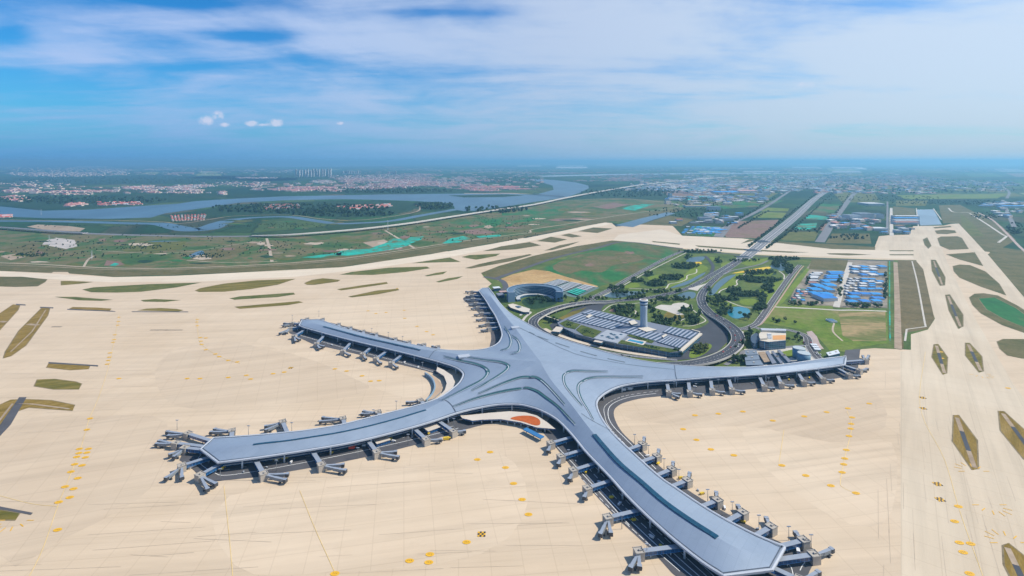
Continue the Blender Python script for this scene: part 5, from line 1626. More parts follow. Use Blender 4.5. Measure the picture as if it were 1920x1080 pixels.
camp([(1596, 500), (1660, 500), (1660, 520), (1592, 520)], 4, 4, 0, 'blue roofed huts of the right camp block', '{c} roofed hut in the upper rows of the right camp block', [M_BLUE, M_BLUE, M_WROOF, M_BLUE2], .85, h=5, df=.55)
camp([(1612, 524), (1656, 524), (1656, 547), (1608, 547)], 3, 5, 0, 'blue roofed huts of the right camp block', '{c} roofed hut in the middle rows of the right camp block', [M_BLUE, M_WROOF, M_BLUE], .9, h=5, df=.45, wf=.85)
camp([(1590, 522), (1610, 522), (1604, 555), (1582, 555)], 3, 7, 0, 'pale huts of the right camp block', '{c} roofed small hut on the pale strip of the right camp block', [M_WROOF, M_WROOF, M_CREAM], .8, h=3)
camp([(1590, 551), (1654, 551), (1652, 571), (1584, 571)], 3, 3, 0, 'blue roofed huts of the right camp block', '{c} roofed hut in the near rows of the right camp block', [M_BLUE, M_BLUE2, M_BLUE], .95, h=5, df=.55, wf=.85)
# ---------------------------------------------------------------- trees
def leaf_crown(seed, h, r, n, name, mat_, blobs=6, leaf=.9):
    """crown of many small leaf faces gathered in uneven clumps"""
    q = random.Random(seed)
    bm = bmesh.new()
    cl = []
    for _ in range(blobs):
        a, rr = q.uniform(0, 6.28), r * q.uniform(.15, .62)
        cl.append((rr * math.cos(a), rr * math.sin(a), h * q.uniform(.42, .82), r * q.uniform(.38, .62)))
    cl.append((0, 0, h * .86, r * .45))
    for _ in range(n):
        cx_, cy_, cz_, cr_ = q.choice(cl)
        v = Vector((q.gauss(0, 1), q.gauss(0, 1), q.gauss(0, 1))).normalized() * cr_ * q.uniform(.55, 1.0)
        c_ = Vector((cx_, cy_, cz_)) + Vector((v.x, v.y, v.z * .9))
        nrm = (v.normalized() + Vector((q.uniform(-.5, .5), q.uniform(-.5, .5), q.uniform(-.1, .7)))).normalized()
        t1 = nrm.orthogonal().normalized(); t2_ = nrm.cross(t1)
        s_ = leaf * q.uniform(.6, 1.3)
        a = q.uniform(0, 6.28)
        e1 = (t1 * math.cos(a) + t2_ * math.sin(a)) * s_; e2 = (t2_ * math.cos(a) - t1 * math.sin(a)) * s_ * .7
        bm.faces.new([bm.verts.new(c_ + d) for d in (-e1, -e2, e1, e2)])
    me = bpy.data.meshes.new(name)
    bm.to_mesh(me); bm.free()
    me.materials.append(mat_)
    return me
def foliage(name, cols):
    m, t, b = nt(name)
    oi = N(t, 'ShaderNodeObjectInfo')
    nz = noise(t, mapped_pos(t), .5, 3, .6)
    ad = N(t, 'ShaderNodeMath', operation='ADD'); t.links.new(oi.outputs['Random'], ad.inputs[0]); t.links.new(nz, ad.inputs[1])
    hf = N(t, 'ShaderNodeMath', operation='MULTIPLY'); t.links.new(ad.outputs[0], hf.inputs[0]); hf.inputs[1].default_value = .55
    t.links.new(ramp(t, hf.outputs[0], [(0.1, cols[0]), (.5, cols[1]), (.9, cols[2])]), b.inputs['Base Color'])
    b.inputs['Roughness'].default_value = .8
    b.inputs['Specular IOR Level'].default_value = .2
    return m
M_LEAF = foliage('dark_foliage', [(.012, .040, .018), (.024, .060, .022), (.045, .085, .025)])
M_LEAF2 = foliage('light_foliage', [(.06, .085, .02), (.09, .115, .025), (.13, .14, .035)])
M_BARK = plain('bark', (.10, .075, .05), .95)
def trunk_mesh(h, r):
    bm = bmesh.new()
    cyl(bm, 0, 0, 0, h * .55, r, r * .6, 6)
    for k in range(4):
        a = k * 1.57 + .4
        s_, e_ = Vector((0, 0, h * .40)), Vector((math.cos(a) * h * .2, math.sin(a) * h * .2, h * .68))
        beam(bm, s_, e_, r * .6, r * .6)
    me = bpy.data.meshes.new('trunk'); bm.to_mesh(me); bm.free(); me.materials.append(M_BARK)
    return me
TR = [(leaf_crown(k, 7.5 + k % 3, 3.6 + .4 * (k % 2), 150, 'crown', M_LEAF), trunk_mesh(7.5 + k % 3, .35)) for k in range(4)]
TL = [(leaf_crown(20 + k, 6.5 + k, 4.2, 150, 'crown', M_LEAF2), trunk_mesh(6.5 + k, .3)) for k in range(2)]
ntree = 0
def tree(x, y, label, group, lib=TR, z=.6):
    global ntree
    cr, tk = R.choice(lib)
    o_ = thing('park_tree', label, 'tree', (x, y, z), R.uniform(0, 6.28), group)
    s_ = R.uniform(.75, 1.25)
    o_.scale = (s_, s_, s_ * R.uniform(.85, 1.15))
    for nm, me in (('crown', cr), ('trunk', tk)):
        c_ = bpy.data.objects.new(nm, me); C.objects.link(c_); c_.parent = o_
    ntree += 1
clumps = [  # px centre, radii, count of single trees, where
 (1340, 572, 16, 8, 16, 'row of dark trees along the outer edge of the departure loop'), (1356, 590, 12, 7, 14, 'row of dark trees along the outer edge of the departure loop'), (1328, 560, 6, 8, 6, 'row of dark trees along the outer edge of the departure loop'),
 (1404, 632, 8, 10, 14, 'clump between the departure loop and the office block'), (1396, 648, 6, 6, 6, 'clump between the departure loop and the office block'), (1385, 678, 14, 5, 14, 'clump between the departure loop and the stepped sheds'),
 (1010, 566, 24, 6, 26, 'court of the oval hotel'), (1052, 563, 10, 4, 6, 'court of the oval hotel'),
 (1262, 565, 24, 4, 16, 'garden behind the control tower'), (1287, 585, 14, 5, 14, 'garden behind the control tower'), (1250, 603, 26, 4, 18, 'garden behind the control tower'), (1300, 606, 16, 4, 12, 'garden behind the control tower'), (1166, 582, 16, 6, 16, 'garden left of the control tower'), (1226, 570, 8, 3, 5, 'garden behind the control tower'), (1310, 592, 8, 5, 6, 'garden behind the control tower'),
 (1400, 597, 8, 5, 6, 'bank of the teal pond'), (1420, 585, 6, 9, 8, 'bank of the teal pond'),
 (1195, 553, 26, 2.5, 14, 'row between the long pond and the raised road'), (1275, 500, 14, 3, 8, 'left park beyond the approach road'), (1460, 640, 24, 2, 8, 'front of the office block'), (1497, 637, 7, 6, 6, 'yard beside the office block'), (1270, 668, 10, 3, 6, 'near right corner of the transport centre'), (1035, 605, 10, 4, 6, 'foot of the ramp wall'), (1080, 573, 12, 2, 5, 'end of the raised road by the hotel')]
kinds = {}
for cx_, cy_, rx, ry, n_, where in clumps:
    for _ in range(n_):
        a, rr = R.uniform(0, 6.28), math.sqrt(R.random())
        p = P(cx_ + rx * rr * math.cos(a), cy_ + ry * rr * math.sin(a))
        tree(p.x, p.y, 'dark green leafy tree, ' + where, 'dark trees, ' + where)
for _ in range(22):
    a, rr = R.uniform(0, 6.28), math.sqrt(R.random())
    p = P(1312 + 17 * rr * math.cos(a), 657 + 8 * rr * math.sin(a))
    tree(p.x, p.y, 'yellowish green willow on the grass wedge inside the departure loop', 'willows on the grass wedge', TL)
ground('grass_verge', [(1292, 668), (1300, 652), (1325, 645), (1335, 650), (1320, 665), (1300, 672)], M_LAWN, .66, 3)
# the park woods beyond: one mass of leaf clumps
def mass(name, areas, z, leaf, per, m, hgt, kind='stuff', seed=3):
    q = random.Random(seed)
    bm = bmesh.new()
    for cx_, cy_, rx, ry, n_ in areas:
        for _ in range(n_):
            a, rr = q.uniform(0, 6.28), math.sqrt(q.random())
            p = P(cx_ + rx * rr * math.cos(a), cy_ + ry * rr * math.sin(a))
            hh = hgt * q.uniform(.7, 1.3)
            r_ = hh * .42
            for _k in range(per):
                v = Vector((q.gauss(0, 1), q.gauss(0, 1), q.gauss(0, 1))).normalized()
                c_ = Vector((p.x, p.y, z + hh * .58)) + Vector((v.x * r_, v.y * r_, v.z * hh * .42)) * q.uniform(.6, 1)
                nrm = (v + Vector((q.uniform(-.4, .4), q.uniform(-.4, .4), q.uniform(0, .6)))).normalized()
                t1 = nrm.orthogonal().normalized(); t2_ = nrm.cross(t1)
                s_ = leaf * q.uniform(.7, 1.3)
                bm.faces.new([bm.verts.new(c_ + d) for d in (-t1 * s_, -t2_ * s_ * .8, t1 * s_, t2_ * s_ * .8)])
    return obj(name, bm, m, kind=kind)
park = [(1285, 500, 26, 5, 70), (1260, 522, 24, 4, 60), (1230, 533, 22, 5, 60), (1217, 516, 10, 3, 14), (1195, 527, 12, 3, 20), (1155, 541, 16, 3, 22), (1312, 473, 40, 2.5, 50), (1347, 490, 8, 4, 14), (1290, 483, 8, 3, 8),
        (1425, 513, 30, 4, 75), (1400, 523, 20, 3, 40), (1432, 527, 34, 4, 80), (1375, 546, 14, 4, 30), (1402, 553, 32, 4, 75), (1370, 562, 16, 3, 25), (1430, 560, 7, 9, 40), (1462, 495, 14, 8, 70), (1480, 505, 8, 10, 40), (1425, 577, 14, 5, 35), (1440, 540, 12, 8, 30), (1395, 490, 30, 2, 25), (1470, 486, 30, 3, 40),
        (1240, 548, 40, 2, 25), (1160, 550, 30, 2, 16), (1515, 530, 5, 8, 8), (1575, 540, 4, 20, 18), (1618, 576, 40, 2, 24), (1505, 572, 40, 2, 20), (1470, 605, 30, 4, 6), (1660, 540, 3, 28, 24)]
park += [(1170, 582, 26, 7, 26), (1215, 583, 14, 6, 14), (1262, 562, 34, 3, 26), (1300, 600, 18, 8, 20), (1250, 608, 40, 4, 26), (1180, 592, 30, 4, 16), (1232, 594, 10, 5, 8), (1360, 583, 16, 10, 24), (1345, 562, 10, 7, 14), (1420, 640, 6, 12, 8), (1380, 655, 10, 6, 10), (1190, 560, 40, 2.4, 16), (1110, 562, 30, 3, 14), (1330, 545, 5, 6, 6)]
mass('park_woodland', park, .6, 1.5, 34, M_LEAF, 7.5)
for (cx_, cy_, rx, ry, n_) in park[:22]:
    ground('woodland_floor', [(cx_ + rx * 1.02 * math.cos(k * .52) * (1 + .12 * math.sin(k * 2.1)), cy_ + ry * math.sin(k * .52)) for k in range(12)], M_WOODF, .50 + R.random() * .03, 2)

# ---------------------------------------------------------------- the plain beyond
# scrub strip between the airfield and the trunk road
ground('scrub_ground', [(-300, 520), (-300, 428), (0, 428), (160, 438), (470, 444), (640, 434), (780, 418), (860, 405), (960, 392), (1060, 376), (1160, 372), (1280, 378), (1290, 388), (1160, 420), (1135, 416), (1095, 423), (980, 445), (905, 460), (818, 474), (760, 485), (640, 500), (430, 511), (330, 516), (213, 518.5), (0, 507)], M_SCRUB, .04)
ground('grass_verge', [(-300, 518), (-300, 496), (0, 494), (213, 503), (400, 501), (640, 486), (840, 457), (990, 439), (1070, 424), (1120, 411), (1280, 389), (1285, 392), (1240, 405), (1135, 416.5), (1095, 423.5), (980, 445.5), (818, 474.5), (640, 500.5), (430, 511.5), (213, 519), (0, 507.5)], M_VERGE, .06)
road('perimeter_track', [(-300, 496), (0, 493), (213, 502.5), (400, 500.5), (640, 485), (840, 456), (960, 440), (994, 436), (1000, 430), (1070, 419), (1120, 410), (1210, 397), (1290, 387)], 7, M_DIRT, .12)
road('perimeter_track', [(-300, 500), (0, 497), (213, 505.5), (400, 503), (640, 488), (840, 459)], 3, M_DIRT, .12)
for pts, w in (([(157, 500), (165, 487), (175, 480)], 6), ([(510, 491), (505, 465), (500, 447)], 9), ([(778, 466), (752, 450), (722, 432)], 9), ([(350, 488), (420, 492), (520, 490)], 5), ([(180, 470), (330, 474), (480, 452)], 4)):
    road('dirt_track', pts, w, M_DIRT, .14)
net_areas = [[(628, 478), (640, 470), (690, 466), (720, 457), (738, 447), (752, 448), (772, 458), (760, 462), (735, 468), (690, 475), (650, 480)], [(757, 452), (770, 445), (795, 443), (790, 449), (772, 456)], [(828, 457), (845, 447), (868, 443), (884, 447), (860, 455)], [(565, 483), (600, 478), (640, 474), (640, 478), (600, 484)], [(893, 443), (940, 440), (937, 444), (900, 447)],
             [(1166, 392), (1182, 386), (1205, 383), (1228, 383), (1202, 391), (1190, 395)], [(1487, 431), (1497, 420), (1532, 418), (1530, 426), (1510, 432)], [(1508, 411), (1517, 402), (1556, 407), (1553, 412)], [(1290, 433), (1310, 424), (1350, 427), (1340, 437), (1310, 438)], [(205, 498), (215, 493), (224, 495), (216, 499)]]
for q in net_areas:
    ground('netted_ground', q, M_NETG, .40)
for q, m_ in (([(70, 468), (85, 452), (100, 445), (140, 450), (145, 462), (120, 468), (95, 470)], plain('pale_waste', (.45, .40, .36), .9, var=.25, vscale=.02)), ([(0, 480), (40, 474), (55, 480), (20, 488)], M_TAN), ([(50, 425), (70, 421), (130, 424), (160, 428), (150, 434), (90, 432)], M_TAN), ([(195, 498), (200, 488), (225, 491), (240, 499)], M_EARTH),
              ([(380, 470), (450, 462), (470, 468), (430, 480), (390, 482)], M_VERGE), ([(860, 434), (900, 428), (935, 436), (890, 440)], M_EARTH), ([(680, 455), (720, 449), (735, 457), (700, 464)], M_TAN), ([(1110, 388), (1150, 380), (1180, 384), (1140, 392)], M_EARTH), ([(0, 470), (60, 455), (130, 468), (60, 482)], M_VERGE),
              ([(240, 455), (350, 452), (340, 468), (250, 472)], M_GREENV), ([(940, 400), (1040, 385), (1100, 385), (1020, 410), (950, 425)], M_FIELD), ([(820, 420), (900, 410), (960, 405), (930, 425), (850, 430)], M_FIELD)):
    NG = globals().get('NG', 0) + 1
    ground('rough_ground', q, m_, .13 + .012 * NG)
def blobpatch(cx_, cy_, rx, ry, m_, z, q, name='rough_ground'):
    k0 = q.uniform(0, 6)
    ground(name, [(cx_ + rx * math.cos(k * .5236) * q.uniform(.6, 1.15), cy_ + ry * math.sin(k * .5236) * q.uniform(.6, 1.15)) for k in range(12)], m_, z, 2)
q_ = random.Random(77)
for k in range(110):
    x = q_.uniform(-40, 1120)
    base = np.interp(x, [-50, 200, 470, 640, 860, 1000, 1120], [440, 448, 452, 443, 415, 398, 384])
    low = np.interp(x, [-50, 200, 470, 640, 860, 1000, 1120], [494, 499, 494, 482, 452, 428, 408])
    blobpatch(x, q_.uniform(base, low), q_.uniform(5, 26), q_.uniform(.8, 3.2), q_.choice([M_TAN, M_EARTH, M_GREENV, M_FIELD, M_WOODF, M_FIELD, M_GREENV, M_DIRT, M_EARTH]), .285 + .001 * k, q_)
for k in range(16):
    blobpatch(q_.uniform(420, 640), q_.uniform(412, 428), q_.uniform(8, 26), q_.uniform(.6, 1.6), q_.choice([M_GREENV, M_FIELD, M_WOODF]), .285 + .0015 * k, q_)
for k in range(9):
    blobpatch(q_.uniform(1060, 1200), q_.uniform(472, 512), q_.uniform(8, 24), q_.uniform(1.2, 3.6), q_.choice([M_VERGE, M_EARTH, M_VERGE, M_GREENV]), .46 + .004 * k, q_, 'bare_patch')
ground('pond', [(268, 457), (290, 452), (338, 452), (336, 456), (300, 459)], M_RIVER, .16, 3)
ground('pond', [(352, 485), (356, 478), (376, 470), (390, 473), (370, 480)], M_RIVER, .16, 2)
ground('pond', [(1153, 422.5), (1200, 410), (1250, 398), (1267, 400), (1225, 412), (1187, 426)], M_RIVER, .30)
ground('pond', [(1717, 393), (1750, 392.5), (1766, 421), (1726, 423)], water_mat('grey_basin_water', (.20, .27, .33), .3), .30)
# the river and its backwater
ground('river', [(-200, 386), (0, 387), (80, 395), (167, 393), (267, 386), (333, 382), (367, 377), (433, 373), (533, 368), (640, 366), (720, 364.5), (860, 363), (950, 363), (1010, 365.5), (1060, 368), (1085, 360), (1101, 352), (1096, 346.5), (1060, 340), (1020, 336.5), (985, 336.5), (960, 334.5), (1100, 329), (1280, 326.5), (1560, 324.5), (1560, 323), (1280, 324), (1090, 327), (985, 333), (1010, 338.5), (1030, 346), (1035, 352), (1010, 356), (1040, 360)][:14] +
       [(1010, 363.5), (1038, 356), (1036, 348), (1012, 341), (985, 337), (1000, 335.5), (1040, 337.5), (1080, 342), (1103, 348), (1104, 353), (1086, 362), (1062, 370), (1000, 379), (950, 387), (890, 395), (868, 396), (853, 393), (851, 386), (830, 381), (790, 377.5), (720, 375), (640, 373.5), (533, 375.5), (450, 380), (383, 390), (310, 400), (283, 408), (200, 410.5), (83, 409), (0, 406), (-200, 404)], M_RIVER, .20)
road('river', [(-200, 414), (0, 414.5), (90, 415), (167, 416.5), (250, 419), (300, 420), (333, 427), (362, 431), (390, 428), (415, 418), (445, 411), (500, 407), (545, 407), (585, 413), (630, 419), (680, 418), (735, 414), (790, 404), (830, 397), (858, 392)], [60, 60, 60, 70, 70, 80, 100, 110, 90, 70, 60, 60, 60, 55, 55, 60, 60, 70], M_RIVER, .22)
road('levee_track', [(-200, 411), (0, 412), (100, 413.5), (200, 413), (300, 416), (340, 419), (390, 412), (440, 405), (520, 403), (560, 404.5), (600, 410), (660, 413), (720, 408), (780, 397), (787, 388), (780, 385)], 10, M_TAN, .16)
ground('far_water', [(415, 311.5), (500, 309), (640, 308.5), (760, 309.5), (700, 312), (560, 313)], M_RIVER, .3)
ground('far_water', [(1000, 329.5), (1160, 326), (1320, 324.5), (1560, 324), (1560, 325.4), (1320, 326.2), (1160, 328.2), (1020, 331.5)], water_mat('bright_water', (.26, .33, .37), .5), .3)
ground('river_bank', [(840, 366.5), (950, 364.5), (985, 366), (940, 369.5), (870, 370)], M_WOODF, .26)
ground('river_bank', [(870, 362.2), (960, 361.6), (1000, 364), (950, 363.1), (870, 363.2)], M_TAN, .26)
# dark woods and poplar plantations as floor patches with a mass of crowns on them
woods = [[(-100, 380), (0, 366), (150, 370), (330, 368), (370, 372), (330, 378), (267, 384), (167, 391), (80, 392), (0, 384)], [(640, 352), (760, 352), (870, 357), (960, 361), (860, 362.5), (720, 363.5), (640, 364.5), (560, 363)], [(900, 330), (985, 325), (1030, 327), (960, 333), (985, 338), (1008, 344), (1020, 350), (980, 348), (940, 342)],
         [(780, 376.5), (830, 383), (852, 390), (840, 396), (800, 394), (775, 384)], [(430, 384), (533, 379), (640, 376), (760, 378), (790, 384), (770, 396), (720, 405), (640, 408), (560, 402), (440, 402), (330, 410), (300, 404), (380, 394)], [(860, 400), (950, 389), (1010, 380), (1030, 380), (960, 392), (880, 404)],
         [(100, 331), (300, 328), (440, 330), (560, 334), (540, 345), (420, 345), (230, 345), (60, 350), (0, 345), (0, 335)], [(340, 333), (560, 322), (700, 320), (760, 322), (640, 334), (500, 340)], [(1100, 352), (1180, 347), (1230, 350), (1290, 365), (1290, 376), (1180, 372), (1070, 373)], [(1080, 300), (1, 1), (1, 1)][:0]]
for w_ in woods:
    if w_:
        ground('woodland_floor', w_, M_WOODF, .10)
wood_areas = [(150, 376, 160, 7, 260), (720, 358, 130, 4, 260), (960, 336, 50, 7, 110), (815, 387, 34, 6, 150), (560, 392, 170, 9, 330), (930, 394, 60, 6, 70), (250, 338, 220, 6, 260), (540, 330, 150, 5, 160), (1180, 362, 90, 8, 150), (1240, 358, 60, 6, 60),
              (640, 402, 100, 5, 90), (1500, 345, 120, 12, 60), (1720, 350, 220, 14, 160), (200, 322, 300, 5, 140)]
mass('far_woodland', wood_areas, 0, 7.5, 9, M_LEAF, 15, seed=9)
mass('scrub_bushes', [(300, 462, 260, 22, 150), (100, 470, 130, 18, 70), (850, 440, 160, 16, 120), (560, 465, 120, 14, 60), (540, 424, 80, 6, 70), (60, 478, 30, 4, 60), (380, 480, 40, 4, 50), (265, 462, 40, 6, 60), (950, 415, 70, 12, 90), (300, 424, 250, 3, 60)], .1, 1.7, 14, M_LEAF, 3.6, seed=31)
mass('hedge_trees', [(1590, 445, 40, 5, 40), (1905, 430, 18, 12, 50), (1790, 380, 120, 4, 160), (1300, 392, 60, 12, 70), (1650, 372, 120, 5, 130), (1330, 378, 60, 8, 90), (1500, 432, 30, 4, 25), (1850, 405, 30, 6, 40), (1800, 355, 120, 8, 120), (1290, 400, 80, 8, 60)], .1, 3.0, 14, M_LEAF, 7, seed=12)
# tall dark hedgerow trees beside the approach road
rows_ = []
for (xa, ya), (xb, yb), wl in (((1414, 463), (1455, 430), -9), ((1455, 430), (1505, 390), -9), ((1505, 390), (1545, 357), -7), ((1425, 466), (1470, 434), 13), ((1470, 434), (1520, 390), 12), ((1520, 390), (1560, 356), 10), ((1545, 436), (1575, 405), -14), ((1575, 405), (1603, 362), -10), ((1372, 424), (1413, 402), -9), ((1413, 402), (1460, 371), -9), ((1375, 428), (1430, 396), 10)):
    for k in range(14):
        f_ = k / 13
        rows_.append((xa + (xb - xa) * f_ + wl, ya + (yb - ya) * f_, 2.2, 1.2, 4))
mass('roadside_trees', rows_, 0, 2.0, 26, M_LEAF, 8, seed=5)

# distant fields and plots on the right
plots = [([(1357, 438), (1375, 415), (1460, 412), (1452, 423), (1440, 432), (1422, 447), (1362, 445)], M_EARTH), ([(1410, 408), (1430, 397), (1475, 399), (1466, 409)], M_MEADOW), ([(1425, 396), (1440, 389), (1480, 391), (1477, 396)], M_MEADOW), ([(1463, 448), (1475, 435), (1535, 434), (1527, 452), (1470, 451)], M_GREENV), ([(1515, 398), (1540, 382), (1580, 384), (1563, 399)], M_FIELD),
         ([(1548, 456), (1560, 438), (1630, 438), (1634, 457)], M_VERGE), ([(1530, 431), (1545, 418), (1560, 422), (1545, 433)], M_EARTH), ([(1200, 421), (1255, 404), (1300, 412), (1278, 424)], M_VERGE), ([(1280, 440), (1300, 424), (1352, 424), (1345, 443)], M_FIELD), ([(1270, 388), (1290, 378), (1470, 376), (1440, 386), (1350, 392)], M_FIELD),
         ([(1240, 360), (1330, 356), (1345, 366), (1260, 370)], M_EARTH), ([(1760, 385), (1800, 384), (1880, 425), (1905, 450), (1864, 474), (1847, 471.5), (1797, 418.5), (1768, 419)], M_VERGE), ([(1675, 387), (1715, 391), (1720, 420), (1672, 424)], M_VERGE), ([(1800, 400), (1815, 410), (1846, 443), (1822, 443), (1804, 424)], M_GREENV), ([(1862, 462), (1920, 470), (1990, 520), (1990, 640), (1918, 555), (1853, 478), (1858, 470)], M_VERGE),
         ([(1680, 376), (1740, 376), (1735, 386), (1680, 386)], M_GREENV), ([(1380, 363), (1460, 362), (1440, 372), (1370, 374)], M_GREENV), ([(1560, 360), (1640, 362), (1650, 378), (1580, 380)], M_GREENV), ([(1680, 366), (1890, 363), (1870, 372), (1700, 374)], M_MEADOW),
         ([(1340, 358), (1400, 354), (1420, 358), (1350, 366)], M_EARTH), ([(1440, 345), (1500, 342), (1510, 348), (1450, 350)], M_GREENV)]
for q, m_ in plots:
    NG = globals().get('NG', 0) + 1
    ground('field', q, m_, .06 + .012 * (NG - 12))
M_P = [M_FIELD, M_GREENV, M_MEADOW, M_EARTH, M_VERGE, M_SCRUB, M_PARK, M_TAN, M_NET, patchy('pale_crop', [(.16, .20, .07), (.22, .25, .10), (.12, .19, .06)], .01), patchy('deep_crop', [(.015, .07, .035), (.03, .10, .04)], .01), plain('grey_plot', (.30, .30, .31), .9, var=.2, vscale=.01)]
def patchwork(quad, cols, rows, pal, fill, seed):
    q = random.Random(seed)
    Q = PP(quad)
    at = lambda u, v: Q[0].lerp(Q[1], u).lerp(Q[3].lerp(Q[2], u), v)
    for i in range(cols):
        for j in range(rows):
            if q.random() > fill:
                continue
            u0, v0 = i / cols, j / rows
            du, dv = q.uniform(.55, .95) / cols, q.uniform(.5, .95) / rows
            pts = [at(u0 + q.uniform(0, .1) / cols, v0), at(u0 + du, v0 + q.uniform(0, .1) / rows), at(u0 + du + q.uniform(-.05, .05) / cols, v0 + dv), at(u0, v0 + dv)]
            ground('field', pts, M_P[q.choice(pal)], .07, px=False)
patchwork([(1110, 366), (1330, 330), (1560, 332), (1440, 384)], 7, 8, (0, 1, 9, 3, 10, 4, 11, 8, 5), .6, 1)
patchwork([(1580, 340), (1920, 338), (2050, 372), (1600, 376)], 8, 5, (0, 1, 9, 3, 10, 10, 4, 5), .7, 2)
patchwork([(-150, 322), (430, 316), (400, 346), (-200, 352)], 9, 5, (10, 10, 0, 1, 9, 3, 5), .55, 3)
patchwork([(430, 316), (1000, 314), (1200, 325), (420, 330)], 9, 4, (10, 10, 0, 1, 9, 5), .5, 4)
patchwork([(1200, 316), (1920, 314), (2000, 334), (1250, 332)], 9, 4, (10, 0, 1, 9, 3, 5, 11), .6, 5)
PALE = len(M_P)
M_P += [plain('pale_far_plot', (.42, .42, .40), .9, var=.15, vscale=.002), plain('bright_far_plot', (.62, .62, .60), .9, var=.1, vscale=.002)]
patchwork([(-200, 309), (900, 307), (980, 315), (-250, 319)], 16, 5, (10, 10, 1, 5, PALE, 9, 3), .6, 6)
patchwork([(900, 307), (2050, 307), (2150, 319), (900, 317)], 16, 5, (10, 1, PALE, PALE, 9, PALE + 1, 5), .62, 7)
for pts, w, m_ in (([(1537, 454), (1550, 434), (1563, 413), (1582, 388), (1603, 362), (1625, 350)], 32, M_ROADG), ([(1343, 444), (1356, 430), (1375, 418), (1413, 400), (1440, 385), (1463, 370), (1478, 360)], 24, M_ROADG), ([(1352, 445), (1362, 433), (1368, 425)], 16, M_ROADG),
                   ([(1672, 442), (1671, 410), (1671, 390)], 14, M_PATH), ([(1664, 438), (1664, 378)], 10, M_ROADG), ([(1818, 400), (1850, 420), (1880, 440), (1887, 443), (1872, 455)], 8, M_PATH), ([(1832, 398), (1860, 412), (1888, 438), (1920, 470), (1990, 520)], 9, plain('pinkish_track', (.40, .30, .26), .9)),
                   ([(1778, 390), (1790, 398), (1832, 398)], 8, M_PATH), ([(1880, 375), (1890, 400), (1902, 426)], 18, M_ROADG), ([(1718, 390), (1722, 424)], 5, M_PATH), ([(1750, 391), (1765, 412)], 5, M_PATH), ([(1555, 352), (1610, 337), (1690, 320)], 42, M_ROADG), ([(1478, 360), (1500, 345), (1540, 330)], 28, M_ROADG),
                   ([(1280, 378), (1400, 384), (1560, 378), (1700, 374), (1920, 372)], 20, M_WOODF), ([(1000, 380), (1160, 372), (1290, 384)], 10, M_DIRT), ([(1888, 372), (1892, 360), (1880, 350)], 20, M_ROADG)):
    road('far_road', pts, w, m_, .34)
# trunk-road viaduct crossing the left of the picture and on to the horizon
viaduct('trunk_viaduct', 'long pale road viaduct on piers at the far left edge', [(-120, 420), (0, 426), (70, 431), (120, 434.5), (160, 437)], [9, 9, 9, 8, 5], 24, 45, lines=False, deck_m=M_ROADG)
road('trunk_road', [(155, 437.5), (220, 440), (300, 442), (400, 443.5), (475, 443)], 34, M_ROADG, .4)
viaduct('trunk_viaduct', 'very long pale road viaduct on piers sweeping past the river toward the horizon', [(470, 442), (540, 440), (640, 432.5), (710, 425.5), (780, 416.5), (860, 404), (940, 392), (1000, 383.5), (1060, 371), (1130, 358), (1200, 347), (1280, 338.5), (1380, 331)], [4, 9, 9, 9, 9, 9, 9, 10, 10, 10, 10, 10, 10], [24, 26, 28, 28, 28, 30, 30, 32, 32, 36, 40, 46, 56], 70, lines=False, deck_m=M_PATH)
viaduct('river_bridge', 'low many piered bridge crossing the river bend', [(1000, 363.5), (1030, 366), (1060, 368.5)], [8, 8, 8], 18, 60, cat='bridge', lines=False, deck_m=M_ROADG)

# ---------------------------------------------------------------- villages, towns, works
M_RT = plain('red_tile_roof', (.58, .13, .10), .85, var=.25, vscale=.02)
M_PT = plain('pale_tile_roof', (.62, .21, .17), .85, var=.2, vscale=.02)
M_VW = plain('village_wall', (.58, .48, .42), .85, var=.1)
nh = 0
VH = [gable_mesh(w, 10, 4.5, 2.5, m_, M_VW, 'village_house') for w, m_ in ((24, M_RT), (30, M_RT), (18, M_PT), (26, M_PT), (22, M_WROOF))]
def village(quad, rows, cols, label, group, jit=.15, big=1.0, lib=VH, turn=0.0, sc=None):
    global nh
    q = PP(quad)
    for i in range(cols):
        for j in range(rows):
            u, v = (i + .5 + R.uniform(-jit, jit)) / cols, (j + .5 + R.uniform(-jit, jit)) / rows
            c_ = q[0].lerp(q[1], u).lerp(q[3].lerp(q[2], u), v)
            d = q[1] - q[0]
            put(R.choice(lib), 'village_house', label, 'house', group, c_.x, c_.y, math.atan2(d.y, d.x) + turn + R.uniform(-.1, .1), sc or (big, big, big))
            nh += 1
village([(318, 404.5), (388, 402), (384, 413.5), (322, 416)], 4, 11, 'red roofed house in the gridded village between the river and its backwater', 'village houses by the backwater', .05, 1, VH, 1.75, (1.5, .8, .9))
village([(484, 384), (560, 382.5), (566, 391), (500, 394)], 4, 18, 'red roofed house in the terraced village on the river peninsula', 'village houses on the peninsula', .05, 1, VH, 1.8, (1.7, .85, 1))
village([(630, 387), (735, 382.5), (735, 388), (650, 394)], 5, 16, 'red roofed house in the straggling village east on the peninsula', 'village houses on the peninsula east', .5, .85)
village([(185, 379), (262, 378.5), (265, 384.5), (183, 386.5)], 3, 13, 'pink roofed house in the village on the far river bank', 'village houses on the far bank', .4, 1.2)
village([(0, 404), (18, 403.5), (20, 408), (0, 409)], 3, 5, 'pinkish house in the hamlet at the far left river bank', 'hamlet houses on the left', .4)
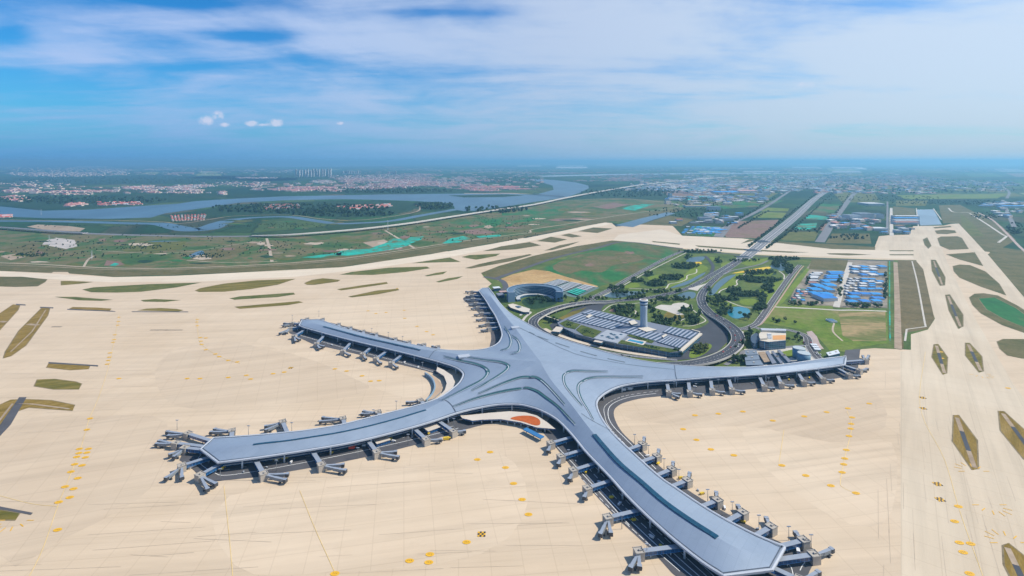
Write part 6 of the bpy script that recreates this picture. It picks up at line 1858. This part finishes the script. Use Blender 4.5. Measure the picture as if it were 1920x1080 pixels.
def town(areas, seed, name='far_town'):
    """far built-up mass: thousands of roofs no one could count"""
    q = random.Random(seed)
    bm = bmesh.new()
    for cx_, cy_, rx, ry, n_, hh, pal in areas:
        subs = []
        for _ in range(9):
            a, rr = q.uniform(0, 6.28), math.sqrt(q.random()) * .8
            subs.append((cx_ + rx * rr * math.cos(a), cy_ + ry * rr * math.sin(a), rx * q.uniform(.25, .65), ry * q.uniform(.15, .42)))
        for _ in range(n_):
            a, rr = q.uniform(0, 6.28), math.sqrt(q.random())
            sx_, sy_, s1_, s2_ = q.choice(subs)
            p = P(sx_ + s1_ * rr * math.cos(a), sy_ + s2_ * rr * math.sin(a))
            k = max(1.0, p.y / 7000)
            k = 1.35 * k ** .9
            w_, d_, h_ = q.uniform(14, 36) * k, q.uniform(10, 22) * k, hh * q.uniform(.5, 1.4)
            box(bm, p.x, p.y, 0, h_, w_, d_, q.uniform(-.3, .3), q.choice(pal), 3)
    return obj(name, bm, [M_RT, M_PT, M_WROOF, M_VW, M_BLUE, plain('pale_purple_wall', (.52, .25, .30), .9), plain('teal_sheet_roof', (.06, .34, .36), .6), M_GREYR], kind='stuff')
town([(138, 384, 22, 4, 70, 7, (0, 1, 1)), (28, 373, 28, 6, 130, 7, (0, 1, 1)), (28, 358, 28, 4, 100, 8, (0, 1, 5)), (140, 361, 76, 5, 220, 8, (0, 1, 1, 5)), (260, 354, 28, 7, 320, 8, (0, 1, 2)), (360, 353, 62, 6, 420, 8, (0, 1, 2, 2)), (418, 362, 8, 5, 30, 8, (1, 2)), (570, 355, 70, 6, 520, 8, (0, 1, 5, 1)), (605, 342, 28, 4, 150, 9, (1, 2, 2)), (483, 334, 40, 1.4, 80, 10, (2, 2, 1)),
      (125, 321, 140, 9, 700, 12, (1, 2, 5, 5)), (215, 325, 30, 4, 80, 12, (2, 2, 4)), (760, 345, 110, 12, 1300, 11, (0, 1, 5, 5, 2)), (740, 333, 110, 8, 700, 12, (2, 5, 5, 1)), (930, 354, 72, 6, 650, 8, (0, 0, 1, 5)), (880, 336, 50, 5, 160, 9, (1, 5, 2)), (960, 320, 90, 4, 130, 12, (2, 5, 5)), (800, 318, 90, 3, 130, 12, (2, 5, 2)),
      (1150, 337, 70, 5, 240, 9, (0, 1, 5, 2)), (690, 352, 50, 5, 140, 9, (0, 1, 2)), (1400, 345, 120, 9, 520, 9, (4, 4, 6, 2, 5, 2)), (1290, 352, 80, 9, 420, 8, (4, 4, 6, 2, 2)), (1340, 370, 80, 7, 90, 8, (4, 2, 2, 6)), (1480, 352, 60, 8, 160, 9, (4, 2, 6)), (1660, 340, 130, 12, 600, 10, (5, 2, 1, 7, 4)), (1880, 385, 40, 5, 40, 8, (4, 2, 2)), (1500, 333, 70, 4, 120, 10, (6, 4, 2)), (1850, 345, 90, 8, 160, 10, (5, 2, 4)), (1760, 318, 150, 6, 160, 14, (2, 5, 5)), (1300, 318, 200, 5, 150, 14, (2, 5, 5)), (1330, 432, 22, 6, 40, 4, (4, 4, 2)), (330, 318, 70, 4, 120, 10, (2, 5)), (60, 345, 70, 5, 60, 8, (1, 2)), (330, 362, 70, 3, 50, 8, (1, 2)), (450, 345, 60, 6, 120, 8, (0, 1, 2)), (520, 320, 60, 4, 90, 12, (2, 2, 5)), (660, 340, 40, 8, 220, 10, (0, 1, 2)), (1060, 325, 90, 3, 160, 12, (2, 5, 1)), (1200, 330, 90, 4, 200, 10, (0, 1, 2, 4))], 4)
def plant_mass(areas, seed):
    '''far works: large sheet roofs, too many to count'''
    q = random.Random(seed)
    bm = bmesh.new()
    for cx_, cy_, rx, ry, n_, pal in areas:
        for _ in range(n_):
            p = P(cx_ + rx * q.uniform(-1, 1), cy_ + ry * q.uniform(-1, 1))
            k = (p.y / 5000) ** .7
            w_, d_ = q.uniform(22, 75) * k, q.uniform(18, 45) * k
            box(bm, p.x, p.y, 0, q.uniform(6, 15), w_, d_, q.choice((.35, .38, .33, 0, .05)), q.choice(pal), 3)
    return obj('far_works', bm, [M_RT, M_PT, M_WROOF, M_VW, M_BLUE, plain('bright_white_roof', (.8, .8, .8), .6), plain('teal_sheet_roof', (.06, .34, .36), .6), M_GREYR], kind='stuff')
plant_mass([(1370, 352, 130, 12, 210, (4, 4, 2, 5, 5, 6, 1)), (1290, 345, 90, 8, 130, (4, 5, 2, 1, 6)), (1500, 345, 70, 14, 110, (4, 5, 5, 6, 2)), (1310, 378, 60, 8, 34, (5, 4, 2, 7)), (1390, 375, 50, 6, 24, (5, 4, 7)), (1640, 352, 110, 12, 130, (5, 2, 4, 1, 0)), (1800, 348, 110, 10, 90, (5, 4, 2, 7)), (1230, 352, 60, 6, 60, (5, 4, 2)), (1340, 410, 40, 10, 22, (5, 5, 4, 7)), (1600, 418, 46, 14, 46, (5, 7, 4, 2, 1)), (1895, 395, 30, 14, 22, (4, 5, 2)), (1480, 330, 200, 6, 200, (5, 6, 4, 2)), (200, 356, 190, 8, 60, (1, 2, 0)), (850, 338, 170, 16, 200, (5, 1, 0, 1)), (560, 352, 90, 8, 70, (0, 2, 1)), (250, 322, 240, 8, 120, (1, 2, 1))], 8)
# high-rise clusters
def towers(cx0, cx1, y, n_, hgt, label, group, rows=2, name='apartment_tower'):
    for k in range(n_):
        x = cx0 + (cx1 - cx0) * (k // rows + .5) / (n_ / rows) + R.uniform(-.8, .8)
        p = P(x, y + (k % rows - .5) * 2.6 + R.uniform(-.4, .4))
        w_ = p.y / 1000 * 3.0
        h_ = hgt * R.uniform(.75, 1.1)
        o_ = thing(name, label, 'apartment tower', (p.x, p.y, 0), R.uniform(-.2, .2), group)
        bm = bmesh.new(); box(bm, 0, 0, 0, h_, w_, w_ * .7); box(bm, w_ * .1, 0, h_, h_ + 5, w_ * .4, w_ * .3); obj('wall', bm, [plain('pale_tower_wall', (.56, .54, .52), .8)], o_)
        bm = bmesh.new()
        for c_ in (-.25, .25):
            box(bm, c_ * w_, -w_ * .35 - .6, 6, h_ - 5, w_ * .22, 1.0)
        obj('window_column', bm, M_DARK, o_)
towers(553, 622, 330, 26, 130, 'pale slim apartment tower in the high rise cluster beyond the river', 'apartment towers beyond the river')
towers(642, 676, 327, 10, 70, 'lower apartment tower just right of the high rise cluster', 'lower apartment towers', 1)
towers(726, 742, 328, 6, 70, 'apartment tower at the middle of the far city', 'mid city apartment towers', 1)
# single large works and blocks on the right
def works(items, name, cat, group=None):
    for lb, x, y, w_, d_, h_, rh, m_ in items:
        p = P(x, y)
        s_ = p.y / 1000
        house2(name, lb, cat, group, p.x, p.y, w_ * s_, d_, h_, rh, R.uniform(-.05, .05), m_, M_WALLW)
works([('long cream warehouse on the skyline side of the works left of the approach road', 1304, 388, 42, 60, 10, 2, M_TAN), ('wide bright blue roofed factory in the far works belt', 1358, 362, 44, 160, 14, 3, M_BLUE), ('long pink roofed factory right of the blue roofed factory', 1398, 360, 34, 150, 14, 3, plain('pink_sheet_roof', (.55, .28, .26), .7)), ('low white plant beside the long pond', 1262, 419, 12, 30, 8, 0, M_WROOF), ('red roofed plant by the end of the long pond', 1273, 414, 12, 20, 8, 1, M_RT),
       ('dark fronted terminal depot with pale roof', 1321, 412, 22, 40, 12, 0, M_GTC), ('grey slatted depot beside the side highway', 1362, 413, 20, 50, 12, 0, M_GREYR), ('white long shed above the dark depot', 1333, 406, 26, 26, 8, 1, M_WROOF), ('dark office slab left of the side highway', 1338, 394, 22, 40, 22, 0, M_GREYR), ('tall cream tower like works block in the far works belt', 1256, 372, 5, 40, 45, 0, M_TAN), ('cream long shed at the foot of the tower like works block', 1264, 375, 22, 40, 8, 1, M_WROOF),
       ('pale office slab with two wings near the far interchange', 1425, 370, 14, 60, 30, 0, M_GTC), ('dark office block near the far interchange', 1434, 366, 16, 50, 34, 0, M_GREYR), ('blue trimmed white office by the side highway', 1386, 404, 12, 30, 14, 0, M_BLUE),
       ('dark hangar block behind the cargo apron, left', 1597, 412, 22, 70, 24, 0, M_GREYR), ('dark hangar block behind the cargo apron, middle', 1618, 409, 26, 70, 26, 0, M_GREYR), ('dark hangar block behind the cargo apron, right', 1643, 409, 16, 60, 22, 0, plain('navy_roof', (.03, .09, .17), .6)), ('white tank farm office at the back of the dark hangars', 1633, 384, 30, 120, 12, 0, M_WROOF), ('wide white cargo shed by the cargo apron', 1645, 431, 26, 50, 9, 0, M_WROOF), ('white workshop at the second highway', 1575, 425, 18, 30, 8, 0, M_WROOF), ('red and blue depot between the white workshop and cargo shed', 1607, 423, 22, 50, 8, 1, M_PINKR), ('blue roofed low depot in front of the red depot', 1606, 431, 24, 14, 6, 1, M_BLUE), ('grey depot at the far side of the red depot', 1612, 415, 24, 24, 8, 0, M_GREYR),
       ('small blue roofed shed at the corner of the cargo apron', 1657, 437, 12, 14, 6, 1, M_BLUE)], 'works_building', 'works')
for k, (y, m_, lb) in enumerate(((408, M_WROOF, 'white'), (412, M_BLUE, 'pale blue'), (416.5, M_WROOF, 'white'), (420, M_PINKR, 'reddish'))):
    p = P(1697, y); s_ = p.y / 1000
    house2('maintenance_hall', f'long {lb} roofed hall, number {k + 1} from the back beside the grey basin'.replace('number 1', 'first').replace('number 2', 'second').replace('number 3', 'third').replace('number 4', 'fourth'), 'hall', 'maintenance halls beside the grey basin', p.x, p.y, 44 * s_, 40, 10, 1.5, 0, m_, M_WALLW)
for k, (x, y, w_, d_, h_, m_, lb) in enumerate(((1682, 436, 9, 26, 10, M_WROOF, 'white block at the left of the fire station group'), (1694, 433, 12, 30, 12, M_WROOF, 'tallest white block in the fire station group'), (1700, 438, 10, 16, 8, M_BLUE, 'blue roofed block in the fire station group'), (1688, 427, 14, 16, 8, M_PINKR, 'reddish roofed block behind the fire station group'), (1708, 430, 6, 30, 7, M_TAN, 'tan shed at the right of the fire station group'))):
    p = P(x, y); s_ = p.y / 1000
    house2('fire_station_block', lb, 'building', 'fire station group', p.x, p.y, w_ * s_, d_, h_, 0, 0, m_, M_WALLW)
p = P(1897, 389); house2('works_building', 'long blue and white works at the right edge beyond the runway', 'works', None, p.x, p.y, 150, 60, 12, 2, 0, M_BLUE, M_WALLW)
camp([(1286, 425), (1345, 427), (1335, 441), (1276, 439)], 6, 6, 0, 'blue huts at the highway end', '{c} roofed hut in the small camp beside the curved highway end', [M_BLUE, M_BLUE, M_WROOF], .85, wf=.75, df=.4, h=4)
# mast towers on the plain
for k, (x, y, h_) in enumerate(((92, 462, 40), (172, 486, 26), (727, 432, 45), (77, 403, 30))):
    p = P(x, y)
    o_ = thing('lattice_pylon', ('pale lattice pylon standing by the left viaduct', 'short pale pylon on the dirt track near the airfield edge', 'tall pale pylon beside the long viaduct', 'thin pylon on the far river bank')[k], 'pylon', tuple(p))
    bm = bmesh.new()
    for sx_, sy_ in ((-1, -1), (1, -1), (1, 1), (-1, 1)):
        beam(bm, Vector((sx_ * 2.5, sy_ * 2.5, 0)), Vector((sx_ * .4, sy_ * .4, h_)), .5, .5)
    for z in range(4, h_, 6):
        w_ = 5 * (1 - z / h_) + .8
        box(bm, 0, 0, z, z + .5, w_, w_)
    obj('lattice', bm, M_WROOF, o_)
    bm = bmesh.new(); box(bm, 0, 0, h_ * .8, h_ * .8 + .6, 9, .6); box(bm, 0, 0, h_ * .95, h_ * .95 + .6, 7, .6); obj('cross_arm', bm, M_WROOF, o_)

# ---------------------------------------------------------------- vehicles
def car_mesh(col, name, L_=4.6, W_=1.9, h_=1.45):
    bm = bmesh.new()
    box(bm, 0, 0, .35, .85, L_, W_, 0, 0, 0)
    a = [bm.verts.new(v) for v in ((-L_*.30, -W_*.46, .86), (L_*.22, -W_*.46, .86), (L_*.22, W_*.46, .86), (-L_*.30, W_*.46, .86))]
    b_ = [bm.verts.new(v) for v in ((-L_*.22, -W_*.38, h_), (L_*.08, -W_*.38, h_), (L_*.08, W_*.38, h_), (-L_*.22, W_*.38, h_))]
    bm.faces.new(b_).material_index = 0
    for i in range(4):
        bm.faces.new((a[i], a[(i+1) % 4], b_[(i+1) % 4], b_[i])).material_index = 1
    for x in (-L_ * .31, L_ * .31):
        for y in (-W_ * .5, W_ * .5 - .2):
            n_ = 8
            lo = [bm.verts.new((x + .33 * math.cos(k * 6.283 / n_), y, .34 + .33 * math.sin(k * 6.283 / n_))) for k in range(n_)]
            hi = [bm.verts.new((v.co.x, y + .2, v.co.z)) for v in lo]
            bm.faces.new(lo).material_index = 2; bm.faces.new(hi[::-1]).material_index = 2
            for k in range(n_):
                bm.faces.new((lo[k], hi[k], hi[(k+1) % n_], lo[(k+1) % n_])).material_index = 2
    bmesh.ops.recalc_face_normals(bm, faces=bm.faces[:])
    me = bpy.data.meshes.new(name); bm.to_mesh(me); bm.free()
    for m_ in (plain('car_paint_' + name, col, .3), M_DARK, M_BLACKP):
        me.materials.append(m_)
    return me
CARS = [('white', car_mesh((.7, .7, .7), 'white')), ('silver', car_mesh((.4, .42, .44), 'silver')), ('black', car_mesh((.03, .03, .035), 'black')), ('red', car_mesh((.5, .04, .03), 'red'))]
def cars_on(pts, zs, off, n_, where, seed):
    q = random.Random(seed)
    v = curve(up(pts, zs), 6)
    ns = offsets(v)
    for k in range(n_):
        i = q.randrange(1, len(v) - 1)
        nm, me = q.choice(CARS)
        p = v[i] + (v[i+1] - v[i]) * q.random() + ns[i] * (q.choice((-1, 1)) * off * q.uniform(.4, 1.2))
        o_ = bpy.data.objects.new('parked_car' if 'parked' in where else 'car', me)
        C.objects.link(o_)
        o_.location = p + Vector((0, 0, .08))
        d = v[i+1] - v[i]
        o_.rotation_euler = (0, 0, math.atan2(d.y, d.x))
        tag(o_, f'small {nm} car {where}', 'car', 'cars ' + where)
cars_on([(1332, 588), (1354, 601), (1374, 616), (1384, 633), (1379, 648), (1360, 663)], [2.5, 5, 6.5, 7, 7, 7], 5, 16, 'on the raised departure loop beside the right pier', 1)
cars_on([(1391, 482), (1372, 494), (1350, 507), (1320, 525), (1290, 541)], [.8] * 5, 4, 8, 'on the left carriageway of the approach road', 2)
cars_on([(1397, 484), (1375, 499), (1350, 516), (1326, 538), (1315, 556)], [.8] * 5, 5, 8, 'on the right carriageway of the approach road', 3)
cars_on([(1095, 567.5), (1062, 573), (1036, 580.5), (1012, 591.5), (1000, 602)], [5.5, 6.5, 7, 7, 7], 4, 10, 'on the raised road beside the oval hotel', 4)
cars_on([(1012, 618), (1040, 632), (1090, 648), (1140, 661), (1200, 670)], [.9] * 5, 2, 8, 'on the arrivals road behind the terminal roof', 5)
cars_on([(1512, 632), (1517, 648), (1530, 668)], [.8] * 3, 7, 12, 'parked by the road beside the storage tanks', 6)
def van_mesh(col, name, L_=8, W_=2.5, h_=3):
    bm = bmesh.new()
    box(bm, -.8, 0, .5, h_, L_ - 1.8, W_)
    box(bm, L_ / 2 - .9, 0, .5, h_ * .75, 1.7, W_ * .95, 0, 0, 1)
    for x in (-L_ * .3, L_ * .32):
        for y in (-W_ * .42, W_ * .42):
            cyl(bm, x, y, .05, .7, .45, .45, 8, 2, 2)
    me = bpy.data.meshes.new(name); bm.to_mesh(me); bm.free()
    for m_ in (plain('van_paint_' + name, col, .4), M_DARK, M_BLACKP):
        me.materials.append(m_)
    return me
VANS = {'yellow': van_mesh((.72, .50, .03), 'yellow'), 'white': van_mesh((.7, .7, .7), 'white'), 'red': van_mesh((.6, .06, .03), 'red')}
for x, y, nm, rz, lb in ((415, 881, 'yellow', .2, 'yellow service truck on the asphalt at the tip of the lower left pier'), (520, 862, 'yellow', .25, 'yellow service truck between the first two bridges of the lower left pier'), (536, 860, 'yellow', .25, 'yellow service truck parked by a column of the lower left pier'), (661, 842, 'red', .3, 'red service truck under the eaves of the lower left pier'), (654, 838, 'yellow', .3, 'yellow service truck beside the red one'),
                     (838, 825, 'yellow', .2, 'yellow truck on the concrete by the fifth bridge of the lower left pier'), (729, 827, 'yellow', .3, 'yellow truck at the corner of the first cream annex'), (363, 876, 'white', 1, 'white truck on the asphalt corner of the lower left pier'), (1170, 733, 'white', .1, 'white truck under the eaves where the right pier begins'), (1182, 731, 'white', .1, 'white truck next to another under the eaves of the right pier'), (1496, 1035, 'white', 1.2, 'white truck on the asphalt at the near pier end')):
    p = P(x, y)
    o_ = bpy.data.objects.new('service_truck', VANS[nm]); C.objects.link(o_)
    o_.location = (p.x, p.y, .3); o_.rotation_euler = (0, 0, rz)
    tag(o_, lb, 'truck')

q2 = random.Random(5)
CART = van_mesh((.35, .38, .42), 'grey', 4, 2, 1.8)
KV = [('small white van', VANS['white']), ('small yellow truck', VANS['yellow']), ('small grey tug', CART)]
for where, segs in (('lower left pier', [((430, 893), (840, 806))]), ('near pier left side', [((1045, 828), (1250, 1040))]), ('near pier right side', [((1200, 848), (1440, 1010))]), ('right pier', [((1240, 733), (1560, 706))]), ('left pier', [((570, 634), (790, 690))])):
    for a, b_ in segs:
        for k in range(9):
            f_ = (k + q2.uniform(.1, .9)) / 9
            p = P(a[0] + (b_[0] - a[0]) * f_, a[1] + (b_[1] - a[1]) * f_)
            nm, me = q2.choice(KV)
            o_ = bpy.data.objects.new('service_vehicle', me); C.objects.link(o_)
            o_.location = (p.x + q2.uniform(-2, 2), p.y + q2.uniform(-2, 2), .3)
            o_.rotation_euler = (0, 0, q2.uniform(0, 6.28)); o_.scale = (.6, .6, .6)
            tag(o_, nm + ' on the asphalt service strip of the ' + where, 'service vehicle', nm + 's by the ' + where)
